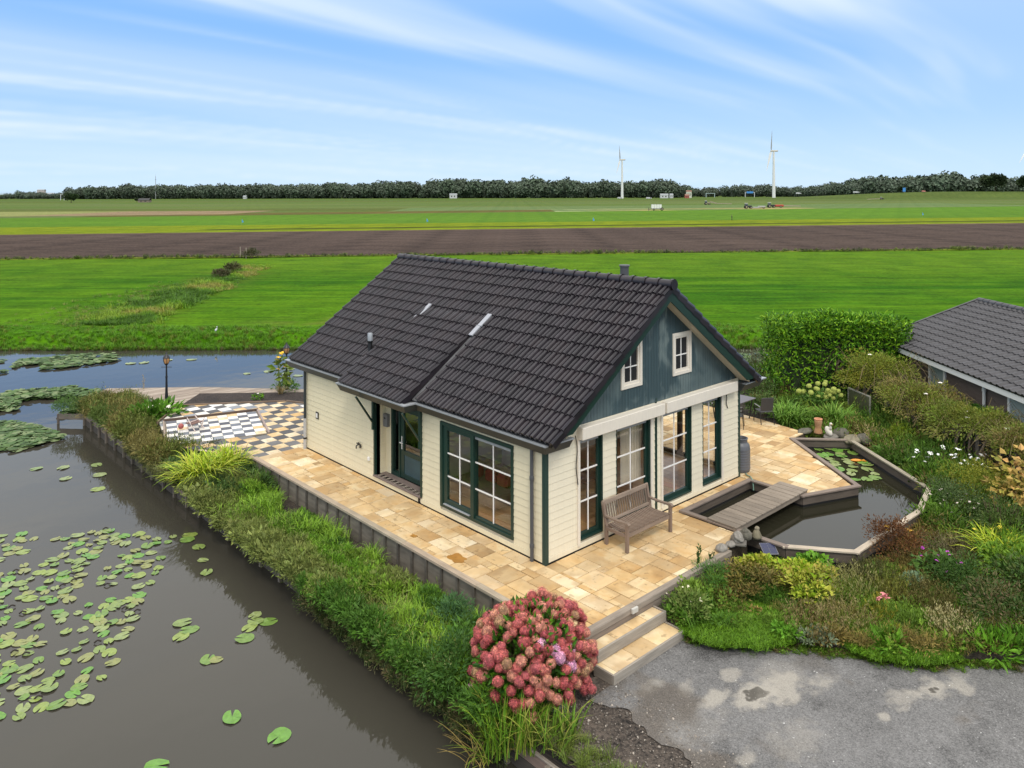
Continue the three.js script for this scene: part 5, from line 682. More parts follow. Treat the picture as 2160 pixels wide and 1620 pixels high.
function blades(R, { n, h, spread, w, cols, droop = 0.8, base = 0.12, seg = 5, tips }) {
  const t = new Tri();
  for (let i = 0; i < n; i++) {
    const a = R() * 6.283, lean = spread * (0.15 + 0.85 * Math.sqrt(R())), H = h * (0.65 + 0.5 * R()), bx = (R() - 0.5) * base * 2, bz = (R() - 0.5) * base * 2, dx = Math.cos(a), dz = Math.sin(a), c = pickC(R, cols), W = w * (0.7 + 0.6 * R()), tw = (R() - 0.5) * 1.2; let prev;
    for (let k = 0; k <= seg; k++) { const f = k / seg, r = lean * f * (0.5 + 0.5 * f), y = H * (f - droop * 0.55 * (lean / spread) * f * f * f), ww = W * Math.pow(1 - f, 0.55) * (0.55 + 0.45 * Math.min(1, f * 4)) + 0.001, sx = -Math.sin(a + tw * f) * ww, sz = Math.cos(a + tw * f) * ww, L = [bx + dx * r + sx, y, bz + dz * r + sz], Q = [bx + dx * r - sx, y, bz + dz * r - sz]; if (prev) { t.quad(prev[0], L, Q, prev[1], [0, 0], [0, 1], [1, 1], [1, 0]); const cc = tips && f > 0.75 ? tips : c; for (let q = 0; q < 6; q++) t.c.push(...cc); } prev = [L, Q]; }
  }
  return t.geo();
}
function stalks(R, n, rx, h, r = 0.008, lean = 0.3) { const g = []; for (let i = 0; i < n; i++) { const a = R() * 6.283, d = rx * Math.sqrt(R()), b = d * 0.3; g.push(tube([[Math.cos(a) * b, 0, Math.sin(a) * b], [Math.cos(a) * (b + d) * 0.5, h * 0.55, Math.sin(a) * (b + d) * 0.5], [Math.cos(a) * d + (R() - 0.5) * lean * 0.3, h * (0.8 + 0.3 * R()), Math.sin(a) * d]], r, 4, 3)); } return g; }
// upright wands with fine leaves: heathers, weeds, asters
function wands(R, { n, rx, rz = rx, h, cols, lv = 22, len = 0.06, wid = 0.018, tipCols, spread = 0.35 }) { const t = new Tri(); for (let i = 0; i < n; i++) { const a = R() * 6.283, d = Math.sqrt(R()), bx = Math.cos(a) * d * rx * 0.75, bz = Math.sin(a) * d * rz * 0.75, H = h * (0.55 + 0.55 * R()) * (1 - 0.3 * d * d), ex = bx + Math.cos(a) * spread * d * h, ez = bz + Math.sin(a) * spread * d * h, c0 = pickC(R, cols); for (let k = 0; k < lv; k++) { const f = (k + R()) / lv, p = V(lerp(bx, ex, f * f), H * f, lerp(bz, ez, f * f)), dd = V(R() - 0.5, 0.35 + 0.5 * R(), R() - 0.5).normalize(), s = V(0, 0, 0).crossVectors(dd, rndDir(R)).normalize(); leaf(t, p, dd, s, len * (0.6 + 0.8 * R()), wid * (0.7 + 0.6 * R()), tipCols && f > 0.72 ? pickC(R, tipCols) : mix3(c0, pickC(R, cols), 0.4), 0.2); } } return t.geo(); }
const floretG = (() => { const g = []; for (let k = 0; k < 5; k++) { const a = k / 5 * 6.283; g.push(place(new THREE.CircleGeometry(0.5, 6).scale(0.75, 1.1, 1).translate(0, 0.55, 0), 0, 0, 0, 0, 1, -0.35).applyMatrix4(M4().makeRotationZ(a))); } return merge(g).rotateX(-Math.PI / 2); })();
const bloomM = {}; function bloom(parent, p, r, c, name = 'flower') { const k = c.join(); bloomM[k] ??= mat(c, 0.7); const o = part(name, floretG, bloomM[k], parent); o.position.set(...p); o.scale.setScalar(r); return o; }
function plant(name, label, cat, p, opt) { // one plant: foliage, stems, flowers
  const R = rng(opt.seed ?? Math.floor(Math.abs(p[0] * 131 + p[2] * 57) * 10)), g = thing(name, label, cat, p, R() * 6);
  if (opt.crown) part('foliage', crown(R, opt.crown), M.leaf, g);
  if (opt.blades) part(opt.crown || opt.wands ? 'blades' : 'foliage', blades(R, opt.blades), M.leaf, g);
  if (opt.wands) part(opt.crown ? 'shoots' : 'foliage', wands(R, opt.wands), M.leaf, g);
  if (opt.stalks) part('stems', stalks(R, ...opt.stalks), opt.stemM ?? M.stem, g);
  if (opt.flowers) { const { n, r, col, rx, y0, y1, name: nm } = opt.flowers; for (let i = 0; i < n; i++) { const a = R() * 6.283, d = rx * Math.sqrt(R()); const o = bloom(g, [Math.cos(a) * d, lerp(y0, y1, R()), Math.sin(a) * d], r * (0.7 + 0.6 * R()), col, nm); o.rotation.set((R() - 0.5) * 1.2, R() * 6, (R() - 0.5) * 1.2); } }
  return g;
}
const cr = (rx, ry, n, len, wid, cols, o = {}) => ({ rx, ry, rz: rx, n, len, wid, cols, ...o });

// hydrangea beside the steps
{
  const R = rng(71), h = thing('hydrangea', 'round hydrangea bush with faded red flower heads beside the steps', 'hydrangea', [-2.55, -0.6, 2.16]);
  const t = new Tri(); const rx = 0.95, ry = 0.80, cy = 0.72; // leaves inside the dome
  for (let i = 0; i < 3400; i++) { const d = rndDir(R), k = 0.5 + 0.56 * Math.sqrt(R()), p = V(d.x * rx * k, cy + d.y * ry * k, d.z * rx * k); if (p.y < 0.04) continue; const o = d.clone().add(rndDir(R).multiplyScalar(0.7)).add(V(0, 0.25, 0)).normalize(), s = V(0, 0, 0).crossVectors(o, rndDir(R)).normalize(); leaf(t, p, o, s, 0.10 + 0.06 * R(), 0.07, pickC(R, [[0.045, 0.13, 0.012], [0.065, 0.18, 0.014], [0.03, 0.09, 0.012], [0.11, 0.27, 0.016]]), 0.15); }
  part('foliage', t.geo(), M.leaf, h); part('stems', stalks(R, 40, 0.75, 0.9, 0.009), M.stem, h);
  const heads = [1, 2, 3].map((s) => { const q = rng(s * 97), t = new Tri(); for (let i = 0; i < 95; i++) { const y = 1 - 2 * (i + 0.5) / 95, a = i * 2.39996, r = Math.sqrt(1 - y * y), n = V(Math.cos(a) * r, y, Math.sin(a) * r), p = n.clone().multiplyScalar(0.86 + 0.18 * q()), u = V(0, 0, 0).crossVectors(n, rndDir(q)).normalize(), w = V(0, 0, 0).crossVectors(n, u), z = 0.25, k = 0.4 + 1.15 * q(), c = [k, k * (0.85 + 0.3 * q()), k * (0.85 + 0.25 * q())]; for (const [e, f] of [[u, w], [w, u.clone().negate()]]) { const tip = p.clone().addScaledVector(e, z).addScaledVector(n, 0.03), b = p.clone().addScaledVector(e, z * 0.45).addScaledVector(f, z * 0.42), b2 = p.clone().addScaledVector(e, -z).addScaledVector(n, 0.03), l = p.clone().addScaledVector(e, -z * 0.45).addScaledVector(f, -z * 0.42); for (const tri of [[p, tip, b], [p, b2, l]]) for (const v of tri) { t.v([v.x, v.y, v.z], [0, 0]); t.c.push(...c); } } } const core = new THREE.IcosahedronGeometry(0.8, 2); core.setAttribute('color', new THREE.Float32BufferAttribute(new Float32Array(core.attributes.position.count * 3).fill(0.45), 3)); return merge([t.geo(), core]); });
  const hm = [[0.62, 0.145, 0.135], [0.66, 0.20, 0.16], [0.52, 0.105, 0.105], [0.69, 0.28, 0.195], [0.57, 0.13, 0.135]].map((c) => mat(c, 0.8, { vertexColors: true })), pk = mat([0.85, 0.42, 0.62], 0.8, { vertexColors: true }), mg = mat([0.72, 0.22, 0.62], 0.8, { vertexColors: true }), tn = mat([0.5, 0.27, 0.15], 0.8, { vertexColors: true }), got = [];
  for (let k = 0; k < 4000 && got.length < 300; k++) {
    const d = rndDir(R); if (d.y < -0.55) continue; if (d.y < -0.2 && R() < 0.4) continue; const cl = fbm(d.x * 4.2 + 9, d.y * 4.3 + d.z * 3.1 + 19, 256, 256, 2, 3); if (cl < 0.36) continue; const r = 0.075 + 0.055 * R() * R() + 0.012, q = 0.70 + 0.5 * fbm(d.x * 1.4 + 7, d.y * 1.4 + d.z * 1.7 + 7, 256, 256, 2, 6) + 0.18 * R(), lobe = 1 + 0.16 * Math.max(0, -d.y) , p = V(d.x * rx * q * lobe * 1.06, cy + Math.sign(d.y) * Math.pow(Math.abs(d.y), 0.8) * ry * q * (d.y > 0 ? 0.98 : 0.95), d.z * rx * q * lobe * 1.06); if (p.y < 0.1 || got.some((g) => g.distanceTo(p) < 0.118)) continue; got.push(p);
    const low = d.y < 0.1, u = R(), o = part('flower_head', heads[Math.floor(R() * 3)], u < 0.025 ? pk : u < 0.03 ? mg : u < (low ? 0.16 : 0.08) ? tn : hm[Math.floor(R() * 5)], h); o.position.copy(p); o.scale.set(r, r * 0.88, r); o.rotation.set(R() * 6, R() * 6, R() * 6);
  }
  h.scale.setScalar(0.93);
  const tw = thing('blue_tube', 'thin blue tube sticking out of the ground by the hydrangea', 'tube', [-2.3, -0.6, 2.88]); part('tube', tube([[0, 0, 0], [-0.04, 0.12, 0.02], [-0.1, 0.26, 0.02]], 0.012), mat([0.05, 0.25, 0.5], 0.5), tw); part('end', new THREE.SphereGeometry(0.015, 8, 6).translate(-0.1, 0.26, 0.02), M.black, tw);
}
// reeds and blades in the foreground corner
plant('reed_clump', 'tall green reed clump in the foreground below the hydrangea', 'reeds', [-3.45, -0.85, 2.55], { blades: { n: 260, h: 0.95, spread: 0.55, w: 0.012, cols: [[0.13, 0.26, 0.015], [0.09, 0.2, 0.012], [0.2, 0.32, 0.02], [0.28, 0.3, 0.05]], droop: 0.5, base: 0.42 } });
plant('reed_clump', 'lower reed clump at the bottom edge right of the tall reeds', 'reeds', [-3.1, -0.62, 3.15], { blades: { n: 150, h: 0.6, spread: 0.5, w: 0.011, cols: [[0.12, 0.24, 0.015], [0.09, 0.19, 0.012], [0.3, 0.32, 0.06]], droop: 0.5, base: 0.4 } });
plant('reed_clump', 'thin reeds leaning out over the dark water at the bottom', 'reeds', [-3.75, -1.1, 2.3], { blades: { n: 60, h: 0.5, spread: 0.75, w: 0.010, cols: [[0.16, 0.27, 0.02], [0.3, 0.34, 0.05], [0.3, 0.22, 0.07]], droop: 0.6, base: 0.2 } });
// daylilies
const DL = [[0.34, 0.46, 0.02], [0.43, 0.52, 0.03], [0.24, 0.38, 0.015], [0.46, 0.48, 0.05]];
const dl1 = plant('daylily', 'large yellow-green daylily clump arching over the canal boarding', 'daylily', [-2.95, -0.7, -11.4], { blades: { n: 460, h: 1.3, spread: 1.3, w: 0.021, cols: DL, droop: 1.05, base: 0.42, seg: 6 } });
plant('daylily', 'second bright daylily clump behind the large one at the terrace', 'daylily', [-2.15, -0.65, -11.5], { blades: { n: 260, h: 1.2, spread: 0.9, w: 0.02, cols: DL, droop: 0.9, base: 0.3, seg: 6 } });
plant('daylily', 'bright arching daylily clump at the right picture edge', 'daylily', [8.2, -0.4, 6.35], { blades: { n: 300, h: 0.95, spread: 0.95, w: 0.017, cols: [...DL, [0.12, 0.24, 0.014]], droop: 1.0, base: 0.35, seg: 6 }, flowers: { n: 7, r: 0.045, col: [0.6, 0.5, 0.03], rx: 0.6, y0: 0.5, y1: 0.8 } });
plant('daylily', 'green daylily clump right of the patio chair', 'daylily', [13.9, -0.2, -1.75], { blades: { n: 260, h: 1.0, spread: 1.05, w: 0.02, cols: [[0.14, 0.28, 0.03], [0.2, 0.34, 0.05], [0.09, 0.2, 0.02]], droop: 0.95, base: 0.35, seg: 6 } });
plant('daylily', 'green daylily clump behind the goose figure', 'daylily', [14.6, -0.2, -0.45], { blades: { n: 240, h: 1.1, spread: 0.95, w: 0.02, cols: [[0.14, 0.28, 0.03], [0.2, 0.34, 0.05], [0.09, 0.2, 0.02]], droop: 0.9, base: 0.3, seg: 6 } });
{ const f = thing('yellow_iris', 'single yellow flower on a stalk below the large daylily', 'flower', [-3.35, -0.9, -9.9]); part('stalk', tube([[0.2, 0, -0.2], [0.05, 0.2, 0], [-0.05, 0.38, 0.1]], 0.008, 5), mat([0.2, 0.3, 0.04], 0.8), f); bloom(f, [-0.05, 0.4, 0.1], 0.07, [0.75, 0.6, 0.03]); }

// the planted bank: weeds too many to count, in strips of their own kind (copies of a few tufts)
function strip(name, label, cat, geos, n, at, sc, cols) { const R = rng(label.length * 17 + n); const g = thing(name, label, cat); g.userData.kind = 'stuff'; geos.forEach((geo, q) => { const cnt = Math.floor(n / geos.length), im = new THREE.InstancedMesh(geo, M.leaf, cnt), m = M4(), c = new THREE.Color(); im.name = ['tufts', 'shoots', 'grass', 'leaves'][q % 4]; im.userData.kind = 'stuff'; im.castShadow = im.receiveShadow = true; for (let i = 0; i < cnt; i++) { const [x, y, z, k] = at(R, q), s = (sc[0] + (sc[1] - sc[0]) * R()) * (k ?? 1); m.compose(V(x, y, z), new THREE.Quaternion().setFromEuler(new THREE.Euler((R() - 0.5) * 0.5, R() * 6.3, (R() - 0.5) * 0.5)), V(s, s * (0.8 + 0.4 * R()), s)); im.setMatrixAt(i, m); const v = cols(x, z, R); c.setRGB(...v); im.setColorAt(i, c); } g.add(im); }); return g; }
const RT = rng(91), W1 = [[0.9, 0.9, 0.9], [1.15, 1.1, 1], [0.7, 0.75, 0.7]];
const tuftFern = () => crown(RT, cr(0.16, 0.12, 150, 0.055, 0.013, W1, { clumps: 8, cs: 0.5, up: 0.6 })), tuftWand = () => wands(RT, { n: 9, rx: 0.1, h: 0.34, cols: W1, lv: 18, len: 0.045, wid: 0.010 }), tuftGrass = () => blades(RT, { n: 26, h: 0.36, spread: 0.24, w: 0.005, cols: W1, droop: 0.9, base: 0.07, seg: 3 }), tuftLeaf = () => crown(RT, cr(0.15, 0.09, 40, 0.085, 0.05, W1, { clumps: 6, cs: 0.5, up: 0.5, flat: 0.4 })), tuftSeed = () => wands(RT, { n: 5, rx: 0.08, h: 0.45, cols: W1, lv: 9, len: 0.05, wid: 0.009, spread: 0.7 });
const jit = (R, c, k = 0.35) => { const f = 1 - k / 2 + k * R(); return [c[0] * f, c[1] * f * (0.95 + 0.1 * R()), c[2] * f]; };
const bx = (R, a = -3.3, b = -1.72) => lerp(a, b, R());
strip('bank_weeds', 'olive and brownish weeds on the far end of the planted bank', 'weeds', [tuftFern(), tuftWand(), tuftSeed()], 2300, (R) => { const z = lerp(-22.7, -13.6, R()), w = z < -18.8 ? lerp(-3.45, -1.75, R()) : lerp(-3.45, z < -14.4 ? -2.5 - 0.2 * (z + 18) : lerp(-3.0, -1.7, (z + 14.4)), R()); return [w, -0.72 + 0.25 * fbm(w * 2 + 9, z * 1.3 + 40, 256, 256, 2, 3), z, 0.85 + 0.9 * fbm(w + 20, z * 0.7 + 50, 256, 256, 2, 5)]; }, [0.8, 1.6], (x, z, R) => { const n = fbm(x * 0.8 + 9, z * 0.6 + 60, 256, 256, 3, 8); return jit(R, n < 0.45 ? [0.14, 0.17, 0.035] : n < 0.58 ? [0.22, 0.19, 0.06] : [0.10, 0.15, 0.03], 0.6); });
strip('bank_weeds', 'dark leafy weeds between daylilies and chequered terrace', 'weeds', [tuftFern(), tuftLeaf()], 620, (R) => { const z = lerp(-13.6, -9.2, R()); return [lerp(-3.3, -1.72, R()), -0.62 + 0.22 * R(), z]; }, [0.8, 1.7], (x, z, R) => jit(R, R() < 0.5 ? [0.05, 0.10, 0.022] : [0.08, 0.14, 0.03], 0.5));
strip('bank_weeds', 'ferny green weeds and grasses along the middle of the bank', 'weeds', [tuftFern(), tuftWand(), tuftFern(), tuftLeaf()], 4600, (R) => { let z, f; do { z = lerp(-10.8, 2.2, R()); f = Math.pow(R(), 1.1); } while (fbm(f * 1.6 + 70, z * 0.9 + 44, 256, 256, 3, 6) < 0.36 + 0.12 * R()); const n = fbm(z * 0.5 + 5, 3.3, 256, 256, 2, 4), x = lerp(-1.8 - 0.25 * R(), -3.55 - 0.3 * n, f); return [x, -0.84 + 0.16 * R() + 0.2 * sstep(n, 0.4, 0.7) * (x < -2.1 ? 1 : 0.3), z, (0.5 + 1.1 * fbm(x * 1.1 + 20, z * 0.8 + 50, 256, 256, 3, 5)) * (x > -2.2 ? 0.75 : 1)]; }, [0.75, 1.55], (x, z, R) => { const n = fbm(x * 0.9 + 29, z * 0.55 + 60, 256, 256, 3, 8); return jit(R, x < -3.0 && n > 0.45 ? [0.19, 0.23, 0.06] : n < 0.4 ? [0.07, 0.16, 0.02] : n < 0.5 ? [0.12, 0.25, 0.02] : n < 0.58 ? [0.18, 0.31, 0.03] : [0.18, 0.22, 0.055], 0.7); });
strip('bank_grass', 'bright green grass tufts scattered over the planted bank', 'grass', [tuftGrass(), tuftGrass()], 520, (R) => { for (;;) { const z = lerp(-10.5, 1.8, R()), x = lerp(-3.5, -1.85, R()); if (fbm(x * 1.5 + 33, z * 1.1 + 12, 256, 256, 2, 9) < 0.55) continue; return [x, -0.68 + 0.1 * R(), z]; } }, [1.0, 1.7], (x, z, R) => jit(R, [0.2, 0.36, 0.03], 0.5));
strip('bank_grass', 'pale seeding grasses leaning over the canal boarding', 'grass', [tuftGrass(), tuftSeed()], 1150, (R) => { const z = lerp(-10.6, 0.2, R()); return [lerp(-3.62, -2.5, Math.pow(R(), 1.4)), -0.8 + 0.15 * R(), z]; }, [0.9, 1.6], (x, z, R) => jit(R, R() < 0.5 ? [0.24, 0.26, 0.08] : [0.15, 0.2, 0.045], 0.5));
strip('bank_grass', 'wispy grass hanging into the canal below the olive weeds', 'grass', [tuftGrass()], 260, (R) => { const z = lerp(-16.5, -12.2, R()); return [lerp(-3.6, -3.1, R()), -0.8 + 0.1 * R(), z]; }, [1.1, 1.9], (x, z, R) => jit(R, [0.15, 0.16, 0.055], 0.5));
strip('bank_grass', 'tangled low growth at the waterline near the foreground', 'grass', [tuftGrass(), tuftFern()], 420, (R) => { const z = lerp(-4, 2.6, R()); return [lerp(-3.72, -3.3, R()), -1.15 + 0.35 * R(), z]; }, [0.7, 1.3], (x, z, R) => jit(R, R() < 0.4 ? [0.16, 0.14, 0.06] : [0.07, 0.1, 0.025], 0.6));
strip('bank_grass', 'rough grass and weeds on the gravel verge by the reeds', 'grass', [tuftGrass()], 130, (R) => { const z = lerp(2.9, 5.5, R()); return [lerp(-3.3, -2.75, R()), -0.62, z]; }, [0.4, 0.9], (x, z, R) => jit(R, [0.13, 0.18, 0.03], 0.5));
plant('leafy_weed', 'dense dark green weed with pale seed heads left of the hydrangea', 'plant', [-3.35, -0.75, 1.0], { crown: cr(0.75, 0.45, 2200, 0.085, 0.03, [[0.055, 0.13, 0.02], [0.075, 0.16, 0.022], [0.04, 0.10, 0.018]], { clumps: 26, cs: 0.3 }), wands: { n: 26, rx: 0.7, h: 0.95, cols: [[0.1, 0.17, 0.03]], lv: 16, len: 0.045, wid: 0.014, tipCols: [[0.3, 0.34, 0.12]] } });
plant('leafy_weed', 'feathery bluish-green weed against the plank wall above the hydrangea', 'plant', [-2.35, -0.7, -0.1], { crown: cr(0.55, 0.4, 1300, 0.08, 0.022, [[0.06, 0.14, 0.05], [0.08, 0.17, 0.05], [0.045, 0.11, 0.035]], { clumps: 18 }) });
plant('willow_herb', 'tall slender green weed standing over the middle of the bank', 'plant', [-3.15, -0.8, -2.6], { wands: { n: 60, rx: 0.7, h: 0.85, cols: GREENS.mid, lv: 22, len: 0.09, wid: 0.018, spread: 0.5 } });
plant('dock_plant', 'broad-leaved bright green plant at the foot of the left lamp post', 'plant', [-1.95, -0.6, -18.3], { crown: cr(0.95, 0.42, 420, 0.30, 0.12, [[0.08, 0.2, 0.014], [0.12, 0.27, 0.02], [0.055, 0.14, 0.012]], { clumps: 14, cs: 0.4 }), flowers: { n: 3, r: 0.09, col: [0.8, 0.76, 0.66], rx: 0.7, y0: 0.7, y1: 0.9 } });
plant('hosta', 'pale leafy rosette on the left bank below the tiled square', 'plant', [-3.1, -0.62, -14.2], { crown: cr(0.35, 0.16, 80, 0.2, 0.11, [[0.18, 0.26, 0.06], [0.13, 0.21, 0.04]], { clumps: 8, flat: 0.4 }) });
plant('round_shrub', 'small rounded green shrub at the far tip of the planted bank', 'shrub', [-3.7, -1.0, -23.1], { crown: cr(0.8, 0.5, 2200, 0.08, 0.02, [[0.06, 0.13, 0.025], [0.09, 0.17, 0.035]], { clumps: 16 }) });
plant('sunflower', 'tall sunflower with yellow heads beside the left roof corner', 'sunflower', [2.85, -0.25, -18.25], { seed: 3, crown: { rx: 0.28, ry: 0.85, rz: 0.28, n: 60, len: 0.3, wid: 0.15, cols: [[0.11, 0.18, 0.02], [0.16, 0.2, 0.03]], clumps: 12, cs: 0.3, up: -0.3 }, stalks: [3, 0.15, 1.75, 0.014], stemM: mat([0.14, 0.2, 0.04], 0.8), blades: { n: 40, h: 0.55, spread: 0.45, w: 0.018, cols: GREENS.tan, droop: 1.2, base: 0.1 }, flowers: { n: 7, r: 0.10, col: [0.85, 0.5, 0.02], rx: 0.18, y0: 0.95, y1: 1.7 } });
plant('bed_plant', 'small green plant with one white flower on the soil bed', 'plant', [1.75, -0.24, -17.95], { crown: cr(0.2, 0.1, 70, 0.12, 0.05, GREENS.fresh, { clumps: 5 }), flowers: { n: 1, r: 0.07, col: [0.85, 0.83, 0.75], rx: 0.02, y0: 0.27, y1: 0.28 } });
plant('shore_shrub', 'green waterside plant behind the sunflower', 'plant', [3.4, -0.45, -18.9], { crown: cr(0.6, 0.25, 500, 0.12, 0.035, GREENS.mid, { clumps: 10 }) }); plant('shore_shrub', 'large-leaved shrub at the water hidden by the left house corner', 'shrub', [5.3, -0.5, -17.6], { crown: cr(0.75, 0.55, 520, 0.22, 0.12, [[0.07, 0.13, 0.025], [0.1, 0.17, 0.05]], { clumps: 14 }) });
plant('dry_stalk', 'thin dry stalk with tiers of seeds at the jetty edge', 'plant', [-0.9, -0.35, -23.4], { wands: { n: 3, rx: 0.06, h: 0.75, cols: GREENS.tan, lv: 20, len: 0.06, wid: 0.02, spread: 0.1 } });
plant('patio_sprig', 'slender green sprig growing through the terrace edge', 'plant', [2.46, -0.02, 2.17], { wands: { n: 2, rx: 0.03, h: 0.62, cols: [[0.07, 0.12, 0.03]], lv: 26, len: 0.075, wid: 0.035, spread: 0.1 } }); plant('patio_sprig', 'short green sprig right of the slender sprig on the terrace edge', 'plant', [2.85, -0.02, 2.28], { wands: { n: 3, rx: 0.05, h: 0.22, cols: [[0.07, 0.12, 0.03]], lv: 10, len: 0.07, wid: 0.03, spread: 0.2 } });

// the front garden, from the steps to the right edge
const Y = -0.42;
strip('ground_cover', 'low mixed ground cover between the shrubs of the front garden', 'ground cover', [tuftFern(), tuftWand(), tuftLeaf(), tuftGrass()], 2600, (R) => { for (;;) { const x = lerp(0.8, 11, R()), z = lerp(2.5, 9, R()); const lim = x < 3.3 ? 3.1 + (x - 0.8) * 1.42 : 6.55 + (x - 3.3) * 0.95; if (z > lim) continue; if (x > 4.3 && z < 4.55) continue; if (Math.hypot((x - 1.8) / 0.85, (z - 3.7) / 0.75) < 1 && R() < 0.85) continue; return [x, Y, z, 0.6 + 0.8 * fbm(x + 20, z + 50, 256, 256, 2, 5)]; } }, [0.6, 1.3], (x, z, R) => { const n = fbm(x * 0.9 + 9, z * 0.9 + 60, 256, 256, 3, 8); return jit(R, n < 0.4 ? [0.09, 0.19, 0.02] : n < 0.5 ? [0.2, 0.18, 0.045] : n < 0.62 ? [0.15, 0.26, 0.028] : [0.23, 0.18, 0.05], 0.7); });
strip('moss_lawn', 'short bright mossy lawn patches beside the asphalt lane', 'grass', [blades(RT, { n: 34, h: 0.075, spread: 0.09, w: 0.004, cols: W1, droop: 0.8, base: 0.09, seg: 2 })], 3400, (R) => { for (;;) { const u = R(), [cx, cz, a, b] = u < 0.5 ? [1.75, 3.75, 0.85, 0.55] : u < 0.75 ? [3.15, 5.75, 0.5, 0.45] : [3.4, 6.3, 0.55, 0.35], q = R() * 6.283, d = Math.sqrt(R()), x = cx + Math.cos(q) * d * a * 1.2 - Math.sin(q) * d * b * 0.8, z = cz + Math.sin(q) * d * b + Math.cos(q) * d * a * 0.9; return [x, Y - 0.005, z]; } }, [0.8, 1.5], (x, z, R) => jit(R, [0.125, 0.26, 0.014], 0.5));
strip('creeping_moss', 'ragged moss and grass creeping over the edge of the asphalt', 'moss', [blades(RT, { n: 24, h: 0.05, spread: 0.08, w: 0.004, cols: W1, droop: 0.8, base: 0.07, seg: 2 }), tuftLeaf()], 1500, (R, q) => { const f = R() * 5.99, i = Math.floor(f), P = [[0.75, 3.05], [1.35, 3.75], [2.1, 4.75], [2.75, 5.75], [3.3, 6.55], [4.4, 7.6], [6.5, 9.6]], t = f - i, n = fbm(f * 3.1, 2.2, 256, 256, 2, 4), d = (R() * R() * 0.32 - 0.04) * (0.4 + 1.3 * n); return [lerp(P[i][0], P[i + 1][0], t) - d, -0.55, lerp(P[i][1], P[i + 1][1], t) + d * 0.7, q ? 0.3 : 1]; }, [0.7, 1.3], (x, z, R) => jit(R, R() < 0.7 ? [0.11, 0.21, 0.015] : [0.15, 0.13, 0.05], 0.6));
plant('garden_fern', 'feathery dark green fern against the sleeper edge of the terrace', 'fern', [2.35, Y, 2.62], { crown: cr(0.45, 0.3, 1500, 0.08, 0.014, [[0.06, 0.15, 0.02], [0.08, 0.19, 0.03]], { clumps: 16 }) });
plant('bronze_geranium', 'bronze and olive cushion plant below the stone ornaments', 'plant', [2.85, Y, 3.2], { crown: cr(0.65, 0.28, 1700, 0.07, 0.04, [[0.16, 0.11, 0.03], [0.11, 0.11, 0.025], [0.2, 0.17, 0.035]], { clumps: 24, cs: 0.28, flat: 0.4 }) });
plant('lime_geranium', 'large lime-green cranesbill cushion in front of the pond edge', 'plant', [3.75, Y, 3.95], { crown: { rx: 0.95, ry: 0.26, rz: 0.8, n: 1700, len: 0.10, wid: 0.085, cols: [...GREENS.lime, [0.42, 0.42, 0.06], [0.36, 0.3, 0.06]], clumps: 34, cs: 0.24, flat: 0.55 } });
plant('lime_geranium', 'yellowing lime foliage beside the solar panel', 'plant', [3.55, Y, 2.98], { crown: { rx: 0.75, ry: 0.24, rz: 0.42, n: 900, len: 0.10, wid: 0.085, cols: [[0.34, 0.36, 0.03], [0.28, 0.27, 0.04], [0.2, 0.3, 0.02]], clumps: 22, cs: 0.26, flat: 0.5 } });
plant('lime_geranium', 'bright green leafy edge of the cushion under the pond front', 'plant', [4.5, Y, 3.75], { crown: { rx: 0.4, ry: 0.27, rz: 0.5, n: 520, len: 0.10, wid: 0.085, cols: GREENS.fresh, clumps: 14, cs: 0.28, flat: 0.5 } });
plant('catmint', 'pale green shrubby plant at the right side of the steps', 'plant', [1.0, Y - 0.1, 2.85], { crown: cr(0.42, 0.34, 900, 0.085, 0.04, [[0.16, 0.22, 0.05], [0.2, 0.25, 0.06], [0.1, 0.17, 0.03]], { clumps: 16 }), flowers: { n: 6, r: 0.03, col: [0.75, 0.7, 0.5], rx: 0.35, y0: 0.5, y1: 0.75 } });
plant('catmint', 'lighter leafy plant above the pale shrub beside the sleeper edge', 'plant', [1.55, Y, 2.65], { crown: cr(0.4, 0.26, 700, 0.09, 0.05, [[0.2, 0.3, 0.04], [0.13, 0.22, 0.025]], { clumps: 12 }) });
plant('heather', 'brown faded heather mound at the lane edge', 'heather', [2.5, Y - 0.06, 4.75], { wands: { n: 260, rx: 0.62, h: 0.55, cols: GREENS.brown, lv: 18, len: 0.05, wid: 0.016, tipCols: [[0.27, 0.2, 0.09], [0.2, 0.17, 0.06]] } });
plant('heather', 'second olive-brown heather mound right of the faded one', 'heather', [3.05, Y - 0.04, 5.1], { wands: { n: 220, rx: 0.55, h: 0.55, cols: GREENS.olive, lv: 18, len: 0.05, wid: 0.016, tipCols: [[0.27, 0.22, 0.09]] } });
plant('heather', 'wispy olive shrub behind the brown heather', 'heather', [4.15, Y, 4.75], { wands: { n: 200, rx: 0.6, h: 0.72, cols: GREENS.olive, lv: 20, len: 0.06, wid: 0.014, tipCols: [[0.28, 0.26, 0.1]] } });
plant('heather', 'dark brown-green mound along the right front pond edge', 'heather', [5.1, Y, 4.75], { wands: { n: 240, rx: 0.6, h: 0.5, cols: [[0.1, 0.095, 0.03], [0.075, 0.085, 0.025]], lv: 18, len: 0.06, wid: 0.018 } });
plant('bronze_shrub', 'red-bronze shrub at the right front corner of the pond', 'shrub', [6.55, Y, 4.75], { crown: cr(0.8, 0.5, 2600, 0.06, 0.022, GREENS.bronze, { clumps: 28, cs: 0.28 }), flowers: { n: 4, r: 0.06, col: [0.5, 0.28, 0.02], rx: 0.3, y0: 0.7, y1: 0.85 } });
plant('heather', 'grey-brown twiggy shrub between bronze shrub and daylily', 'shrub', [7.45, Y, 5.5], { wands: { n: 220, rx: 0.65, h: 0.6, cols: [[0.14, 0.12, 0.06], [0.18, 0.15, 0.08]], lv: 18, len: 0.06, wid: 0.012 } });
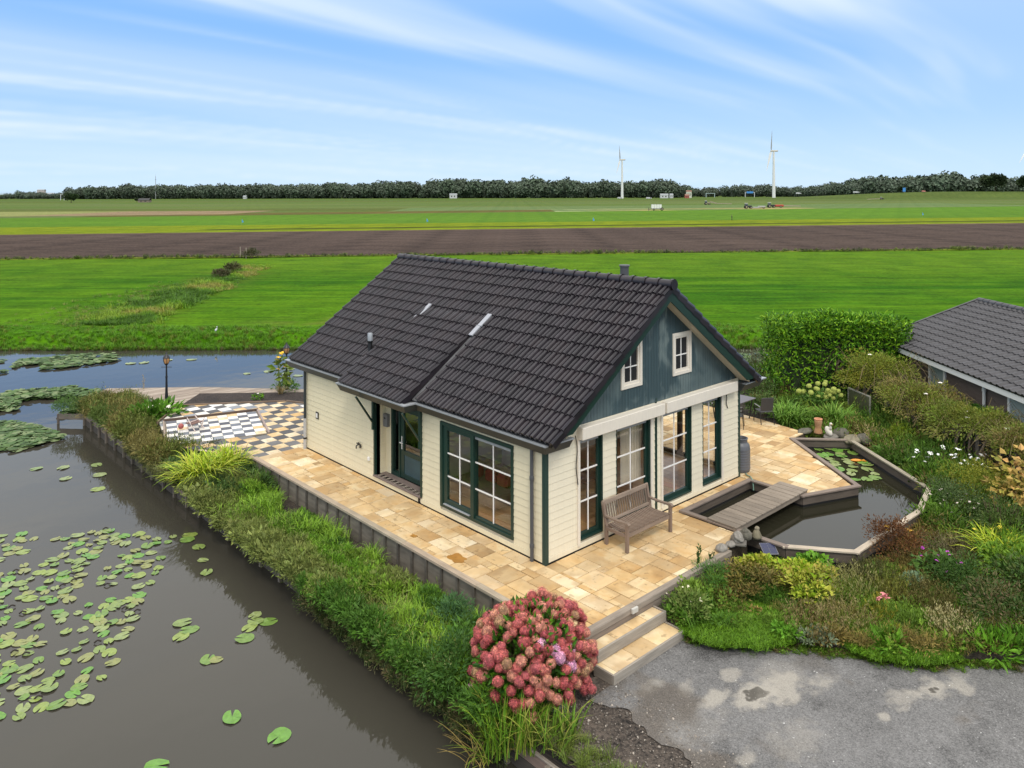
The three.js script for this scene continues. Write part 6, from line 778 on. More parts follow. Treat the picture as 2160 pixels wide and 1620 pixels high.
plant('cranesbill', 'green cranesbill with magenta flowers in the middle of the garden', 'plant', [6.4, Y, 5.65], { crown: cr(0.55, 0.26, 420, 0.11, 0.09, [[0.08, 0.17, 0.03], [0.12, 0.23, 0.04], [0.06, 0.12, 0.02]], { clumps: 14, flat: 0.45 }), flowers: { n: 9, r: 0.045, col: [0.5, 0.05, 0.5], rx: 0.5, y0: 0.4, y1: 0.6 } });
plant('sedum', 'pale bluish-green sedum clump below the magenta cranesbill', 'plant', [5.5, Y, 5.5], { crown: cr(0.28, 0.2, 260, 0.09, 0.05, [[0.16, 0.25, 0.14], [0.2, 0.28, 0.16]], { clumps: 8 }) });
plant('aster', 'dark leafy aster clump right of the sedum', 'plant', [5.9, Y, 6.25], { crown: cr(0.65, 0.42, 1300, 0.07, 0.025, GREENS.dark, { clumps: 18 }) });
plant('aster', 'olive-brown aster clump in the lower middle of the garden', 'plant', [5.0, Y, 5.9], { wands: { n: 200, rx: 0.55, h: 0.6, cols: [[0.15, 0.12, 0.04], [0.12, 0.13, 0.03]], lv: 20, len: 0.06, wid: 0.016 } });
plant('golden_spires', 'golden-green upright spires behind the pink yarrow', 'plant', [4.7, Y, 5.35], { wands: { n: 70, rx: 0.4, h: 0.7, cols: [[0.2, 0.2, 0.03], [0.14, 0.16, 0.03]], lv: 26, len: 0.06, wid: 0.016, spread: 0.15 } });
plant('yarrow', 'yarrow with flat pink flower heads near the lower lawn', 'plant', [3.75, Y, 5.5], { wands: { n: 24, rx: 0.25, h: 0.5, cols: GREENS.gold, lv: 14, len: 0.09, wid: 0.03 }, flowers: { n: 6, r: 0.06, col: [0.7, 0.25, 0.25], rx: 0.14, y0: 0.5, y1: 0.56 } });
plant('seed_head_tuft', 'tuft of creamy seed heads near the lane on the right', 'plant', [4.2, Y, 6.65], { wands: { n: 190, rx: 0.36, h: 0.55, cols: [[0.24, 0.22, 0.08], [0.18, 0.18, 0.06]], lv: 15, len: 0.055, wid: 0.02, tipCols: [[0.42, 0.36, 0.18], [0.34, 0.3, 0.13]], spread: 0.5 } });
plant('leafy_rosette', 'bright green strappy leaves at the lane edge left of the seed heads', 'plant', [3.0, Y - 0.08, 5.95], { crown: cr(0.34, 0.17, 150, 0.19, 0.045, GREENS.fresh, { clumps: 8, up: 0.7 }) });
plant('leafy_rosette', 'bright green leaves at the lane edge right of the seed heads', 'plant', [4.15, Y - 0.08, 7.3], { crown: cr(0.45, 0.22, 240, 0.18, 0.05, GREENS.fresh, { clumps: 10, up: 0.7 }) });
plant('leafy_rosette', 'fresh green leaves in the lower right corner of the garden', 'plant', [4.6, Y - 0.08, 7.75], { crown: cr(0.45, 0.24, 260, 0.18, 0.05, [[0.09, 0.2, 0.015], [0.06, 0.15, 0.014]], { clumps: 10, up: 0.7 }) });
plant('leafy_rosette', 'light green leafy plant between lawn and brown heather', 'plant', [1.95, Y - 0.06, 4.5], { crown: cr(0.24, 0.16, 150, 0.11, 0.06, [[0.11, 0.27, 0.02], [0.15, 0.32, 0.03]], { clumps: 7 }) });
plant('yellow_weed', 'small plant with yellow leaves in the lower lawn', 'plant', [3.35, Y, 6.0], { crown: cr(0.16, 0.14, 50, 0.12, 0.035, [[0.36, 0.34, 0.03], [0.22, 0.27, 0.02]], { clumps: 5 }) });
plant('grey_leaf_plant', 'grey-leaved plant at the foot of the brown heather', 'plant', [2.15, Y - 0.08, 4.95], { crown: cr(0.32, 0.18, 260, 0.09, 0.06, GREENS.grey, { clumps: 9 }) });
plant('aster', 'dark ferny clump at the lower right above the fresh leaves', 'plant', [5.2, Y, 7.1], { crown: cr(0.75, 0.46, 1400, 0.08, 0.03, [[0.05, 0.1, 0.02], [0.1, 0.1, 0.03], [0.14, 0.1, 0.05]], { clumps: 18 }) });
plant('aster', 'rough green perennial below the right-edge daylily', 'plant', [6.6, Y, 7.2], { crown: cr(0.8, 0.5, 1300, 0.10, 0.05, [[0.07, 0.14, 0.02], [0.05, 0.1, 0.02], [0.12, 0.12, 0.04]], { clumps: 18 }) });
plant('aster', 'lime-green leafy perennial under the daylily at the right edge', 'plant', [7.4, Y, 6.9], { crown: cr(0.65, 0.45, 900, 0.10, 0.05, [[0.17, 0.3, 0.02], [0.11, 0.22, 0.02]], { clumps: 12 }) });
plant('flowering_shrub', 'grey-green shrub with small white and pink flowers at the pond corner', 'shrub', [9.35, Y, 5.0], { crown: cr(0.8, 0.62, 2300, 0.06, 0.028, [[0.08, 0.13, 0.04], [0.11, 0.16, 0.05], [0.06, 0.1, 0.03]], { clumps: 22 }), flowers: { n: 14, r: 0.035, col: [0.8, 0.68, 0.6], rx: 0.6, y0: 0.6, y1: 1.0 } });
plant('golden_conifer', 'yellow-green feathery shrub at the right end of the pond', 'shrub', [10.75, Y, 5.15], { crown: cr(1.05, 0.85, 3600, 0.075, 0.016, [[0.2, 0.22, 0.02], [0.26, 0.26, 0.025], [0.13, 0.17, 0.016]], { clumps: 34, cs: 0.25 }) });
plant('golden_vine', 'vine with large golden autumn leaves at the right edge', 'vine', [10.9, Y, 6.5], { crown: cr(1.1, 0.95, 760, 0.16, 0.14, [[0.45, 0.34, 0.07], [0.38, 0.33, 0.06], [0.5, 0.3, 0.1], [0.24, 0.24, 0.05]], { clumps: 22, flat: 0.45 }), stalks: [24, 0.8, 1.2, 0.012] });
plant('dark_perennial', 'dark green mass between golden shrub and daylily', 'plant', [9.2, Y, 6.1], { crown: cr(0.8, 0.6, 1600, 0.08, 0.03, [[0.06, 0.12, 0.02], [0.1, 0.13, 0.035]], { clumps: 16 }), stalks: [16, 0.4, 1.1, 0.008] });
// between pond and fence
const Z = -0.36;
strip('ground_cover', 'dense undergrowth between pond and wire fence', 'ground cover', [tuftFern(), tuftLeaf(), tuftWand(), tuftSeed()], 3400, (R) => { for (;;) { const f = R(), x = lerp(22, 10.5, f) + (R() - 0.6) * 4.6, z = lerp(-6.6, 6.3, f) + (R() - 0.45) * 2.4; if (inPoly(x, z, [[13.4, -3.5], [13.15, -0.9], [13.9, 0.8], [10.8, 4.2], [9.5, 4.6], [4, 3], [4, -12], [13.4, -12]])) continue; return [x, Z - 0.05, z, 0.9 + 0.9 * fbm(x + 20, z + 50, 256, 256, 2, 5)]; } }, [0.9, 2.0], (x, z, R) => { const n = fbm(x * 0.7 + 9, z * 0.7 + 60, 256, 256, 3, 8); return jit(R, n < 0.42 ? [0.08, 0.17, 0.02] : n < 0.52 ? [0.16, 0.23, 0.03] : n < 0.6 ? [0.22, 0.19, 0.06] : [0.11, 0.22, 0.022], 0.7); });
plant('white_phlox', 'white flowering perennial right of the pond middle', 'plant', [12.1, Z, 3.6], { wands: { n: 120, rx: 0.7, h: 1.0, cols: GREENS.dark, lv: 18, len: 0.09, wid: 0.025 }, flowers: { n: 18, r: 0.055, col: [0.85, 0.85, 0.82], rx: 0.7, y0: 0.75, y1: 1.1 } });
plant('white_phlox', 'second white flowering perennial nearer the wire fence', 'plant', [12.75, Z, 4.5], { wands: { n: 90, rx: 0.6, h: 0.9, cols: GREENS.dark, lv: 18, len: 0.09, wid: 0.025 }, flowers: { n: 16, r: 0.06, col: [0.85, 0.85, 0.82], rx: 0.6, y0: 0.6, y1: 1.0 } });
plant('white_phlox', 'white flowering perennial beside the golden vine', 'plant', [11.7, Z, 5.7], { wands: { n: 60, rx: 0.45, h: 0.85, cols: GREENS.dark, lv: 16, len: 0.09, wid: 0.025 }, flowers: { n: 9, r: 0.055, col: [0.85, 0.85, 0.82], rx: 0.45, y0: 0.6, y1: 0.95 } });
plant('yellow_green_shrub', 'yellow-green shrub behind the back right pond edge', 'shrub', [14.3, Z, 1.9], { crown: cr(0.5, 0.5, 900, 0.08, 0.035, [[0.22, 0.3, 0.02], [0.16, 0.24, 0.02]], { clumps: 14 }) });
plant('dry_perennial', 'dry tan perennial along the back right pond edge', 'plant', [13.75, Z, 1.15], { wands: { n: 90, rx: 0.5, h: 0.8, cols: GREENS.tan, lv: 16, len: 0.07, wid: 0.02 } }); plant('dry_perennial', 'dry brown stems with tan leaves left of the white phlox', 'plant', [13.0, Z, 2.4], { wands: { n: 110, rx: 0.55, h: 0.75, cols: [[0.3, 0.22, 0.1], [0.16, 0.15, 0.05]], lv: 16, len: 0.07, wid: 0.022 } }); plant('dry_perennial', 'tall dry reddish-brown stems by the fence near the right edge', 'plant', [13.3, Z, 4.9], { wands: { n: 110, rx: 0.5, h: 1.3, cols: [[0.25, 0.17, 0.08], [0.15, 0.11, 0.05]], lv: 20, len: 0.08, wid: 0.02, spread: 0.15 } });
plant('lime_hydrangea', 'hydrangea with lime-green flower heads behind the daylilies', 'hydrangea', [15.7, Z, -1.5], { crown: cr(0.7, 0.55, 700, 0.14, 0.09, [[0.09, 0.19, 0.03], [0.12, 0.23, 0.04]], { clumps: 16 }) });
{ const R = rng(55), g = scene.children[scene.children.length - 1], hm = mat([0.42, 0.48, 0.1], 0.8, { bumpMap: T.gritB, bumpScale: 0.02 }); const ball = rock(1, 1, 1, 33, 2).translate(0, -0.5, 0); for (let i = 0; i < 24; i++) { const o = part('flower_head', ball, hm, g); o.position.set((R() - 0.5) * 1.3, 0.9 + R() * 0.45, (R() - 0.5) * 1.3); o.scale.setScalar(0.075 + 0.035 * R()); } }
for (const [x, z, s, lab] of [[14.2, -4.9, 0.9, 'dark green shrub behind the patio table'], [16.2, -4.3, 1.0, 'dark leafy shrub between patio chair and bird box'], [14.6, -3.2, 0.7, 'low green shrub just behind the patio chair'], [17.2, -6.2, 1.0, 'mixed green shrub near the water right of the gable'], [12.2, -6.8, 0.9, 'green shrub half hidden by the right eave corner']]) plant('garden_shrub', lab, 'shrub', [x, Z, z], { crown: cr(s * 0.95, s * 0.62, 1500, 0.10, 0.035, [[0.055, 0.11, 0.022], [0.085, 0.15, 0.03], [0.11, 0.16, 0.05]], { clumps: 20 }), stalks: [12, s * 0.5, s, 0.01] });
plant('rose_bush', 'rose bush with white and pink roses left of the hedge', 'rose', [20.6, -0.45, -5.2], { crown: cr(1.0, 0.95, 1700, 0.10, 0.05, GREENS.olive, { clumps: 22 }), stalks: [22, 0.8, 1.6, 0.014], flowers: { n: 5, r: 0.12, col: [0.85, 0.72, 0.66], rx: 1.0, y0: 0.9, y1: 1.9 } });
plant('dry_shrub', 'thin pale shrub against the water left of the rose bush', 'shrub', [20.0, -0.45, -6.6], { crown: cr(0.8, 0.8, 620, 0.11, 0.04, GREENS.grey, { clumps: 16 }), stalks: [18, 0.7, 1.5, 0.012] });
// tall rambling shrubs along the fence: bare legs below, arching crowns above
for (const [x, z, s, h, cols, lab] of [[19.7, -3.4, 1.6, 2.6, 'olive', 'tall olive rambling shrub by the bird box'], [17.4, -0.1, 1.7, 2.55, 'gold', 'tall yellow-green rambling shrub behind the leaning panel'], [15.7, 2.0, 1.6, 2.2, 'brown', 'brownish arching shrub in the middle of the fence'], [14.3, 3.9, 1.45, 2.05, 'olive', 'olive arching shrub right of the middle of the fence'], [13.0, 5.7, 1.3, 2.1, 'brown', 'brown-green shrub at the right picture edge by the fence']]) {
  const R = rng(Math.floor(x * 31)), g = thing('fence_shrub', lab, 'shrub', [x, -0.45, z], 0), pal = [...GREENS[cols], ...GREENS.olive, ...GREENS.gold.slice(1), [0.20, 0.30, 0.025], [0.14, 0.22, 0.02]];
  const c = crown(R, { rx: s, ry: h * 0.36, rz: s * 0.9, n: 9000, len: 0.09, wid: 0.03, cols: pal, clumps: 44, cs: 0.24, up: 0.1 }); c.translate(0, h * 0.33, 0); part('crown', c, M.leaf, g);
  const tg = []; for (let i = 0; i < 16; i++) { const a = R() * 6.283, d = s * (0.2 + 0.7 * R()), bx0 = (R() - 0.5) * s, bz0 = (R() - 0.5) * s * 0.8; tg.push(tube([[bx0, 0, bz0], [bx0 + (R() - 0.5) * 0.4, h * 0.4, bz0 + (R() - 0.5) * 0.4], [bx0 + Math.cos(a) * d * 0.5, h * 0.75, bz0 + Math.sin(a) * d * 0.5]], 0.018 + 0.02 * R(), 5, 4)); } part('stems', tg, mat([0.16, 0.125, 0.09], 0.9), g);
  const tw = []; for (let i = 0; i < 26; i++) { const a = R() * 6.283; tw.push(tube([[Math.cos(a) * s * 0.3, h * 0.5, Math.sin(a) * s * 0.3], [Math.cos(a) * s * 0.8, h * (0.85 + 0.2 * R()), Math.sin(a) * s * 0.8], [Math.cos(a) * s * 1.15, h * (0.55 + 0.2 * R()), Math.sin(a) * s * 1.15]], 0.006, 4, 5)); } part('arching_shoots', tw, mat([0.2, 0.15, 0.07], 0.9), g);
  for (let i = 0; i < 2; i++) bloom(g, [(R() - 0.5) * s, h * (0.8 + 0.2 * R()), (R() - 0.5) * s], 0.08, [0.85, 0.8, 0.74]);
}
// laurel hedge and the green shrubs in front of the neighbour
{
  const hedge = (name, label, A, B, hgt, dep, n, len, cols, seed) => { const R = rng(seed), g = thing(name, label, 'hedge'), t = new Tri(), L = Math.hypot(B[0] - A[0], B[1] - A[1]), ux = (B[0] - A[0]) / L, uz = (B[1] - A[1]) / L; for (let i = 0; i < n; i++) { const f = R(), v = R() * 2 - 1, y = hgt * Math.pow(R(), 0.6), bump = (hgt > 2 ? 0.75 : 0.35) * (fbm(f * L * 0.9 + 9, y * 0.9 + v + 7, 256, 256, 3, 4) - 0.5), side = R(); let o = v * dep / 2, yy = y; if (side > 0.86) { o = v * dep / 2; } else if (side < 0.42) { yy = hgt + bump - 0.25 * R() * R() - (hgt > 2 ? 0.9 * Math.pow(Math.abs(2 * f - 1), 5) + 0.5 * Math.pow(Math.abs(v), 3) : 0); } else { o = Math.sign(v) * (dep / 2 + bump - 0.2 * R() * R()); } const k = side > 0.86 ? (f < 0.5 ? 0.1 - 0.35 * R() : L - 0.1 + 0.35 * R()) : f * L, p = V(A[0] + ux * k - uz * o, -0.45 + yy, A[1] + uz * k + ux * o), d = V(-uz * Math.sign(o) * 0.6, 0.55, ux * Math.sign(o) * 0.6).add(rndDir(R).multiplyScalar(0.8)).normalize(); leaf(t, p, d, V(0, 0, 0).crossVectors(d, rndDir(R)).normalize(), len * (0.7 + 0.6 * R()), len * 0.36, pickC(R, cols)); }
    part('foliage', t.geo(), M.leaf, g); const core = box(0.4, L - 0.4, 0.1, hgt - 0.45, -dep / 2 + 0.25, dep / 2 - 0.25, 0.1); part('dark_core', core.rotateY(Math.atan2(-uz, ux)).translate(A[0], -0.45, A[1]), mat([0.02, 0.035, 0.01], 0.9), g); };  // solid dark box filling the hedge behind the leaves
  hedge('laurel_hedge', 'tall clipped bright green laurel hedge beside the neighbouring house', F(10.5, 31.3), F(15.35, 31.2), 3.45, 2.0, 12500, 0.21, [[0.085, 0.22, 0.012], [0.14, 0.32, 0.016], [0.055, 0.15, 0.012], [0.22, 0.40, 0.02]], 61);
  hedge('laurel_hedge', 'low dark green laurel hedge between fence and neighbouring wall', [16.6, 2.6], [12.4, 7.6], 1.45, 1.0, 5200, 0.15, [[0.06, 0.16, 0.015], [0.09, 0.22, 0.02], [0.04, 0.11, 0.014]], 62);
}

{ // loose pebbles on the gravel verge
  const g = thing('gravel', 'loose pebbles and grit between reeds and asphalt', 'gravel'), R = rng(404), im = new THREE.InstancedMesh(rock(1, 0.7, 0.8, 3, 1), mat([0.3, 0.27, 0.24], 0.9), 1500), m = M4(), c = new THREE.Color(); g.userData.kind = 'stuff'; im.name = 'pebbles'; im.userData.kind = 'stuff';
  for (let i = 0; i < 1500; i++) { const z = lerp(2.9, 6.5, R()), x = lerp(-3.0, -1.2, Math.pow(R(), 1.2)) - (z - 3) * 0.06, s = 0.006 + 0.022 * R() * R(); m.compose(V(x, -0.556, z), new THREE.Quaternion().setFromEuler(new THREE.Euler(R(), R() * 6, R())), V(s, s, s)); im.setMatrixAt(i, m); const k = 0.4 + 1.3 * R() * R(); im.setColorAt(i, c.setRGB(k, k * 0.96, k * 0.9)); } g.add(im);
}

// ---------- beyond the canal ----------
const FR = (a, c, y = -0.66) => { const [x, z] = F(a, c); return [x, y, z]; };
{ // grass fringe of the far bank and the overgrown ditch
  const RB = rng(123), tg = () => blades(RB, { n: 30, h: 0.5, spread: 0.35, w: 0.012, cols: W1, droop: 0.8, base: 0.16, seg: 3 }), G = [tg(), tg(), tg()];
  strip('bank_grass', 'long bright green grass fringing the far canal bank', 'grass', G, 6500, (R) => { const a = lerp(-40, 46, R()), c = lerp(46.1, 50.5, Math.pow(R(), 1.3)); return [...FR(a, c, -1.25 + 0.55 * sstep(c, 46, 48.6)), 0.55 + 0.75 * fbm(a * 0.3, 3, 256, 256, 2, 3)]; }, [0.5, 0.85], (x, z, R) => jit(R, R() < 0.15 ? [0.15, 0.18, 0.02] : [0.11, 0.26, 0.01], 0.4));
  strip('bank_grass', 'brown-green reeds standing in the water along the far bank', 'grass', [tg()], 900, (R) => { const a = lerp(-40, 46, R()); return [...FR(a, lerp(45.9, 46.5, R()), -1.28), 0.8]; }, [0.5, 0.85], (x, z, R) => jit(R, R() < 0.5 ? [0.09, 0.09, 0.025] : [0.06, 0.11, 0.015], 0.6));
  strip('ditch_grass', 'tall yellowing grass along the overgrown ditch in the meadow', 'grass', [tg(), tg()], 2400, (R) => { const c = lerp(51.5, 93, Math.pow(R(), 1.25)), a = ditchAt(c) + (R() + R() + R() - 1.5) * lerp(2.7, 1.7, (c - 51) / 42); return [...FR(a, c, -0.78), 0.6 + 0.9 * fbm(a * 0.4 + 30, c * 0.25, 256, 256, 2, 3)]; }, [0.7, 1.3], (x, z, R) => { const n = fbm(x * 0.25 + 60, z * 0.25 + 90, 256, 256, 2, 5); return jit(R, n > 0.64 ? [0.30, 0.29, 0.06] : n > 0.48 ? [0.22, 0.34, 0.025] : n > 0.4 ? [0.13, 0.29, 0.015] : [0.08, 0.18, 0.012], 0.5); });
  strip('meadow_tussocks', 'loose grass tussocks beside the meadow ditch', 'grass', [tg()], 700, (R) => { const c = lerp(50, 76, R()), a = ditchAt(c) - 1.5 - 7 * R() * R() * (1.3 - (c - 50) / 40); return [...FR(a, c, -0.72), 1]; }, [0.4, 0.8], (x, z, R) => jit(R, R() < 0.4 ? [0.2, 0.22, 0.06] : [0.085, 0.19, 0.014], 0.5));
  strip('field_edge_weeds', 'weedy strip of rough grass between meadow and ploughed field', 'grass', [tg(), tuftFern()], 1500, (R) => { const a = lerp(-85, 95, R()); return [...FR(a, L1(a) + R() * 2.4, -0.62), 0.6 + 1.1 * fbm(a * 0.15, 4, 256, 256, 3, 2)]; }, [0.6, 1.3], (x, z, R) => jit(R, R() < 0.5 ? [0.14, 0.19, 0.025] : [0.06, 0.08, 0.025], 0.5));
  const bush = (label, a, c, s) => plant('ditch_bush', label, 'bush', FR(a, c, -0.7), { crown: cr(s, s * 0.6, 700, 0.22, 0.08, [[0.085, 0.085, 0.035], [0.06, 0.075, 0.03], [0.11, 0.1, 0.045]], { clumps: 18 }), stalks: [14, s * 0.6, s * 1.2, 0.02] });
  bush('dark grey-green bush at the far end of the meadow ditch', -30.2, 84, 1.05); bush('lower dark bush in front of the ditch bush', -30.0, 80.5, 0.8); bush('small dark bush at the edge of the ploughed field', -34.7, 104, 1.1);
  for (const [a, c, l] of [[-35.3, 103.5, 'thin post beside the small dark bush at the ploughed field'], [-36.6, 105, 'thin post left of the small dark bush at the ploughed field']]) { const p = thing('field_post', l, 'post', FR(a, c, -0.7)); part('shaft', box(-0.05, 0.05, 0, 1.5, -0.05, 0.05), M.timber, p); part('top', box(-0.06, 0.06, 1.5, 1.53, -0.06, 0.06), M.timber, p); }
  const b = thing('grey_bird', 'grey and white bird standing on the far canal bank', 'bird', FR(-18.2, 47.9, -0.62), 2.2); b.scale.setScalar(0.62); const bm = mat([0.5, 0.52, 0.53], 0.8); part('body', [new THREE.SphereGeometry(1, 14, 10).scale(0.1, 0.11, 0.2).rotateX(-0.5).translate(0, 0.42, 0), tube([[0, 0.48, 0.13], [0, 0.6, 0.18], [0, 0.68, 0.15]], 0.035, 8), new THREE.SphereGeometry(0.05, 10, 8).translate(0, 0.7, 0.16)], bm, b); part('bill', new THREE.ConeGeometry(0.015, 0.12, 6).rotateX(Math.PI / 2).translate(0, 0.69, 0.26), mat([0.4, 0.3, 0.1], 0.6), b); for (const x of [-0.03, 0.03]) part('leg', tube([[x, 0, 0], [x, 0.34, 0]], 0.01, 5), mat([0.2, 0.18, 0.12], 0.8), b);
}
// woods on the horizon: rows of trees that read as one mass
{
  const RW2 = rng(9), crownG = (k) => { const t = new Tri(); for (let i = 0; i < 330; i++) { const d = rndDir(RW2), q = Math.pow(RW2(), 0.4), p = V(d.x * q * 0.5, 0.56 + d.y * q * 0.42, d.z * q * 0.5), n = d.clone().add(rndDir(RW2).multiplyScalar(0.6)).normalize(), s = V(0, 0, 0).crossVectors(n, rndDir(RW2)).normalize(), g = 0.7 + 0.6 * RW2(); leaf(t, p, s, V(0, 0, 0).crossVectors(s, n).normalize(), 0.16, 0.13, [g, g, g * 0.95], 0.2); } for (let i = 0; i < 60; i++) { const a = RW2() * 6.3, p = V(Math.cos(a) * 0.36 * RW2(), 0.02 + 0.24 * RW2(), Math.sin(a) * 0.36); leaf(t, p, V(0, 1, 0), V(Math.cos(a), 0, Math.sin(a)), 0.16, 0.16, [0.7, 0.7, 0.65]); } return t.geo(); }, tg = [crownG(0), crownG(1), crownG(2)];
  const wood = (label, prof, c0, dep, n, tone, wide = 0.95) => { // prof: [across, height]; tone: leaf green paled and blued, haze put into colour
    strip('far_wood', label, 'wood', tg, n, (R) => { const a = lerp(prof[0][0], prof[prof.length - 1][0], R()); let h = prof[0][1]; for (let i = 0; i < prof.length - 1; i++) if (a >= prof[i][0] && a <= prof[i + 1][0]) h = lerp(prof[i][1], prof[i + 1][1], (a - prof[i][0]) / (prof[i + 1][0] - prof[i][0])); return [...FR(a, c0 + R() * dep, -1), h * (0.88 + 0.16 * R()) * (h < 4 ? 0.3 : 1)]; }, [wide, wide * 1.02], (x, z, R) => jit(R, tone, 0.35)); };
  wood('long dark row of tall poplars across the left horizon', [[-760, 19], [-690, 23], [-560, 24], [-420, 24], [-300, 26], [-180, 28], [-165, 28]], 1320, 90, 330, [0.085, 0.112, 0.078]);
  wood('dark poplar row between the two bright gaps', [[-155, 13], [-148, 29], [-100, 31], [-50, 31], [-22, 31]], 1320, 60, 80, [0.083, 0.112, 0.076]);
  wood('dark wood behind the left wind turbine', [[-12, 27], [40, 33], [80, 30], [130, 30], [190, 28], [215, 26], [240, 30], [275, 27], [300, 19]], 1300, 80, 150, [0.083, 0.112, 0.076]);
  wood('lower hazy wood between the two turbines and beyond', [[290, 19], [330, 24], [360, 18], [420, 20], [470, 25], [520, 19], [620, 20], [760, 24]], 1480, 100, 220, [0.095, 0.12, 0.09]);
  wood('rounded wooded mass on the right horizon', [[470, 18], [520, 22], [560, 30], [610, 33], [640, 31], [690, 37], [720, 36], [760, 28], [860, 30]], 1210, 100, 240, [0.085, 0.115, 0.08]);
  wood('low hazy trees at the far left end of the horizon', [[-1000, 13], [-930, 8], [-890, 14], [-830, 10], [-800, 20], [-740, 18]], 1400, 60, 110, [0.098, 0.125, 0.095]);
  // trees and bushes that stand on their own
  const tree = (name, label, a, c, h, w, tone, y = -0.8) => { const R = rng(Math.floor(h * 77 + a)), g = thing(name, label, 'tree', FR(a, c, y)); part('crown', crown(R, { rx: w / 2, ry: h * 0.45, rz: w / 2, n: 2600, len: h * 0.12, wid: h * 0.085, cols: [tone, sum(tone, 1.4), sum(tone, 0.7)], clumps: 26, cs: 0.3 }).translate(0, h * 0.12, 0), M.leaf, g); part('trunk', lathe([[h * 0.04, 0], [h * 0.025, h * 0.4], [0.01, h * 0.75]], 8), M.stem, g); };
  tree('lone_bush', 'round dark bush standing alone in the left pasture', -433, 766, 9.5, 14, [0.035, 0.06, 0.02]); tree('lone_tree', 'broad dark tree in front of the right-hand wood', 700, 1130, 27, 34, [0.035, 0.055, 0.022], 6); tree('lone_tree', 'dark tree cut by the right picture edge', 738, 1120, 24, 24, [0.035, 0.055, 0.022], 6); tree('lone_bush', 'small dark bush below the right-hand wood', 560, 1120, 9, 12, [0.03, 0.05, 0.02], 6); tree('lone_bush', 'tiny bush beside the low shed in the left pasture', -381, 792, 4.5, 5, [0.05, 0.07, 0.03]);
}
// wind turbines: two-bladed, rotor seen almost edge on
{
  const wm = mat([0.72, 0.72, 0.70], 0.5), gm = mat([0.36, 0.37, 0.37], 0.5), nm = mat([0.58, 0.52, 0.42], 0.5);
  const mk = (label, a, c, H, B, tiltUp, tiltDown, sc) => {
    const t = thing('wind_turbine', label, 'wind turbine', FR(a, c, -0.8), -YAW);
    part('tower', lathe([[3.0 * sc, 0], [2.6 * sc, H * 0.3], [1.7 * sc, H * 0.97], [1.6 * sc, H * 0.985]], 20), wm, t);
    part('nacelle', box(-3.6 * sc, 7.5 * sc, H - 1.4 * sc, H + 1.5 * sc, -1.5 * sc, 1.5 * sc, 0.5), nm, t); part('hub', new THREE.SphereGeometry(1.5 * sc, 14, 10).scale(1.1, 1, 1).translate(-4.4 * sc, H, 0), nm, t);
    const bl = (dx, dy, m) => { const d = V(dx, dy, 0.05).normalize(), s = V(-d.y, d.x, 0.9).normalize(), g = new Tri(), n = 8; let pr; const th = V(0, 0, 0).crossVectors(d, s).normalize(); for (let k = 0; k <= n; k++) { const f = k / n, w = sc * (f < 0.16 ? lerp(0.9, 2.5, f / 0.16) : lerp(2.5, 0.3, (f - 0.16) / 0.84)), p = V(-4.6 * sc, H, 0).addScaledVector(d, B * f), h = w * 0.16, R4 = [[1, 0], [0, 1], [-1, 0], [0, -1]].map(([q, r]) => { const v = p.clone().addScaledVector(s, w * q).addScaledVector(th, h * r); return [v.x, v.y, v.z]; }); if (pr) for (let q = 0; q < 4; q++) { const e = (q + 1) % 4; g.quad(pr[q], pr[e], R4[e], R4[q], [0, 0], [1, 0], [1, 1], [0, 1]); } pr = R4; } part('blade', g.geo(), m, t); };
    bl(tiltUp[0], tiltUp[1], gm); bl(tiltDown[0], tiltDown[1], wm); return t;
  };
  mk('left and smaller white wind turbine before the dark wood', 166.7, 1180, 58.5, 21.8, [-0.05, 1], [-0.27, -1], 0.68);
  mk('right and taller white wind turbine with a bright lower blade', 399.5, 1190, 71.8, 32, [0.03, 1], [-0.25, -1], 0.85);
  mk('wind turbine mostly outside the frame with one blade at the right edge', 986, 1480, 96, 38, [0.4, 1], [-0.62, -1], 0.9);
}
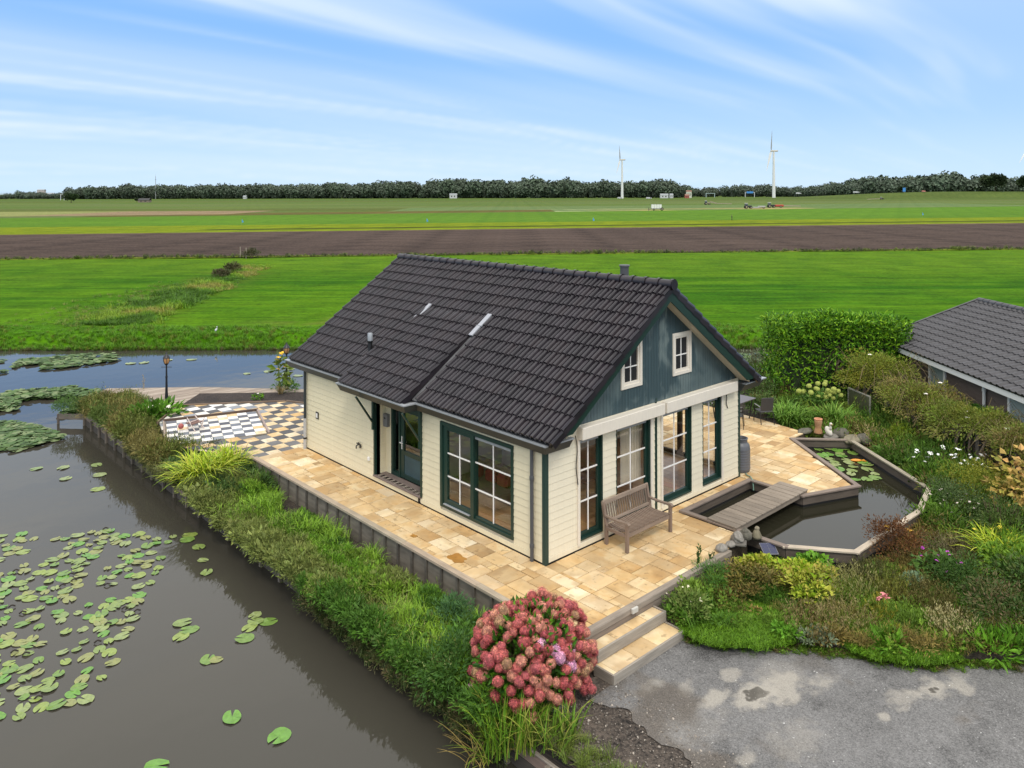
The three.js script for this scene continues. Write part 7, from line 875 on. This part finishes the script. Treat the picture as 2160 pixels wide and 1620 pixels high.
// machines and people in the crop
{
  const dark = mat([0.03, 0.035, 0.035], 0.5), red = mat([0.42, 0.05, 0.03], 0.5), wht = mat([0.78, 0.77, 0.72], 0.6), tan = mat([0.33, 0.28, 0.2], 0.7), tyre = mat([0.015, 0.015, 0.015], 0.9);
  const wheel = (g, x, r, z, w = 0.4) => { const o = part('wheel', new THREE.CylinderGeometry(r, r, w, 18).rotateX(Math.PI / 2).translate(x, r, z), tyre, g); part('rim', new THREE.CylinderGeometry(r * 0.5, r * 0.5, w + 0.04, 12).rotateX(Math.PI / 2).translate(x, r, z), tan, o); };
  const tractor = (label, a, c, body, extra) => { const g = thing('tractor', label, 'tractor', FR(a, c, -0.7), -YAW); part('bonnet', [box(0.2, 2.4, 0.9, 1.7, -0.45, 0.45, 0.08), box(-1.3, 0.3, 0.7, 1.4, -0.6, 0.6, 0.05)], body, g); part('cab', box(-1.2, 0.2, 1.4, 2.75, -0.75, 0.75, 0.1), mat([0.1, 0.12, 0.13], 0.15), g); part('cab_roof', box(-1.3, 0.3, 2.76, 2.92, -0.82, 0.82, 0.05), wht, g); for (const z of [-0.85, 0.85]) { wheel(g, -0.6, 0.9, z, 0.5); wheel(g, 1.9, 0.6, z, 0.35); } extra?.(g); return g; };
  tractor('dark tractor with a pale low implement in the crop field', 126, 418, dark, (g) => { part('implement', [box(2.6, 6.4, 0.3, 0.9, -1.2, 1.2, 0.1), box(6.0, 9.6, 0.6, 1.4, -1.2, 1.2, 0.2)], tint(wht, [0.35, 0.35, 0.34]), g); wheel(g, 8.6, 0.6, 0.9); });
  tractor('tractor pulling a red machine with a long pale boom', 146, 441, dark, (g) => { part('red_machine', [box(2.6, 7.4, 0.5, 1.7, -1.1, 1.1, 0.3)], red, g); part('boom', beam([7.2, 1.2, 0], [17, 0.9, 0], 0.5, 0.5), tan, g); wheel(g, 5.6, 0.6, 1.1); });
  tractor('olive machine with a long low conveyor behind the white trailer', 137, 549, tan, (g) => { part('conveyor', [beam([2.4, 2.2, 0], [7, 1.0, 0], 1.4, 0.8), beam([7, 1.0, 0], [17.5, 0.7, 0], 0.8, 0.5)], tan, g); });
  tractor('small dark tractor far off in the right part of the crop', 425, 897, dark, (g) => { part('boom', beam([-1.4, 1.0, 0], [-17, 0.5, 0], 1.0, 0.6), tan, g); });
  const tr = thing('white_trailer', 'flat trailer loaded with white crates at the crop edge', 'trailer', FR(70, 379, -0.7), -YAW); part('bed', box(-2.4, 3.4, 0.75, 0.95, -1.2, 1.2), dark, tr); for (const x of [-2.2, -1.0, 0.2, 1.4]) part('crate', box(x, x + 1.1, 0.96, 2.9, -1.1, 1.1, 0.05), wht, tr); wheel(tr, -1.3, 0.45, 1.2); wheel(tr, 2.6, 0.75, 1.3); part('tow_bar', beam([-2.4, 0.7, 0], [-4, 0.5, 0], 0.15, 0.15), dark, tr); part('net_cover', box(-2.25, 2.6, 2.91, 2.97, -1.1, 1.1), tint(wht, [0.4, 0.4, 0.38]), tr);
  const person = (label, a, c, cloth) => { const g = thing('person', label, 'person', FR(a, c, -0.68), 0.4), m = mat(cloth, 0.9); part('body', [tube([[-0.1, 0, 0.06], [-0.1, 0.45, 0.04], [-0.09, 0.9, 0]], 0.085, 8), tube([[0.1, 0, -0.06], [0.1, 0.45, 0], [0.09, 0.9, 0]], 0.085, 8), lathe([[0.14, 0.82], [0.19, 0.95], [0.17, 1.12], [0.22, 1.38], [0.16, 1.46], [0.06, 1.5], [0.055, 1.56]], 14).scale(1, 1, 0.62), tube([[-0.22, 1.4, 0], [-0.28, 1.12, 0.03], [-0.24, 0.88, 0.14]], 0.05, 8), tube([[0.22, 1.4, 0], [0.28, 1.12, 0.03], [0.24, 0.88, 0.14]], 0.05, 8)], m, g); part('head', new THREE.SphereGeometry(0.105, 14, 12).scale(0.9, 1.2, 1).translate(0, 1.66, 0.01), mat([0.4, 0.25, 0.18], 0.8), g); part('hair', new THREE.SphereGeometry(0.112, 14, 10, 0, 6.3, 0, 1.5).scale(0.92, 1.15, 1.02).translate(0, 1.68, -0.01), mat([0.05, 0.035, 0.02], 0.9), g); return g; };
  person('person in dark clothes standing left of the white trailer', 64.5, 368, [0.03, 0.035, 0.05]);
  person('person in dark clothes alone in the young crop field', 68.2, 242, [0.05, 0.04, 0.04]);
  // blue markers
  for (const [a, c, l] of [[-74.5, 215, 'leftmost of the blue flags in the young crop field'], [-23.9, 218, 'blue flag between the house ridge and the ploughed field'], [23, 222, 'blue flag left of the chimney pipe in the young crop'], [141.5, 269, 'blue flag at the right side of the young crop']]) { const g = thing('marker_flag', l, 'flag', FR(a, c, -0.68), -YAW, 'blue flags in the young crop field'); part('pole', new THREE.CylinderGeometry(0.02, 0.02, 1.7, 6).translate(0, 0.85, 0), M.timber, g); part('flag', sweep([[0, 0.75], [0.05, 1.66], [0.3, 1.25], [0.52, 0.85], [0.3, 0.7]], 0.03), mat([0.08, 0.32, 0.62], 0.6), g); }
}
// small buildings, gantries and vehicles along the motorway
{
  const wht = mat([0.52, 0.53, 0.53], 0.7), blue = mat([0.06, 0.25, 0.6], 0.5), grey = mat([0.3, 0.32, 0.33], 0.6), roofM = mat([0.25, 0.13, 0.09], 0.7), dark = mat([0.05, 0.05, 0.05], 0.8);
  const shed = (name, label, a, c, w, h, m, rm, y = -0.7) => { const g = thing(name, label, 'building', FR(a, c, y), -YAW); part('wall', box(-w / 2, w / 2, 0, h, -3, 3, 0), m, g); part('roof', sweep([[-3.3, h], [0, h + 1.8], [3.3, h], [3.3, h + 0.2], [0, h + 2.05], [-3.3, h + 0.2]], w + 0.6).rotateY(Math.PI / 2).translate(-w / 2 - 0.3, 0, 0), rm, g); for (const x of [-0.3, 0.1]) part('window', box(w * x, w * (x + 0.16), h * 0.35, h * 0.75, 3.0, 3.04, 0), dark, g); };
  shed('white_barn', 'low white barn left of the right-hand tree group on the horizon', 234, 1200, 12, 5, wht, grey); shed('white_barn', 'second small white barn beside the low white barn', 246, 1205, 5, 5, wht, grey); shed('farm_house', 'pale farmhouse half hidden in trees with light front', 281, 1240, 8, 10, mat([0.55, 0.55, 0.45], 0.7), roofM); shed('red_shed', 'small red-brown shed between the barns and the gantries', 269, 1200, 6, 4, mat([0.35, 0.09, 0.06], 0.7), roofM); shed('white_house', 'white house glimpsed in the gap of the poplar row', -97, 1290, 12, 6, wht, grey); shed('white_house', 'tiny white house under the left poplars', -445, 1300, 5, 3.5, wht, grey); shed('low_shed', 'low dark-roofed shed standing in the left pasture', -373, 792, 11, 2.2, mat([0.2, 0.16, 0.12], 0.8), dark); shed('far_block', 'pale apartment block far at the left horizon', -905, 1500, 14, 16, mat([0.45, 0.4, 0.38], 0.7), grey); shed('far_block', 'bluish low building near the left horizon', -860, 1450, 18, 9, mat([0.25, 0.4, 0.5], 0.6), grey);
  const gantry = (label, a, c, w, h, m, top, y) => { const g = thing('road_gantry', label, 'gantry', FR(a, c, y), -YAW); for (const x of [-w / 2, w / 2]) part('post', box(x - 0.35, x + 0.35, 0, h, -0.35, 0.35), m, g); part('crossbeam', box(-w / 2, w / 2, h - 0.6, h, -0.3, 0.3), m, g); if (top) part('sign_panel', box(-w * 0.36, w * 0.36, h - 1.8, h + 0.8, 0.32, 0.5), top, g); };
  gantry('white road gantry with a blue sign panel', 337, 1105, 13, 7.5, wht, blue, 1); gantry('thin grey road gantry left of the blue one', 281, 1105, 12, 6, mat([0.4, 0.5, 0.5], 0.5), null, 1); gantry('small white gantry at the left end of the horizon', -640, 1110, 5, 9, wht, null, -1);
  const sp = thing('blue_road_sign', 'blue road sign on a mast at the right horizon', 'sign', FR(558, 1110, 7), -YAW); part('post', box(-0.25, 0.25, 0, 5, -0.25, 0.25), grey, sp); part('sign_panel', box(-2, 2, 1.5, 7, 0.3, 0.5), blue, sp);
  const van = (label, a, c, y, L, m) => { const g = thing('white_van', label, 'van', FR(a, c, y), -YAW); part('body', sweep([[-L / 2, 0.5], [L / 2, 0.5], [L / 2, 1.5], [L * 0.36, 2.5], [-L / 2, 2.6]], 2).translate(0, 0, -1), m, g); part('windscreen', box(L * 0.2, L * 0.38, 1.5, 2.3, 0.98, 1.03, 0), dark, g); for (const x of [-L * 0.3, L * 0.3]) part('wheel', new THREE.CylinderGeometry(0.5, 0.5, 0.3, 12).rotateX(Math.PI / 2).translate(x, 0.5, 1), dark, g); };
  van('white van on the motorway right of the taller turbine', 407, 1108, 5.2, 7, wht); van('white lorry on the motorway near the right wood', 489, 1108, 6.6, 8, wht); van('small red and white vehicle on the right motorway', 585, 1108, 7.6, 5, mat([0.5, 0.2, 0.15], 0.5)); van('white car at the foot of the left turbine', 152, 1100, -0.7, 6, wht); van('white van right of the left turbine', 186, 1060, -0.7, 7, wht);
  const ms = thing('radio_mast', 'thin grey mast rising above the left poplars', 'mast', FR(-610, 1335, -0.7)); part('shaft', lathe([[0.8, 0], [0.5, 26], [0.35, 39]], 8), grey, ms); part('tip', lathe([[0.35, 39], [0.12, 39.2], [0.1, 43]], 6), grey, ms); part('platform', new THREE.CylinderGeometry(1.2, 1.2, 0.5, 10).translate(0, 33, 0), grey, ms);
}
renderer.render(scene, camera);
